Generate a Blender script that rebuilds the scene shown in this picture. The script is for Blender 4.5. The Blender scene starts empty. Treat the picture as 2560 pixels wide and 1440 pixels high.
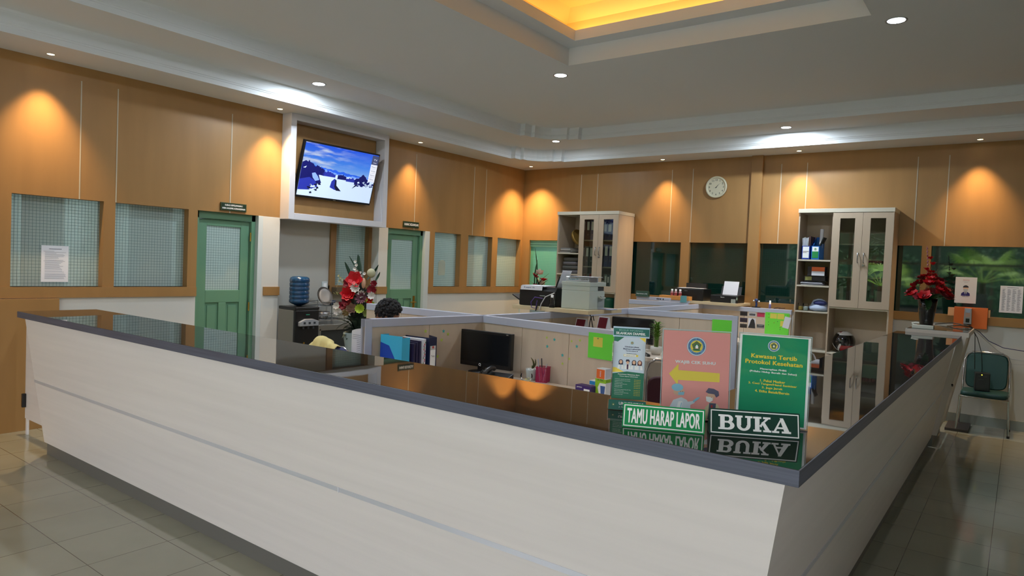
import bpy, bmesh, math, random
from mathutils import Vector, Matrix, noise
random.seed(7)
PI = math.pi
S = bpy.context.scene
C = S.collection

# ------------------------------------------------------------------ camera, world, light, exposure
FPX = 1700.84684
YAW, PITCH, ROLL = -0.642189667, 0.0339723072, 0.0417327667
CAM = Vector((7.0712302, -9.69618069, 1.65619193))
_f = Vector((math.sin(YAW)*math.cos(PITCH), math.cos(YAW)*math.cos(PITCH), -math.sin(PITCH)))
_r0 = Vector((math.cos(YAW), -math.sin(YAW), 0)); _u0 = _r0.cross(_f)
_r = _r0*math.cos(ROLL)+_u0*math.sin(ROLL); _u = -_r0*math.sin(ROLL)+_u0*math.cos(ROLL)
cd = bpy.data.cameras.new('camera'); cd.sensor_width = 36; cd.lens = FPX/2560*36; cd.clip_start = .05
cam = bpy.data.objects.new('camera', cd); C.objects.link(cam)
cam.matrix_world = Matrix(((_r.x, _u.x, -_f.x, CAM.x), (_r.y, _u.y, -_f.y, CAM.y), (_r.z, _u.z, -_f.z, CAM.z), (0, 0, 0, 1)))
S.camera = cam
def at(px, py, ax, v):
    """the point of the place seen at a pixel on the plane axis ax = v"""
    d = _f + _r*((px-1280)/FPX) - _u*((py-720)/FPX)
    return CAM + d*((v-CAM[ax])/d[ax])

S.view_settings.view_transform = 'Standard'; S.view_settings.look = 'None'
S.view_settings.exposure = 0.0; S.view_settings.gamma = 1; S.view_settings.use_curve_mapping = False
S.cycles.max_bounces = 8; S.cycles.diffuse_bounces = 5; S.cycles.glossy_bounces = 4
S.cycles.transparent_max_bounces = 10; S.cycles.transmission_bounces = 4
S.cycles.sample_clamp_indirect = 4.0; S.cycles.caustics_reflective = False; S.cycles.caustics_refractive = False
S.cycles.use_denoising = True
S.cycles.blur_glossy = .5
w = bpy.data.worlds.new('overcast_sky'); S.world = w; w.use_nodes = True
bg = w.node_tree.nodes['Background']; bg.inputs[0].default_value = (.88, .90, 1.0, 1); bg.inputs[1].default_value = 8.0

def lamp(kind, loc, power, color, parent=None, size=.1, rot=(0, 0, 0), size_y=None, spot=60, blend=.4, spread=180, portal=False):
    ld = bpy.data.lights.new('lamp_light', kind); ld.energy = power; ld.color = color
    if kind == 'AREA':
        ld.size = size; ld.shape = 'RECTANGLE' if size_y else 'DISK'
        if size_y: ld.size_y = size_y
        ld.spread = math.radians(spread)
        if portal: ld.cycles.is_portal = True
    else: ld.shadow_soft_size = size
    if kind == 'SPOT': ld.spot_size = math.radians(spot); ld.spot_blend = blend
    o = bpy.data.objects.new('lamp_light', ld); C.objects.link(o); o.location = loc; o.rotation_euler = rot
    if parent: o.parent = parent
    return o
# daylight comes in through the entrance opening behind the camera
lamp('AREA', (5.2, -13.02, 1.5), 1, (1, 1, 1), size=8.4, size_y=2.96, rot=(PI/2, 0, 0), portal=True)

lamp('AREA', (10.62, -11.05, 1.7), 1, (1, 1, 1), size=1.6, size_y=1.1, rot=(0, PI/2, 0), portal=True)  # portal of the side opening added to light the counter's right face

# ------------------------------------------------------------------ helpers
def lin(c):
    if isinstance(c, str): c = [int(c[i:i+2], 16) for i in (0, 2, 4)]
    return tuple(((x/255)/12.92 if x/255 <= .04045 else ((x/255+.055)/1.055)**2.4) for x in c)
_mc = {}
def M(name, col, rough=.5, metal=0, spec=.5, emit=0, bump=None, grain=None, alpha=1, coat=0, ior=None, sheen=0, var=None):
    """procedural principled material. grain=(scale xyz, strength): stretched noise tone; bump=(scale, strength)"""
    if name in _mc: return _mc[name]
    m = bpy.data.materials.new(name); m.use_nodes = True; nt = m.node_tree; b = nt.nodes['Principled BSDF']
    c = lin(col)
    b.inputs['Base Color'].default_value = (*c, 1); b.inputs['Roughness'].default_value = rough
    b.inputs['Metallic'].default_value = metal; b.inputs['Specular IOR Level'].default_value = spec
    if ior: b.inputs['IOR'].default_value = ior
    if coat: b.inputs['Coat Weight'].default_value = coat; b.inputs['Coat Roughness'].default_value = .05
    if alpha < 1: b.inputs['Alpha'].default_value = alpha
    if emit:
        b.inputs['Emission Color'].default_value = (*c, 1); b.inputs['Emission Strength'].default_value = emit
    if grain or bump:
        tc = nt.nodes.new('ShaderNodeTexCoord')
        if grain:
            mp = nt.nodes.new('ShaderNodeMapping'); mp.inputs['Scale'].default_value = grain[0]
            n = nt.nodes.new('ShaderNodeTexNoise'); n.inputs['Scale'].default_value = 1; n.inputs['Detail'].default_value = 5
            r = nt.nodes.new('ShaderNodeValToRGB'); k = grain[1]
            r.color_ramp.elements[0].position = .3; r.color_ramp.elements[1].position = .7
            r.color_ramp.elements[0].color = (*[x*(1-k) for x in c], 1); r.color_ramp.elements[1].color = (*[min(1, x*(1+k)) for x in c], 1)
            nt.links.new(tc.outputs['Object'], mp.inputs[0]); nt.links.new(mp.outputs[0], n.inputs['Vector'])
            nt.links.new(n.outputs[0], r.inputs[0]); nt.links.new(r.outputs[0], b.inputs['Base Color'])
        if bump:
            n2 = nt.nodes.new('ShaderNodeTexNoise'); n2.inputs['Scale'].default_value = bump[0]; n2.inputs['Detail'].default_value = 3
            bp = nt.nodes.new('ShaderNodeBump'); bp.inputs['Strength'].default_value = bump[1]; bp.inputs['Distance'].default_value = .01
            if len(bump) > 2:
                mp2 = nt.nodes.new('ShaderNodeMapping'); mp2.inputs['Scale'].default_value = bump[2]
                nt.links.new(tc.outputs['Object'], mp2.inputs[0]); nt.links.new(mp2.outputs[0], n2.inputs['Vector'])
            else: nt.links.new(tc.outputs['Object'], n2.inputs['Vector'])
            nt.links.new(n2.outputs[0], bp.inputs['Height']); nt.links.new(bp.outputs[0], b.inputs['Normal'])
    _mc[name] = m
    return m

def glassm(name, tint=(1, 1, 1), refl=1.0, base=None, mix=0.0, rough=0.01, ior=1.5):
    """thin sheet of glass or clear plastic: transparent with fresnel reflection, mix = share of solid tint"""
    if name in _mc: return _mc[name]
    m = bpy.data.materials.new(name); m.use_nodes = True; nt = m.node_tree; nt.nodes.clear()
    out = nt.nodes.new('ShaderNodeOutputMaterial'); tr = nt.nodes.new('ShaderNodeBsdfTransparent'); gl = nt.nodes.new('ShaderNodeBsdfGlossy')
    tr.inputs[0].default_value = (*tint, 1); gl.inputs['Roughness'].default_value = rough; gl.inputs[0].default_value = (refl, refl, refl, 1)
    fr = nt.nodes.new('ShaderNodeFresnel'); fr.inputs[0].default_value = ior
    mx = nt.nodes.new('ShaderNodeMixShader'); src = tr.outputs[0]
    if base:
        df = nt.nodes.new('ShaderNodeBsdfDiffuse'); df.inputs[0].default_value = (*lin(base), 1)
        m2 = nt.nodes.new('ShaderNodeMixShader'); m2.inputs[0].default_value = mix
        nt.links.new(tr.outputs[0], m2.inputs[1]); nt.links.new(df.outputs[0], m2.inputs[2]); src = m2.outputs[0]
    nt.links.new(fr.outputs[0], mx.inputs[0]); nt.links.new(src, mx.inputs[1]); nt.links.new(gl.outputs[0], mx.inputs[2])
    nt.links.new(mx.outputs[0], out.inputs[0]); _mc[name] = m
    return m

_tc = {}
_font = bpy.data.fonts
def text_geo(s, bold=0.0, sx=1.0, shear=0.0):
    """flat letter shapes of a word, one unit high, centred: (verts2d, faces, width)"""
    key = (s, bold, sx, shear)
    if key in _tc: return _tc[key]
    cu = bpy.data.curves.new('t', 'FONT'); cu.body = s; cu.size = 1; cu.align_x = 'CENTER'; cu.align_y = 'CENTER'
    cu.offset = bold; cu.shear = shear; cu.fill_mode = 'FRONT'; cu.resolution_u = 3; cu.space_character = 1.06
    o = bpy.data.objects.new('t', cu); C.objects.link(o)
    dg = bpy.context.evaluated_depsgraph_get(); me = o.evaluated_get(dg).to_mesh()
    vs = [(v.co.x*sx, v.co.y) for v in me.vertices]; fs = [tuple(p.vertices) for p in me.polygons]
    o.evaluated_get(dg).to_mesh_clear(); bpy.data.objects.remove(o); bpy.data.curves.remove(cu)
    wd = (max(v[0] for v in vs)-min(v[0] for v in vs)) if vs else 0
    ht = (max(v[1] for v in vs)-min(v[1] for v in vs)) if vs else 1
    cx = (max(v[0] for v in vs)+min(v[0] for v in vs))/2 if vs else 0
    cy = (max(v[1] for v in vs)+min(v[1] for v in vs))/2 if vs else 0
    vs = [(v[0]-cx, v[1]-cy) for v in vs]
    _tc[key] = (vs, fs, wd, ht)
    return _tc[key]

class MB:
    def __init__(s, X=None): s.v = []; s.f = []; s.m = []; s.X = X or Matrix(); s.sm = []
    def add(s, vs, fs, mi=0, X=None, smooth=False):
        T = s.X @ X if X is not None else s.X; n = len(s.v)
        s.v += [tuple(T @ Vector(p)) for p in vs]; s.f += [tuple(i+n for i in f) for f in fs]; s.m += [mi]*len(fs); s.sm += [smooth]*len(fs)
        return s
    def box(s, a, b, mi=0, X=None):
        (x0, y0, z0), (x1, y1, z1) = a, b
        x0, x1 = sorted((x0, x1)); y0, y1 = sorted((y0, y1)); z0, z1 = sorted((z0, z1))
        return s.add([(x0, y0, z0), (x1, y0, z0), (x1, y1, z0), (x0, y1, z0), (x0, y0, z1), (x1, y0, z1), (x1, y1, z1), (x0, y1, z1)],
            [(0, 3, 2, 1), (4, 5, 6, 7), (0, 1, 5, 4), (1, 2, 6, 5), (2, 3, 7, 6), (3, 0, 4, 7)], mi, X)
    def prism(s, pts, h0, h1, mi=0, axis=2, X=None):
        """outline pts (counter-clockwise, 2D) extruded along an axis from h0 to h1"""
        n = len(pts)
        def P(p, h): return (p[0], p[1], h) if axis == 2 else ((p[0], h, p[1]) if axis == 1 else (h, p[0], p[1]))
        vs = [P(p, h0) for p in pts]+[P(p, h1) for p in pts]
        fs = [tuple(range(n))[::-1], tuple(range(n, 2*n))]+[(i, (i+1) % n, n+(i+1) % n, n+i) for i in range(n)]
        if axis == 1: fs = [f[::-1] for f in fs]
        return s.add(vs, fs, mi, X)
    def loft(s, rings, mi=0, cap=True, smooth=True, X=None, closed=True):
        n = len(rings[0]); vs = [p for r in rings for p in r]; fs = []
        for k in range(len(rings)-1):
            for i in range(n if closed else n-1):
                j = (i+1) % n; fs.append((k*n+i, k*n+j, (k+1)*n+j, (k+1)*n+i))
        s.add(vs, fs, mi, X, smooth)
        if cap:
            s.add(list(rings[0]), [tuple(range(n))[::-1]], mi, X); s.add(list(rings[-1]), [tuple(range(n))], mi, X)
        return s
    def lathe(s, prof, n=24, mi=0, X=None, c=(0, 0), smooth=True, cap=True):
        return s.loft([[(c[0]+r*math.cos(2*PI*i/n), c[1]+r*math.sin(2*PI*i/n), z) for i in range(n)] for r, z in prof], mi, cap, smooth, X)
    def cyl(s, a, b, r, n=12, mi=0, r2=None, smooth=True):
        a, b = Vector(a), Vector(b); d = b-a; L = d.length; q = d.to_track_quat('Z', 'Y').to_matrix().to_4x4(); q.translation = a
        return s.lathe([(r, 0), (r2 if r2 is not None else r, L)], n, mi, q, smooth=smooth)
    def tube(s, pts, r, n=8, mi=0, taper=None):
        P = [Vector(p) for p in pts]; rings = []; prev = None
        for i, p in enumerate(P):
            d = (P[min(i+1, len(P)-1)]-P[max(i-1, 0)])
            if d.length < 1e-9: d = Vector((0, 0, 1))
            d.normalize()
            if prev is None:
                a = d.orthogonal().normalized()
            else:
                a = (prev-d*prev.dot(d)); a = a.normalized() if a.length > 1e-6 else d.orthogonal().normalized()
            prev = a; b = d.cross(a); rr = r if taper is None else r*taper[min(i, len(taper)-1)]
            rings.append([tuple(p+a*math.cos(2*PI*k/n)*rr+b*math.sin(2*PI*k/n)*rr) for k in range(n)])
        return s.loft(rings, mi)
    def ball(s, c, r, mi=0, n=12, k=8, sc=(1, 1, 1), X=None):
        rings = []
        for j in range(k+1):
            t = PI*j/k; rr = max(math.sin(t), 1e-3)
            rings.append([(c[0]+r*sc[0]*rr*math.cos(2*PI*i/n), c[1]+r*sc[1]*rr*math.sin(2*PI*i/n), c[2]-r*sc[2]*math.cos(t)) for i in range(n)])
        return s.loft(rings, mi, X=X)
    def poly(s, pts, mi=0, X=None): return s.add(pts, [tuple(range(len(pts)))], mi, X)
    def text(s, t, X, h, mi=0, bold=0.0, wd=None, shear=0.0, depth=0):
        """letters of cap height ~h in the local XY plane of X; wd forces the width"""
        vs, fs, w0, h0 = text_geo(t, 0, 1, shear)
        if w0 == 0: return s
        k = h/h0; kx = (wd/w0) if wd else k
        sh = [(0, 0)] if bold <= 0 else [(-bold*1.1, 0), (bold*1.1, 0), (0, 0), (-bold*.6, bold*.45), (bold*.6, -bold*.45), (bold*.6, bold*.45), (-bold*.6, -bold*.45)]
        for q, (dx, dy) in enumerate(sh):
            s.add([((a+dx)*kx, (b+dy)*k, depth+q*2e-5) for a, b in vs], fs, mi, X)
        return s
    def build(s, name, mats, parent=None, bevel=0, loc=None, seg=2):
        me = bpy.data.meshes.new(name); me.from_pydata(s.v, [], s.f)
        if not isinstance(mats, (list, tuple)): mats = [mats]
        for m in mats: me.materials.append(m)
        me.polygons.foreach_set('material_index', s.m); me.polygons.foreach_set('use_smooth', s.sm)
        if bevel:
            bm = bmesh.new(); bm.from_mesh(me)
            bmesh.ops.remove_doubles(bm, verts=bm.verts, dist=1e-5)
            ed = [e for e in bm.edges if len(e.link_faces) == 2 and e.calc_face_angle(0) > .6]
            bmesh.ops.bevel(bm, geom=ed, offset=bevel, segments=seg, affect='EDGES', profile=.6, clamp_overlap=True)
            bm.to_mesh(me); bm.free()
        me.update()
        o = bpy.data.objects.new(name, me); C.objects.link(o)
        if parent: o.parent = parent
        if loc: o.location = loc
        return o
def tag(o, label, cat, group=None, kind=None):
    o['label'] = label; o['category'] = cat
    if group: o['group'] = group
    if kind: o['kind'] = kind
    return o
def thing(name, label, cat, loc=(0, 0, 0), rz=0, group=None):
    o = bpy.data.objects.new(name, None); C.objects.link(o); o.location = loc; o.rotation_euler = (0, 0, rz); o.empty_display_size = .1
    return tag(o, label, cat, group)
def struct(o): o['kind'] = 'structure'; return o
def dup(root, loc=None, rz=None, label=None, group=None):
    r = root.copy(); C.objects.link(r)
    if loc is not None: r.location = loc
    if rz is not None: r.rotation_euler = (0, 0, rz)
    if label: r['label'] = label
    if group: r['group'] = group
    for ch in list(root.children):
        c = ch.copy(); C.objects.link(c); c.parent = r
        for g in list(ch.children):
            d = g.copy(); C.objects.link(d); d.parent = c
    return r
def frame(o, xdir, ydir):
    """matrix whose local X, Y run along the given directions at origin o (Z = outward normal)"""
    x = Vector(xdir).normalized(); y = Vector(ydir); y = (y-x*y.dot(x)).normalized(); z = x.cross(y)
    m = Matrix((x, y, z)).transposed().to_4x4(); m.translation = Vector(o); return m
def T(x=0, y=0, z=0): return Matrix.Translation((x, y, z))
def RZ(a): return Matrix.Rotation(a, 4, 'Z')

# ------------------------------------------------------------------ materials of the room
m_tan = M('tan_wood_panel', (154, 117, 71), .42, grain=((6, 6, .9), .07), spec=.35)
m_strip = M('white_joint', (184, 174, 152), .5)
m_white = M('white_plaster', (205, 203, 196), .6, bump=(60, .05))
m_ceil = M('ceiling_paint', (212, 216, 218), .75, bump=(3, .08))
m_cream = M('cream_laminate', (226, 219, 216), .38, grain=((.8, .8, 22), .035), spec=.4)
m_door = M('mint_door_paint', (98, 140, 112), .4)
m_mint = M('mint_glazing', (120, 215, 185), .4)
m_jamb = M('white_jamb', (196, 204, 204), .4)
m_graypl = M('grey_plinth', (104, 102, 98), .4)
m_black = M('black_plastic', (18, 18, 20), .35)
m_chrome = M('chrome', (205, 205, 208), .12, metal=1)
m_steel = M('brushed_steel', (165, 168, 170), .3, metal=1)
m_paper = M('white_paper', (226, 228, 236), .7)
m_ink = M('dark_ink', (40, 44, 56), .7)
m_cable = M('black_cable', (16, 16, 18), .5)
m_wood2 = M('pale_beech', (214, 196, 160), .4, grain=((1.5, 14, 14), .05))
m_part = M('partition_laminate', (206, 190, 170), .5, grain=((14, 14, 1.2), .05))
m_cap = M('partition_cap', (190, 196, 214), .4)
m_cab = M('cabinet_laminate', (186, 168, 146), .5, grain=((10, 10, 1), .04))
m_cabtop = M('cabinet_edge', (202, 196, 178), .5)

def tilefloor():
    m = bpy.data.materials.new('floor_tiles'); m.use_nodes = True; nt = m.node_tree; b = nt.nodes['Principled BSDF']
    tc = nt.nodes.new('ShaderNodeTexCoord'); mp = nt.nodes.new('ShaderNodeMapping'); mp.inputs['Location'].default_value = (-1.588, 7.77, 0)
    mp.vector_type = 'POINT'
    br = nt.nodes.new('ShaderNodeTexBrick'); br.offset = 0; br.inputs['Scale'].default_value = 1
    br.inputs['Brick Width'].default_value = .4165; br.inputs['Row Height'].default_value = .4165
    br.inputs['Mortar Size'].default_value = .0022; br.inputs['Mortar Smooth'].default_value = .2
    br.inputs['Color1'].default_value = (*lin((150, 150, 134)), 1); br.inputs['Color2'].default_value = (*lin((146, 147, 132)), 1)
    br.inputs['Mortar'].default_value = (*lin((84, 76, 62)), 1)
    nt.links.new(tc.outputs['Object'], mp.inputs[0]); nt.links.new(mp.outputs[0], br.inputs['Vector'])
    n = nt.nodes.new('ShaderNodeTexNoise'); n.inputs['Scale'].default_value = 2.2; n.inputs['Detail'].default_value = 5
    mx = nt.nodes.new('ShaderNodeMixRGB'); mx.blend_type = 'MULTIPLY'; mx.inputs[0].default_value = .35
    cr = nt.nodes.new('ShaderNodeValToRGB'); cr.color_ramp.elements[0].position = .35; cr.color_ramp.elements[0].color = (.75, .74, .7, 1); cr.color_ramp.elements[1].position = .6
    nt.links.new(tc.outputs['Object'], n.inputs['Vector']); nt.links.new(n.outputs[0], cr.inputs[0])
    nt.links.new(br.outputs[0], mx.inputs[1]); nt.links.new(cr.outputs[0], mx.inputs[2]); nt.links.new(mx.outputs[0], b.inputs['Base Color'])
    b.inputs['Roughness'].default_value = .09; b.inputs['Specular IOR Level'].default_value = .5
    return m
m_floor = tilefloor()

def wireglass(name, base, line, mix, spec=.5, cell=.0285, rough=.12, lw=.06, bands=None):
    """pane of wire-mesh glass: a fine square grid in a tinted, half-clear sheet"""
    m = bpy.data.materials.new(name); m.use_nodes = True; nt = m.node_tree; b = nt.nodes['Principled BSDF']
    out = nt.nodes['Material Output']
    tc = nt.nodes.new('ShaderNodeTexCoord'); br = nt.nodes.new('ShaderNodeTexBrick'); br.offset = 0
    sp = nt.nodes.new('ShaderNodeSeparateXYZ'); ad = nt.nodes.new('ShaderNodeMath'); ad.operation = 'ADD'; cb = nt.nodes.new('ShaderNodeCombineXYZ')
    nt.links.new(tc.outputs['Object'], sp.inputs[0]); nt.links.new(sp.outputs[0], ad.inputs[0]); nt.links.new(sp.outputs[1], ad.inputs[1])
    nt.links.new(ad.outputs[0], cb.inputs[0]); nt.links.new(sp.outputs[2], cb.inputs[1]); nt.links.new(cb.outputs[0], br.inputs['Vector'])
    br.inputs['Scale'].default_value = 1; br.inputs['Brick Width'].default_value = cell; br.inputs['Row Height'].default_value = cell
    br.inputs['Mortar Size'].default_value = cell*lw; br.inputs['Mortar Smooth'].default_value = .3
    br.inputs['Color1'].default_value = (*lin(base), 1); br.inputs['Color2'].default_value = (*lin(base), 1); br.inputs['Mortar'].default_value = (*lin(line), 1)
    nt.links.new(br.outputs[0], b.inputs['Base Color'])
    b.inputs['Roughness'].default_value = rough; b.inputs['Specular IOR Level'].default_value = spec
    tr = nt.nodes.new('ShaderNodeBsdfTransparent'); tr.inputs[0].default_value = (.85, .95, .95, 1); mx = nt.nodes.new('ShaderNodeMixShader')
    rg = nt.nodes.new('ShaderNodeMapRange'); rg.inputs['To Min'].default_value = mix; rg.inputs['To Max'].default_value = 1.0
    nt.links.new(br.outputs['Fac'], rg.inputs[0]); nt.links.new(rg.outputs[0], mx.inputs[0])
    nt.links.new(tr.outputs[0], mx.inputs[1]); nt.links.new(b.outputs[0], mx.inputs[2]); nt.links.new(mx.outputs[0], out.inputs[0])
    return m
m_wire = wireglass('wire_glass', (184, 198, 194), (84, 102, 104), .62, lw=.055)
m_wire_dark = wireglass('dark_green_glass', (14, 44, 38), (8, 28, 24), .96, spec=1.0, rough=.03, lw=.06)
m_wire_mint = wireglass('mint_wire_glass', (110, 190, 168), (60, 130, 116), .6, lw=.06)

# ------------------------------------------------------------------ the room: floor, walls, ceiling
H, W2, SB, ST = 3.322, 2.10, 1.18, 1.28
XR, YN = 10.6, -13.0
b = MB(); b.box((-3.0, -13.2, -.1), (XR+.2, 1.6, 0)); struct(b.build('floor', m_floor))
b = MB(); b.box((-6, -30, -.25), (20, -13.2, -.05)); b.box((XR+.15, -13.2, -.25), (22, 4, -.05)); struct(b.build('ground', M('bounce_paving', (210, 208, 200), .9, bump=(8, .2))))  # unseen ground, made pale to bounce daylight onto the ceiling

left_open = [(-7.566, -6.821), (-6.717, -5.992), (-2.223, -1.634), (-1.454, -.843), (-.699, -.052)]
TH = .14
def wall_left():
    b = MB()
    b.box((-TH, YN, W2), (0, -4.887, H), 0); b.box((-TH, -3.33, W2), (0, 0, H), 0); b.box((-TH, -4.887, 2.10), (0, -3.33, H), 0)
    for y0, y1 in ((YN, -7.566), (-6.821, -6.717), (-5.992, -5.892), (-2.335, -2.223), (-1.634, -1.454), (-.843, -.699), (-.052, 0)):
        b.box((-TH, y0, SB), (0, y1, W2), 0)
    for y0, y1 in ((YN, -5.892), (-2.335, 0)):
        b.box((-TH, y0, SB), (.012, y1, ST), 0); b.box((-TH, y0, 0), (-.01, y1, SB), 1)
    for y0, y1 in left_open: b.box((-TH, y0, ST-.005), (.0, y1, ST), 0)
    # white columns beside the niche, with tan blocks at sill height
    b.box((-TH, -5.118, 0), (0, -4.887, W2), 1); b.box((-TH, -3.33, 0), (0, -3.164, W2), 1)
    b.box((-.05, -5.09, SB), (.014, -4.875, ST), 0); b.box((-.05, -3.342, SB), (.014, -3.16, ST), 0)
    # shallow niche back wall with a window hole
    b.box((-.30, -4.887, 0), (-.15, -4.04, W2+.1), 2); b.box((-.30, -4.04, 0), (-.15, -3.33, 1.187), 2)
    b.box((-.30, -4.90, 0), (-TH, -4.887, W2+.1), 2)
    b.box((-.30, -4.887, W2), (-.15, -3.33, 2.2), 2)
    return struct(b.build('wall_left', [m_tan, m_white, M('niche_wall', (176, 174, 166), .6, bump=(40, .05))]))
wall_left()
right_open = [(.16, 1.02), (1.5, 2.947), (3.085, 3.958), (4.113, 5.2), (5.62, 6.068), (6.169, 7.12), (7.22, 8.3)]
def wall_back():
    b = MB(); b.box((0, 0, W2), (XR, TH, H), 0)
    xs = [0]+[v for o in right_open for v in o]+[XR]
    for i in range(0, len(xs), 2): b.box((xs[i], 0, ST), (xs[i+1], TH, W2), 0)
    b.box((0, -.012, SB), (XR, TH, ST), 0); b.box((0, .008, 0), (XR, TH, SB), 1)
    return struct(b.build('wall_back', [m_tan, m_white]))
wall_back()
b = MB(); b.box((3.958, -.055, 0), (4.113, .0, H)); struct(b.build('trim_1', m_tan, bevel=.003))
for i, y in enumerate((-7.035, -6.715, -5.528, -2.668, -1.363, -1.061)):
    b = MB(); b.box((-.002, y-.005, W2 if i not in (0, 1) else W2), (.003, y+.005, H-.13)); struct(b.build('trim_%d' % (i+2), m_strip))
for i, x in enumerate((1.161, 1.472, 2.758, 3.088, 4.352, 4.687, 5.973, 6.299)):
    b = MB(); b.box((x-.005, -.003, W2), (x+.005, .002, H-.13)); struct(b.build('trim_%d' % (i+8), m_strip))
# tan low panel at the far left, grey skirting on the back wall
b = MB(); b.box((0, -9.6, 0), (.035, -7.194, SB-.005)); struct(b.build('trim_16', m_tan, bevel=.002))
b = MB(); b.box((4.9, -.014, 0), (XR, .008, .11)); struct(b.build('baseboard_back', M('grey_tile_skirting', (136, 140, 134), .15)))
b = MB(); b.box((-.14, -4.88, 0), (-.135, -3.34, .1)); b.box((-.012, -7.19, 0), (0, -5.9, .1)); struct(b.build('baseboard_left', M('grey_tile_skirting', (136, 140, 134), .15)))
# walls behind and beside the camera; the entrance opening looks out to the garden
b = MB(); b.box((XR, YN, 0), (XR+.15, TH, .9)); b.box((XR, YN, 2.5), (XR+.15, TH, 4.2)); b.box((XR, YN, .9), (XR+.15, -11.6, 2.5)); b.box((XR, -10.5, .9), (XR+.15, TH, 2.5)); struct(b.build('wall_right', M('side_wall_paint', (150, 142, 126), .7)))  # unseen opening in this wall is added to brighten the counter's right side
b = MB(); b.box((-TH, YN-.15, 0), (1.0, YN, 4.2)); b.box((9.4, YN-.15, 0), (XR, YN, 4.2)); b.box((1.0, YN-.15, 3.0), (9.4, YN, 4.2))
for x in (3.0, 5.1, 7.25): b.box((x-.05, YN-.12, 0), (x+.05, YN-.02, 3.0))
b.box((1.0, YN-.12, 2.15), (9.4, YN-.03, 2.22))
struct(b.build('wall_front', M('front_wall_paint', (176, 168, 150), .7)))

# stepped ceiling: soffit, cornice, second soffit, second cornice, main ceiling with a lit tray
O1 = [(.56, YN), (.56, -1.16), (.64, -1.16), (.64, -1.02), (.70, -1.02), (.70, -.93), (.735, -.86), (.79, -.79), (.86, -.735), (.93, -.70), (1.02, -.70), (1.02, -.64), (1.16, -.64), (1.16, -.56), (XR, -.56)]
O2 = [(1.24, YN), (1.24, -1.86), (1.32, -1.86), (1.32, -1.70), (1.38, -1.70), (1.38, -1.60), (1.42, -1.51), (1.48, -1.44), (1.55, -1.39), (1.61, -1.37), (1.71, -1.37), (1.71, -1.31), (1.87, -1.31), (1.87, -1.22), (XR, -1.22)]
Z2, Z3 = 3.50, 3.66
def offs(path, d):
    out = []
    for i, p in enumerate(path):
        ns = []
        for a, c in ((i-1, i), (i, i+1)):
            if a < 0 or c >= len(path): continue
            dx, dy = path[c][0]-path[a][0], path[c][1]-path[a][1]; L = math.hypot(dx, dy); ns.append((dy/L, -dx/L))
        if len(ns) == 2:
            nx, ny = ns[0][0]+ns[1][0], ns[0][1]+ns[1][1]; k = 1+ns[0][0]*ns[1][0]+ns[0][1]*ns[1][1]
            out.append((p[0]+d*nx/k, p[1]+d*ny/k))
        else: out.append((p[0]+d*ns[0][0], p[1]+d*ns[0][1]))
    return out
def cornice(path, z0, z1):
    """moulded face that rises from z0 to z1; lip, small fillet, long cove"""
    prof = [(0, z0), (0, z0+.045), (.006, z0+.05), (.006, z0+.062), (.012, z0+.066)]
    n = 6
    for k in range(1, n+1):
        t = k/n*PI/2; prof.append((.012+.028*(1-math.cos(t)), z0+.066+(z1-z0-.066)*math.sin(t)))
    b = MB(); rings = [[(x, y, z) for x, y in offs(path, d)] for d, z in prof]
    b.loft(rings, 0, cap=False, smooth=False, closed=False); return b, offs(path, prof[-1][0])
b = MB()
def flat(path_in, path_out, z, b):
    """flat ring between two outlines with the same point count"""
    n = len(path_in); b.add([(x, y, z) for x, y in path_in]+[(x, y, z) for x, y in path_out], [(i, i+1, n+i+1, n+i) for i in range(n-1)])
W0 = [(0, YN)]+[(0, -1.0+.1*k) for k in range(0)]
wallline = [(0, YN)]+[(0, p[1]) for p in O1[1:7]]+[(0, 0)]+[(p[0], 0) for p in O1[8:-1]]+[(XR, 0)]
flat(wallline, O1, H, b)
cb, e1 = cornice(O1, H, Z2); b.add(cb.v, cb.f)
flat(e1, O2, Z2, b)
cb, e2 = cornice(O2, Z2, Z3); b.add(cb.v, cb.f)
# tray opening in the main ceiling
tx0, tx1, ty0, ty1 = 3.345, 6.05, -9.6, -3.93
def ringrect(b, r0, z0, r1, z1, mi=0):
    (a0, b0, c0, d0), (a1, b1, c1, d1) = r0, r1
    A = [(a0, c0, z0), (b0, c0, z0), (b0, d0, z0), (a0, d0, z0)]; B = [(a1, c1, z1), (b1, c1, z1), (b1, d1, z1), (a1, d1, z1)]
    b.add(A+B, [(i, (i+1) % 4, 4+(i+1) % 4, 4+i) for i in range(4)], mi)
# main ceiling fill between second cornice edge and the tray
zc = Z3
pts = e2
n = len(pts)
left_pts = [p for p in pts[:8]]; right_pts = [p for p in pts[7:]]
b.add([(x, y, zc) for x, y in left_pts]+[(tx0, ty1, zc), (tx0, YN, zc)], [tuple(range(len(left_pts)+2))])
b.add([(x, y, zc) for x, y in right_pts]+[(XR, ty1, zc), (tx0, ty1, zc)], [tuple(range(len(right_pts)+2))])
b.add([(tx1, YN, zc), (XR, YN, zc), (XR, ty1, zc), (tx1, ty1, zc)], [(0, 1, 2, 3)])
b.add([(tx0, YN, zc), (tx1, YN, zc), (tx1, ty0, zc), (tx0, ty0, zc)], [(0, 1, 2, 3)])
R0 = (tx0, tx1, ty0, ty1)
def ins(r, d): return (r[0]+d, r[1]-d, r[2]+d, r[3]-d)
TR1 = .17
ringrect(b, R0, zc, R0, zc+.17); ringrect(b, R0, zc+.17, ins(R0, TR1), zc+.17)
ringrect(b, ins(R0, TR1), zc+.17, ins(R0, TR1), zc+.27)
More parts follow.
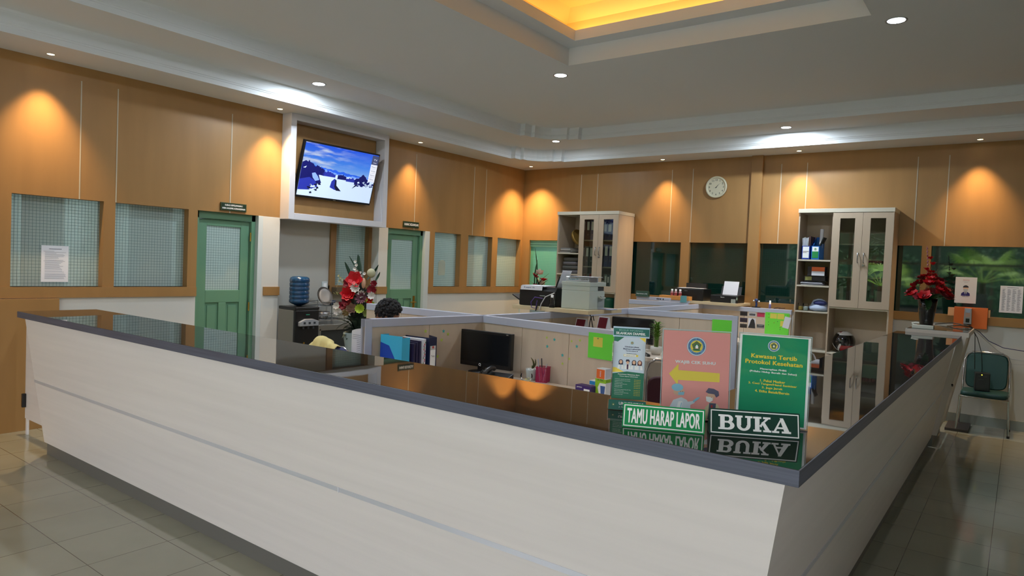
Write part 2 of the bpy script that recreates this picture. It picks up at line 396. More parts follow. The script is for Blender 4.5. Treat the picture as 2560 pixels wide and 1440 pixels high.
# inner lip hides the cove lamps
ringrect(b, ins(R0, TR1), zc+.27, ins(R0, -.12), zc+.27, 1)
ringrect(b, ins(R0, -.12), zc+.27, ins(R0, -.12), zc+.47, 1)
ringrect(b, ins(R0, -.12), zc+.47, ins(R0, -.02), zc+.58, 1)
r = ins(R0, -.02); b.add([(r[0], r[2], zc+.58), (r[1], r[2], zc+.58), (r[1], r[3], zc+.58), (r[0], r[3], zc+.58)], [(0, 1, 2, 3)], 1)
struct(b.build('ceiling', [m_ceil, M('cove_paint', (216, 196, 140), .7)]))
b = MB(); b.box((-3.1, YN-.2, 4.3), (XR+.2, 1.7, 4.4)); struct(b.build('roof', m_ceil))

# ------------------------------------------------------------------ rooms behind the glazing
m_room = M('back_room_paint', (196, 204, 198), .8)
b = MB()
b.box((-2.7, -9.6, 0), (-2.55, 1.5, 3.0)); b.box((-2.7, -9.75, 0), (-.14, -9.6, 3.0)); b.box((-2.7, -9.6, 2.9), (-.14, -.0, 3.0))
b.box((-2.6, -4.95, 0), (-.3, -4.88, 2.9)); b.box((-2.6, -3.40, 0), (-.3, -3.34, 2.9), 0)
b.box((-2.6, .14, 0), (-.14, .2, 2.9))
struct(b.build('wall_offices', m_room))
b = MB(); b.box((1.25, 1.5, 0), (XR, 1.6, 3.3)); b.box((-2.6, 1.5, 0), (1.25, 1.6, 3.3), 1); b.box((1.2, .14, 0), (1.26, 1.5, 3.3)); b.box((-.14, .14, 2.9), (XR, 1.6, 3.0), 0)
struct(b.build('wall_rear_room', [M('dim_room_paint', (70, 84, 78), .8), m_room]))
def room_lamp(y, p, label, x=-1.4, sx=.25, sy=1.0):
    t = thing('ceiling_lamp', label, 'lamp', (x, y, 2.9))
    b = MB(); b.box((-sx/2-.02, -sy/2-.02, -.05), (sx/2+.02, sy/2+.02, 0)); b.build('housing', m_cap, t)
    b = MB(); b.box((-sx/2, -sy/2, -.056), (sx/2, sy/2, -.05)); b.build('diffuser', M('office_tube', (230, 245, 255), emit=6), t)
    lamp('AREA', (0, 0, -.07), p, (.82, .95, 1), t, size=sx, size_y=sy)
room_lamp(-6.4, 60, 'tube lamp in the office behind the two left wire-glass windows')
room_lamp(-4.1, 26, 'tube lamp behind the niche window')
room_lamp(-1.6, 70, 'tube lamp in the office behind the three small windows')
t = thing('ceiling_lamp', 'unseen lamp added to brighten the mint window in the corner', 'lamp', (.5, .85, 2.9))
b = MB(); b.box((-.1, -.3, -.05), (.1, .3, 0)); b.build('housing', m_cap, t)
lamp('AREA', (0, 0, -.07), 40, (.8, 1, .9), t, size=.2, size_y=.6)  # greenish lamp added out of view to brighten the mint pane

def window(n, ax, a0, a1, mat, z0=ST, z1=W2, depth=.09, fr=None):
    """a glazed opening: pane set back in the wall"""
    b = MB()
    if ax == 0: b.box((-depth-.006, a0-.01, z0-.005), (-depth, a1+.01, z1+.005))
    else: b.box((a0-.01, depth, z0-.005), (a1+.01, depth+.006, z1+.005))
    o = struct(b.build('window_%d' % n, mat))
    return o
k = 1
for y0, y1 in left_open: window(k, 0, y0, y1, m_wire); k += 1
window(k, 0, -4.02, -3.33, m_wire, 1.28, 2.12, depth=.22); k += 1
for i, (x0, x1) in enumerate(right_open):
    window(k, 1, x0, x1, m_wire_mint if i == 0 else m_wire_dark, depth=.05); k += 1
# frame of the niche window
b = MB(); fy0, fy1 = -4.04, -3.33
b.box((-.24, fy0-.0, SB), (-.125, fy0+.09, W2+.06)); b.box((-.24, fy1-.055, SB), (-.15+.01, fy1, W2+.06)); b.box((-.24, fy0, SB), (-.11, fy1, ST+.01)); b.box((-.24, fy0, W2), (-.15, fy1, W2+.08))
struct(b.build('trim_17', M('brown_window_frame', (140, 104, 62), .5)))
# slatted head of the mint window
b = MB()
for q in range(3): b.box((.16, .03, W2-.03-.04*q), (1.02, .045, W2-.002-.04*q))
struct(b.build('trim_18', M('mint_slats', (130, 196, 170), .4)))
# curtains added to vary the tone of the panes, partly standing in for reflections
def curtain(y0, y1, x, col, label):
    b = MB(); n = 46; vs = []
    for j in range(2):
        for i in range(n+1):
            y = y0+(y1-y0)*i/n; vs.append((x+.025*math.sin(i*1.7), y, 2.35 if j else 1.0))
    b.add(vs, [(i, i+1, n+2+i, n+1+i) for i in range(n)], smooth=True)
    tag(b.build('curtain', M('curtain'+label[:9], col, .9)), label, 'curtain')
curtain(-6.45, -6.0, -.32, (170, 215, 222), 'pale blue curtain behind the second wire-glass window from the left')
curtain(-7.35, -7.0, -.45, (188, 214, 214), 'light grey curtain behind the leftmost wire-glass window')
curtain(-1.30, -.84, -.4, (196, 206, 200), 'off-white curtain behind the fourth small window')
curtain(-3.9, -3.62, -.5, (176, 210, 205), 'pale aqua curtain behind the niche window')

# ------------------------------------------------------------------ the two green doors
def door(n, y0, y1, hand):
    root = bpy.data.objects.new('door_%d' % n, None); C.objects.link(root); root.location = (0, y0, 0); struct(root)
    w_ = y1-y0; x = -.10
    b = MB()   # green frame: posts and head
    b.box((x-.04, 0, 0), (x+.05, .045, W2)); b.box((x-.04, w_-.05, 0), (x+.05, w_, W2)); b.box((x-.04, .0, W2-.075), (x+.05, w_, W2))
    b.build('door_frame', m_door, root, bevel=.004)
    b = MB(); L0, L1 = .05, w_-.06   # the leaf
    b.box((x-.02, L0, 0), (x+.015, L1, .12)); b.box((x-.02, L0, .12), (x+.015, L0+.10, W2-.08)); b.box((x-.02, L1-.10, .12), (x+.015, L1, W2-.08))
    b.box((x-.02, L0+.1, 1.10), (x+.015, L1-.1, 1.24)); b.box((x-.02, L0+.1, W2-.15), (x+.015, L1-.1, W2-.08)); mid = (L0+L1)/2
    b.box((x-.02, mid-.045, .12), (x+.015, mid+.045, 1.10)); b.box((x-.02, L0+.1, .5), (x+.015, L1-.1, .6))
    lf = b.build('door_leaf', m_door, root, bevel=.005)
    b = MB()
    for a, c_ in ((L0+.1, mid-.045), (mid+.045, L1-.1)):
        for z0, z1 in ((.12, .5), (.6, 1.10)): b.box((x-.014, a, z0), (x-.002, c_, z1)); b.box((x-.014, a+.03, z0+.03), (x+.008, c_-.03, z1-.03))
    b.build('raised_panels', m_door, lf, bevel=.004)
    b = MB(); b.box((x-.006, L0+.09, 1.23), (x, L1-.09, W2-.14)); b.build('wire_pane', m_wire, lf)
    b = MB()
    for z in (.35, 1.05, 1.85):
        b.cyl((x+.045, w_-.055 if hand < 0 else .045, z-.05), (x+.045, w_-.055 if hand < 0 else .045, z+.05), .009)
    b.build('hinges', M('brass', (190, 150, 70), .3, metal=1), root)
    if hand < 0: return root
    b = MB(); yy = L0+.05 if hand < 0 else L1-.05
    b.box((x+.015, yy-.02, .92), (x+.022, yy+.02, 1.14)); b.cyl((x+.02, yy, 1.05), (x+.07, yy, 1.05), .008); b.cyl((x+.066, yy, 1.05), (x+.066, yy-.11, 1.05), .008); b.cyl((x+.02, yy, .96), (x+.03, yy, .96), .012)
    b.build('door_handle', M('brass', (190, 150, 70), .3, metal=1), root, bevel=.001)
    return root
door(1, -5.892, -5.175, -1); door(2, -3.162, -2.43, 1)
b = MB(); b.box((-.14, -5.175, 0), (.01, -5.115, W2)); struct(b.build('trim_19', m_jamb, bevel=.004))
b = MB(); b.box((-.14, -2.43, 0), (.005, -2.335, W2)); b.box((-.12, -2.44, .0), (-.1, -2.43, W2-.05)); struct(b.build('trim_20', m_jamb, bevel=.004))

# ------------------------------------------------------------------ garden outside the entrance (mirrored in the glass)
m_leaf = M('garden_leaf', (170, 214, 90), .5); m_leafd = M('dark_leaf', (44, 86, 40), .55); m_trunk = M('trunk', (84, 70, 54), .9, bump=(20, .6))
def fan_palm(x, y, h, label, sc=1.0):
    t = thing('fan_palm', label, 'palm', (x, y, -.05))
    b = MB(); b.tube([(0, 0, 0), (.03, .02, h*.5), (0, 0, h)], .09, 8); b.build('trunk', m_trunk, t)
    for k in range(11):
        a = k*2.4+.3; el = .95-.16*(k % 6); L = .75*sc
        base = Vector((0, 0, h)); tip = base+Vector((math.cos(a)*math.cos(el), math.sin(a)*math.cos(el), math.sin(el)))*L
        b = MB(); b.tube([base, (base+tip)/2+Vector((0, 0, .04)), tip], .012, 5)
        d = (tip-base).normalized(); s_ = d.cross(Vector((0, 0, 1))).normalized(); u = s_.cross(d)
        for q in range(17):
            th = (q-8)/8*1.9; v = d*math.cos(th)+s_*math.sin(th); Lq = .55*sc*(1-.25*abs(q-8)/8); n_ = v.cross(u).normalized()*.022*sc
            m_ = tip+v*Lq*.5+u*.03; e = tip+v*Lq-Vector((0, 0, .12*sc))
            b.add([tip, m_+n_, e, m_-n_], [(0, 1, 2, 3)])
        b.build('fan_leaf', m_leaf, t)
fan_palm(6.15, -14.3, 1.75, 'fan palm in the garden outside the entrance, the nearer one', 1.1)
fan_palm(3.3, -16.6, 1.5, 'smaller fan palm in the garden behind the nearer one', 1.0)
fan_palm(8.6, -16.2, 1.7, 'fan palm at the right side of the entrance garden', 1.0)
def shrub(x, y, z, r, label):
    t = thing('shrub', label, 'shrub', (x, y, -.05)); b = MB()
    for k in range(1500):
        v = Vector((random.gauss(0, 1), random.gauss(0, 1), random.gauss(0, 1))).normalized()*r*random.uniform(.75, 1.05); v.z = abs(v.z)*z
        a = Vector((random.uniform(-1, 1), random.uniform(-1, 1), random.uniform(-.5, 1))).normalized(); c_ = v.cross(a).normalized() if v.cross(a).length > .01 else Vector((1, 0, 0))
        b.add([v, v+a*.1+c_*.05, v+a*.22, v+a*.1-c_*.05], [(0, 1, 2, 3)])
    b.build('foliage', m_leafd, t)
    b = MB(); b.cyl((0, 0, 0), (0, 0, r*z*.8), .05); b.build('stem', m_trunk, t)
b = MB(); b.box((-9, -24.2, -.05), (24, -24, 4.6)); tag(b.build('sky_block_wall', M('sky_block_green', (44, 66, 44), .9, bump=(3, .6))), 'dark green wall added beyond the shrubs to keep sky out of the reflections', 'wall')  # dark wall added out of view so the panes do not mirror sky
for q, (x, y) in enumerate(((-1.4, -20), (2.4, -21), (6.2, -20.5), (10.0, -21), (13.8, -20))):
    shrub(x, y, 1.9, 1.75, 'dark hedge shrub %s, added to hide the sky from the window reflections' % ('at the far left', 'left of the middle', 'in the middle', 'right of the middle', 'at the far right')[q])  # unseen shrubs added so the dark panes reflect green instead of sky

# ------------------------------------------------------------------ recessed lights
m_led = M('led_disc', (235, 245, 255), emit=30); m_ring = M('light_ring', (120, 120, 118), .3); m_hal = M('halogen_disc', (255, 226, 170), emit=14)
def led(x, y, z, label, p=9, r=.062):
    t = thing('recessed_downlight', label, 'ceiling light', (x, y, z), 0, 'round white recessed downlights')
    b = MB(); b.lathe([(r+.006, -.001), (r+.014, -.004), (r+.016, 0)], 32); b.lathe([(r, .0), (r+.006, -.001)], 32, cap=False); b.build('ring', m_ring, t)
    b = MB(); b.lathe([(0.001, -.006), (r*.7, -.005), (r, -.002)], 32); b.build('diffuser', m_led, t)
    lamp('AREA', (0, 0, -.012), p, (.80, .90, 1.0), t, size=2*r*.9)
led(.952, -5.11, Z2, 'white downlight in the left soffit above the television box', 30)
led(1.47, -1.28, Z2, 'white downlight in the soffit at the room corner', 14, .05)
led(4.63, -.90, Z2, 'white downlight in the back soffit above the right cabinet', 46, .055)
led(3.09, -3.68, Z3, 'bright white downlight on the ceiling at the corner of the yellow tray', 30)
led(6.19, -3.72, Z3, 'bright white downlight on the ceiling at upper right of the picture', 30)
led(2.70, -6.5, Z3, 'white downlight on the ceiling left of the yellow tray', 30)
def halogen(x, y, label, wall, p=30, spot=76):
    t = thing('warm_spotlight', label, 'ceiling light', (x, y, H), 0, 'small warm spotlights along the walls')
    b = MB(); b.lathe([(.028, 0), (.034, -.004), (.04, 0)], 24); b.build('ring', m_jamb, t)
    b = MB(); b.lathe([(.001, -.002), (.02, -.003), (.028, -.001)], 24); b.build('diffuser', m_hal, t)
    rot = (0, -.16, 0) if wall == 'l' else (-.16, 0, 0)
    if wall == 'l': rot = (0, .0, 0)
    else: rot = (.0, 0, 0)
    lamp('SPOT', (0, 0, -.02), p, (1, .65, .31), t, size=.02, rot=rot, spot=spot, blend=1.0)
for y, s in ((-9.6, 'beyond the left edge of the picture'), (-7.356, 'at the far left of the left wall'), (-5.066, 'just left of the television box'), (-2.80, 'just right of the television box')):
    halogen(.20, y, 'small warm spotlight '+s, 'l', 200 if y < -4 else 150)
halogen(.36, -.33, 'small warm spotlight in the room corner', 'b', 330, 96)
for x, s in ((2.68, 'above the window left of the wall clock'), (4.62, 'above the right cabinet'), (6.60, 'at the upper right over the noticeboard window'), (8.8, 'beyond the right edge of the picture')):
    halogen(x, -.20, 'small warm spotlight '+s, 'b', 150)
t = thing('cove_lights', 'warm strip lights hidden in the yellow ceiling tray', 'ceiling light', (0, 0, zc+.295))
ym = (ty0+ty1)/2; xm = (tx0+tx1)/2; m_warmtube = M('warm_tube', (255, 190, 90), emit=3)
for (x, y, sx, sy) in ((tx0-.05, ym, .06, ty1-ty0), (tx1+.05, ym, .06, ty1-ty0), (xm, ty1+.05, tx1-tx0, .06), (xm, ty0-.05, tx1-tx0, .06)):
    b = MB(); b.box((x-sx/2, y-sy/2, -.015), (x+sx/2, y+sy/2, .008)); b.build('strip', m_warmtube, t)
    lamp('AREA', (x, y, .012), 5, (1, .58, .2), t, size=sx, size_y=sy, rot=(PI, 0, 0))

# ------------------------------------------------------------------ the reception counter
Tz = 1.143
cx0, cx1, cy0, cy1, xi, ye = .924, 6.627, -7.796, -7.24, 6.067, -1.70
m_top = M('dark_glass_worktop', (46, 43, 42), .02, spec=.5, ior=1.5, bump=(2.2, .035, (1, 1, .1)), grain=((.8, 20, 20), .15))
m_edge = M('slate_edge_strip', (78, 82, 98), .45, grain=((2, 2, 160), .22))
t = thing('reception_counter', 'long L-shaped cream reception counter with sloping front and glossy dark top', 'counter', (cx0, cy0, 0))
X0 = T(-cx0, -cy0, 0)
b = MB(X0); L = [(cx0+.004, cy0+.004), (cx1-.004, cy0+.004), (cx1-.004, ye), (xi, ye), (xi, cy1), (cx0+.004, cy1)]
b.prism(L, Tz-.006, Tz); b.build('worktop', m_top, t)
b = MB(X0); L2 = [(cx0, cy0), (cx1, cy0), (cx1, ye-.001), (xi-.002, ye-.001), (xi-.002, cy1+.002), (cx0, cy1+.002)]; b.prism(L2, Tz-.047, Tz-.001); b.build('edge_strip', m_edge, t, bevel=.0015)
zt, zm0, zm1, zb = Tz-.047, .605, .585, .10
yt, yb_, xt, xb = cy0+.045, -7.605, cx1-.045, 6.425
def yo(z): return yb_+(yt-yb_)*(z-zb)/(zt-zb)
def xo(z): return xb+(xt-xb)*(z-zb)/(zt-zb)
b = MB(X0); xl = cx0+.02; cyi = cy1-.03; xii = xi+.03
for za, zb2 in ((zt, zm0), (zm1, zb)):
    b.add([(xl, yo(za), za), (xo(za), yo(za), za), (xo(zb2), yo(zb2), zb2), (xl, yo(zb2), zb2),
           (xl, yo(za)+.02, za), (xo(za)-.02, yo(za)+.02, za), (xo(zb2)-.02, yo(zb2)+.02, zb2), (xl, yo(zb2)+.02, zb2)],
          [(0, 3, 2, 1), (4, 5, 6, 7), (0, 4, 7, 3), (0, 1, 5, 4), (3, 7, 6, 2), (1, 2, 6, 5)])
b.build('front_panel', m_cream, t)
b = MB(X0)
for za, zb2 in ((zt, zm0), (zm1, zb)):
    b.add([(xo(za), yo(za), za), (xo(za), ye, za), (xo(zb2), ye, zb2), (xo(zb2), yo(zb2), zb2),
           (xo(za)-.02, yo(za)+.02, za), (xo(za)-.02, ye, za), (xo(zb2)-.02, ye, zb2), (xo(zb2)-.02, yo(zb2)+.02, zb2)],
          [(0, 3, 2, 1), (4, 5, 6, 7), (0, 1, 5, 4), (3, 7, 6, 2), (1, 2, 6, 5), (0, 4, 7, 3)])
b.build('side_panel', m_cream, t)
b = MB(X0); zq = (zm0+zm1)/2; e = .004
P0, P1, P2 = (xl, yo(zq)-e, zq), (xo(zq)+e, yo(zq)-e, zq), (xo(zq)+e, ye, zq)
for A, B_ in ((P0, P1), (P1, P2)):
    dx = Vector(B_)-Vector(A); nrm = Vector((0, 1, 0)) if abs(dx.x) > 1 else Vector((-1, 0, 0))
    q = []
    for zz in (zm1, zm0):
        for d_ in (0, .018): q.append((zz, d_))
    vs = [Vector(A)+nrm*d_+Vector((0, 0, zz-zq)) for zz, d_ in q]+[Vector(B_)+nrm*d_+Vector((0, 0, zz-zq)) for zz, d_ in q]
    b.add(vs, [(0, 4, 6, 2), (2, 6, 7, 3), (1, 3, 7, 5), (0, 1, 5, 4), (0, 2, 3, 1), (4, 5, 7, 6)])
b.build('metal_strip', M('satin_strip', (206, 208, 216), .3, metal=.3), t)
b = MB(X0); yp, xp = -7.585, 6.40
b.box((xl, yp, 0), (xp, yp+.02, zb+.01)); b.box((xp-.02, yp, 0), (xp, ye, zb+.01)); b.build('plinth', m_graypl, t)
b = MB(X0); b.box((xl, cyi-.02, 0), (xii+.0, cyi, zt)); b.box((xii-.02, cyi-.02, 0), (xii, ye, zt)); b.box((xl, yp+.02, zb), (xl+.02, cyi, zt)); b.box((xii, ye-.02, zb), (xp-.02, ye, zt))
b.box((xl, yp+.02, zb), (xp-.02, cyi-.02, zb+.02)); b.box((xii, cyi, zb), (xp-.02, ye-.02, zb+.02)); b.build('inner_carcass', m_cream, t)
# small joint mark on the strip
b = MB(X0); b.box((4.62, yo(zq)-.007, zm1-.002), (4.624, yo(zq)-.003, zm0+.002)); b.build('strip_joint', m_paper, t)

# low gate at the far left end of the counter
t = thing('gate_panel', 'low white gate panel between the tan wall panel and the counter end', 'gate', (.16, -7.49, 0))
b = MB(); b.box((0, 0, .14), (.75, .018, 1.0)); b.box((.02, .0, 0), (.05, .018, .14)); b.box((.68, 0, 0), (.71, .018, .14)); b.build('panel', m_cream, t, bevel=.002)
b = MB(); b.box((.0, -.03, .24), (.03, 0, .36)); b.build('latch', m_black, t, bevel=.006)

# ------------------------------------------------------------------ colours for small things
m_green = M('sign_green', (0, 146, 80), .4, spec=.2); m_dgreen = M('sign_dark_green', (8, 60, 46), .4, spec=.2); m_wht = M('sign_white', (250, 252, 252), .5)
m_blue = M('binder_blue', (26, 50, 120), .4); m_navy = M('binder_navy', (18, 30, 66), .4); m_bblack = M('binder_black', (24, 30, 30), .45)
m_cyan = M('folder_cyan', (64, 192, 236), .4); m_rblue = M('folder_royal_blue', (20, 72, 184), .4)
m_orange = M('orange_board', (214, 104, 38), .5); m_red = M('petal_red', (196, 16, 30), .5); m_dred = M('petal_dark_red', (128, 20, 36), .6)
m_lime = M('lime_paper', (112, 226, 70), .8, bump=(120, .1)); m_yel = M('sticky_note_yellow', (226, 216, 92), .8)
m_gold = M('print_yellow', (252, 226, 86), .6); m_skin = M('print_skin', (236, 190, 160), .6); m_hair = M('print_hair', (46, 40, 62), .6)
m_teal = M('print_teal', (20, 112, 100), .5); m_lblue = M('print_light_blue', (150, 206, 230), .6); m_pink = M('poster_pink', (255, 172, 164), .7)
m_pgreen = M('poster_green', (6, 152, 104), .6, spec=.3); m_txty = M('print_text_yellow', (244, 218, 52), .6); m_blz = M('print_beige', (224, 212, 168), .6)
m_logo_b = M('emblem_blue', (120, 170, 212), .6); m_logo_g = M('emblem_green', (46, 120, 74), .6); m_redp = M('print_red', (196, 60, 56), .6)
m_clear = glassm('clear_acrylic', (.995, .998, 1), ior=1.22); m_dispglass = glassm('cabinet_door_glass', (.80, .82, .76), 1.0)
m_blueglass = M('water_bottle_blue', (22, 66, 104), .2, coat=.3)
m_leaf1 = M('flower_leaf', (30, 62, 44), .5); m_white_f = M('petal_white', (214, 208, 200), .6); m_lime_f = M('petal_lime', (170, 190, 60), .6); m_peach = M('petal_peach', (206, 158, 128), .6); m_plum = M('petal_plum', (112, 62, 78), .7)

# ------------------------------------------------------------------ television box with the wall-mounted television
t = thing('television_box', 'white-framed wall box around the television above the niche', 'wall box', (0, -4.893, 2.085))
b = MB(); y0, y1, z1_, bw, px_ = 0, 1.53, H-2.087, .075, .175
b.box((0, y0, 0), (px_, y0+bw, z1_)); b.box((0, y1-bw, 0), (px_, y1, z1_)); b.box((0, y0+bw, 0), (px_, y1-bw, bw)); b.box((0, y0+bw, z1_-bw), (px_, y1-bw, z1_))
b.build('frame', M('box_white', (208, 206, 210), .45), t, bevel=.003)
t = thing('television', 'wall television tilted forward, showing snowy mountains under a blue sky', 'television', (.15, -4.165, 2.70))
tw, th_ = 1.17, .685; ang = math.radians(15)
X = Matrix.Rotation(ang, 4, 'Y')  # lean the top forward
F = X @ frame((0, 0, 0), (0, 1, 0), (0, 0, 1))
b = MB(F); b.box((-tw/2, -th_/2, -.03), (tw/2, th_/2, .012)); b.box((-tw/2+.2, -th_/2+.05, -.06), (tw/2-.2, th_/2-.1, -.03)); b.build('housing', m_black, t, bevel=.004)
b = MB(F); b.box((-.12, -.12, -.115), (.12, .12, -.06)); b.build('wall_bracket', m_black, t)
# picture on the screen: sky, clouds, ranges, snow fields, rocks and a menu column
sw, sh = tw-.035, th_-.045
rnd = random.Random(3)
def E(name, col, k=.72):
    return M('screen_'+name, col, .3, emit=k, spec=.2)
cols = [E('sky_deep', (20, 70, 235)), E('sky_mid', (60, 120, 240)), E('sky_pale', (140, 185, 250)), E('cloud', (205, 222, 250)), E('far_range', (40, 90, 210)), E('far_range_light', (110, 150, 235)), E('rock_dark', (22, 24, 90)), E('rock_blue', (40, 50, 150)), E('snow', (196, 214, 240)), E('snow_shade', (130, 160, 225)), E('rock_black', (24, 24, 50)), E('menu_white', (225, 228, 240)), E('menu_grey', (70, 76, 110)), E('menu_text', (60, 64, 90))]
b = MB(F)
def sp(u, v, d=.0): return ((u-.5)*sw, (v-.5)*sh+.004, .0135+d)
def layer(pts, mi, d): b.poly([sp(u, v, d) for u, v in pts], mi)
def ridge(f, n, amp, seed):
    r = random.Random(seed); out = []
    for i in range(n+1):
        u = i/n; out.append((u, f(u)+amp*r.uniform(-1, 1)))
    return out
def sky_screen():
    """the picture's sky: deep blue above, paler below, with drawn-out white clouds"""
    m = bpy.data.materials.new('screen_sky'); m.use_nodes = True; nt = m.node_tree; bs = nt.nodes['Principled BSDF']; L = nt.links.new
    tc = nt.nodes.new('ShaderNodeTexCoord'); sx = nt.nodes.new('ShaderNodeSeparateXYZ'); L(tc.outputs['Object'], sx.inputs[0])
    mr = nt.nodes.new('ShaderNodeMapRange'); mr.inputs['From Min'].default_value = -.05; mr.inputs['From Max'].default_value = .33; L(sx.outputs[2], mr.inputs[0])
    cr = nt.nodes.new('ShaderNodeValToRGB'); e = cr.color_ramp.elements; e[0].position = 0; e[0].color = (*lin((150, 196, 252)), 1); e[1].position = 1; e[1].color = (*lin((26, 84, 240)), 1); x_ = e.new(.45); x_.color = (*lin((70, 140, 248)), 1); L(mr.outputs[0], cr.inputs[0])
    mp = nt.nodes.new('ShaderNodeMapping'); mp.inputs['Rotation'].default_value = (.35, 0, 0); mp.inputs['Scale'].default_value = (1, 1.6, 9); L(tc.outputs['Object'], mp.inputs[0])
    nz = nt.nodes.new('ShaderNodeTexNoise'); nz.inputs['Scale'].default_value = 2.2; nz.inputs['Detail'].default_value = 6; L(mp.outputs[0], nz.inputs['Vector'])
    ml = nt.nodes.new('ShaderNodeMapRange'); ml.inputs['From Min'].default_value = .45; ml.inputs['From Max'].default_value = .75; L(nz.outputs[0], ml.inputs[0])
    lf_ = nt.nodes.new('ShaderNodeMapRange'); lf_.inputs['From Min'].default_value = .25; lf_.inputs['From Max'].default_value = -.5; lf_.inputs['To Min'].default_value = .1; lf_.inputs['To Max'].default_value = 1.6; L(sx.outputs[1], lf_.inputs[0])
    mu = nt.nodes.new('ShaderNodeMath'); mu.operation = 'MULTIPLY'; mu.use_clamp = True; L(ml.outputs[0], mu.inputs[0]); L(lf_.outputs[0], mu.inputs[1])
    mx = nt.nodes.new('ShaderNodeMixRGB'); mx.inputs[2].default_value = (*lin((214, 228, 252)), 1); L(mu.outputs[0], mx.inputs[0]); L(cr.outputs[0], mx.inputs[1])
    bs.inputs['Base Color'].default_value = (0, 0, 0, 1); L(mx.outputs[0], bs.inputs['Emission Color']); bs.inputs['Emission Strength'].default_value = .85; return m
cols.append(sky_screen())
layer([(0, .35), (1, .35), (1, 1), (0, 1)], 14, .0)
def rangepoly(f, n, amp, seed, base, mi, d, u0=0, u1=1):
    r = random.Random(seed); top = [(u0+(u1-u0)*i/n, f(u0+(u1-u0)*i/n)+amp*r.uniform(-1, 1)) for i in range(n+1)]
    for i in range(n): layer([(top[i][0], base), (top[i+1][0], base), top[i+1], top[i]], mi, d)
rangepoly(lambda u: .60-.10*u, 40, .012, 1, .3, 4, .0008); rangepoly(lambda u: .565-.10*u+.02*math.sin(9*u), 46, .014, 2, .3, 5, .0012, .3, 1)
rangepoly(lambda u: .50-.06*u, 30, .01, 5, .0, 8, .0016)
rangepoly(lambda u: .60-.6*abs(u-.19)*1.1, 14, .02, 6, .40, 6, .002, .13, .30); rangepoly(lambda u: .53-.5*abs(u-.36), 12, .02, 7, .42, 7, .002, .28, .45)
rangepoly(lambda u: .50-.5*abs(u-.53), 10, .015, 8, .40, 6, .002, .48, .60); rangepoly(lambda u: .46-.3*abs(u-.68), 10, .014, 9, .38, 7, .002, .60, .76)
rangepoly(lambda u: .38+.04*math.sin(7*u), 20, .01, 10, .0, 8, .0024)
layer([(0, .62), (.04, .66), (.07, .64), (.08, .68), (.095, .64), (.14, .62), (.18, .54), (.22, .46), (.25, .36), (.28, .28), (.20, .24), (.12, .18), (.0, .15)], 6, .0028)
layer([(.0, .30), (.12, .36), (.2, .30), (.24, .20), (.14, .12), (.0, .10)], 7, .0032)
layer([(.14, .44), (.18, .46), (.22, .40), (.25, .33), (.20, .30), (.16, .36)], 9, .0032); layer([(.02, .52), (.06, .56), (.05, .52)], 8, .0032)
for sd in range(26):
    u = .11+.15*rnd.random(); v = .02+.16*rnd.random()+max(0, (u-.1))*.5; s_ = rnd.uniform(.01, .03); layer([(u, v), (u+s_, v+.01), (u+s_*.6, v+s_*1.6), (u-.3*s_, v+s_)], 10 if sd % 3 else 8, .0036+.0001*sd)
layer([(.40, .22), (.41, .34), (.445, .40), (.47, .37), (.48, .28), (.52, .19), (.47, .18)], 7, .0036); layer([(.455, .39), (.475, .37), (.485, .27), (.56, .17), (.49, .17), (.46, .24)], 10, .004)
rangepoly(lambda u: .56-1.1*abs(u-.83), 16, .02, 12, .34, 6, .0036, .72, .94)
for sd in range(30):
    u = .76+.22*rnd.random(); v = .30+.13*rnd.random(); s_ = rnd.uniform(.012, .035); layer([(u, v), (min(1, u+s_), v+.01), (min(1, u+s_*.6), v+s_*1.4), (u-.2*s_, v+s_*.8)], 6 if sd % 3 else 8, .004+.0001*sd)
layer([(.70, .25), (.74, .30), (.78, .34), (.74, .34)], 10, .0044)
layer([(.905, .44), (1, .44), (1, .80), (.905, .80)], 11, .0076); layer([(.905, .80), (1, .80), (1, .985), (.905, .985)], 12, .0076)
b.text('TV', F.inverted() @ F @ T(*sp(.955, .9, .0082)), .022, 11, wd=.05*sw)
b.text('Musik', T(*sp(.955, .84, .0082)), .016, 11, wd=.045*sw)
for i, s_ in enumerate(('Photo', 'All Media', 'Network', 'USB Device')): b.text(s_, T(*sp(.952, .755-.085*i, .0082)), .017, 13, wd=.06*sw); layer([(.915, .712-.085*i), (.99, .712-.085*i), (.99, .715-.085*i), (.915, .715-.085*i)], 12, .008)
b.build('screen', cols, t)
b = MB(F); b.box((-.02, -th_/2+.006, .0125), (.02, -th_/2+.014, .0135)); b.build('maker_mark', m_steel, t)
t = thing('wall_cable', 'thin black cables looping beside the television inside its box', 'cable', (.01, -4.8, 2.5))
b = MB(); b.tube([(0, 0, .20), (.02, .05, .22), (.03, .09, .12), (.04, .11, 0), (.03, .16, -.08)], .004, 6); b.tube([(0, 0, .06), (.02, .05, .04), (.03, .1, -.03), (.03, .16, -.1)], .004, 6); b.build('cable', m_cable, t)

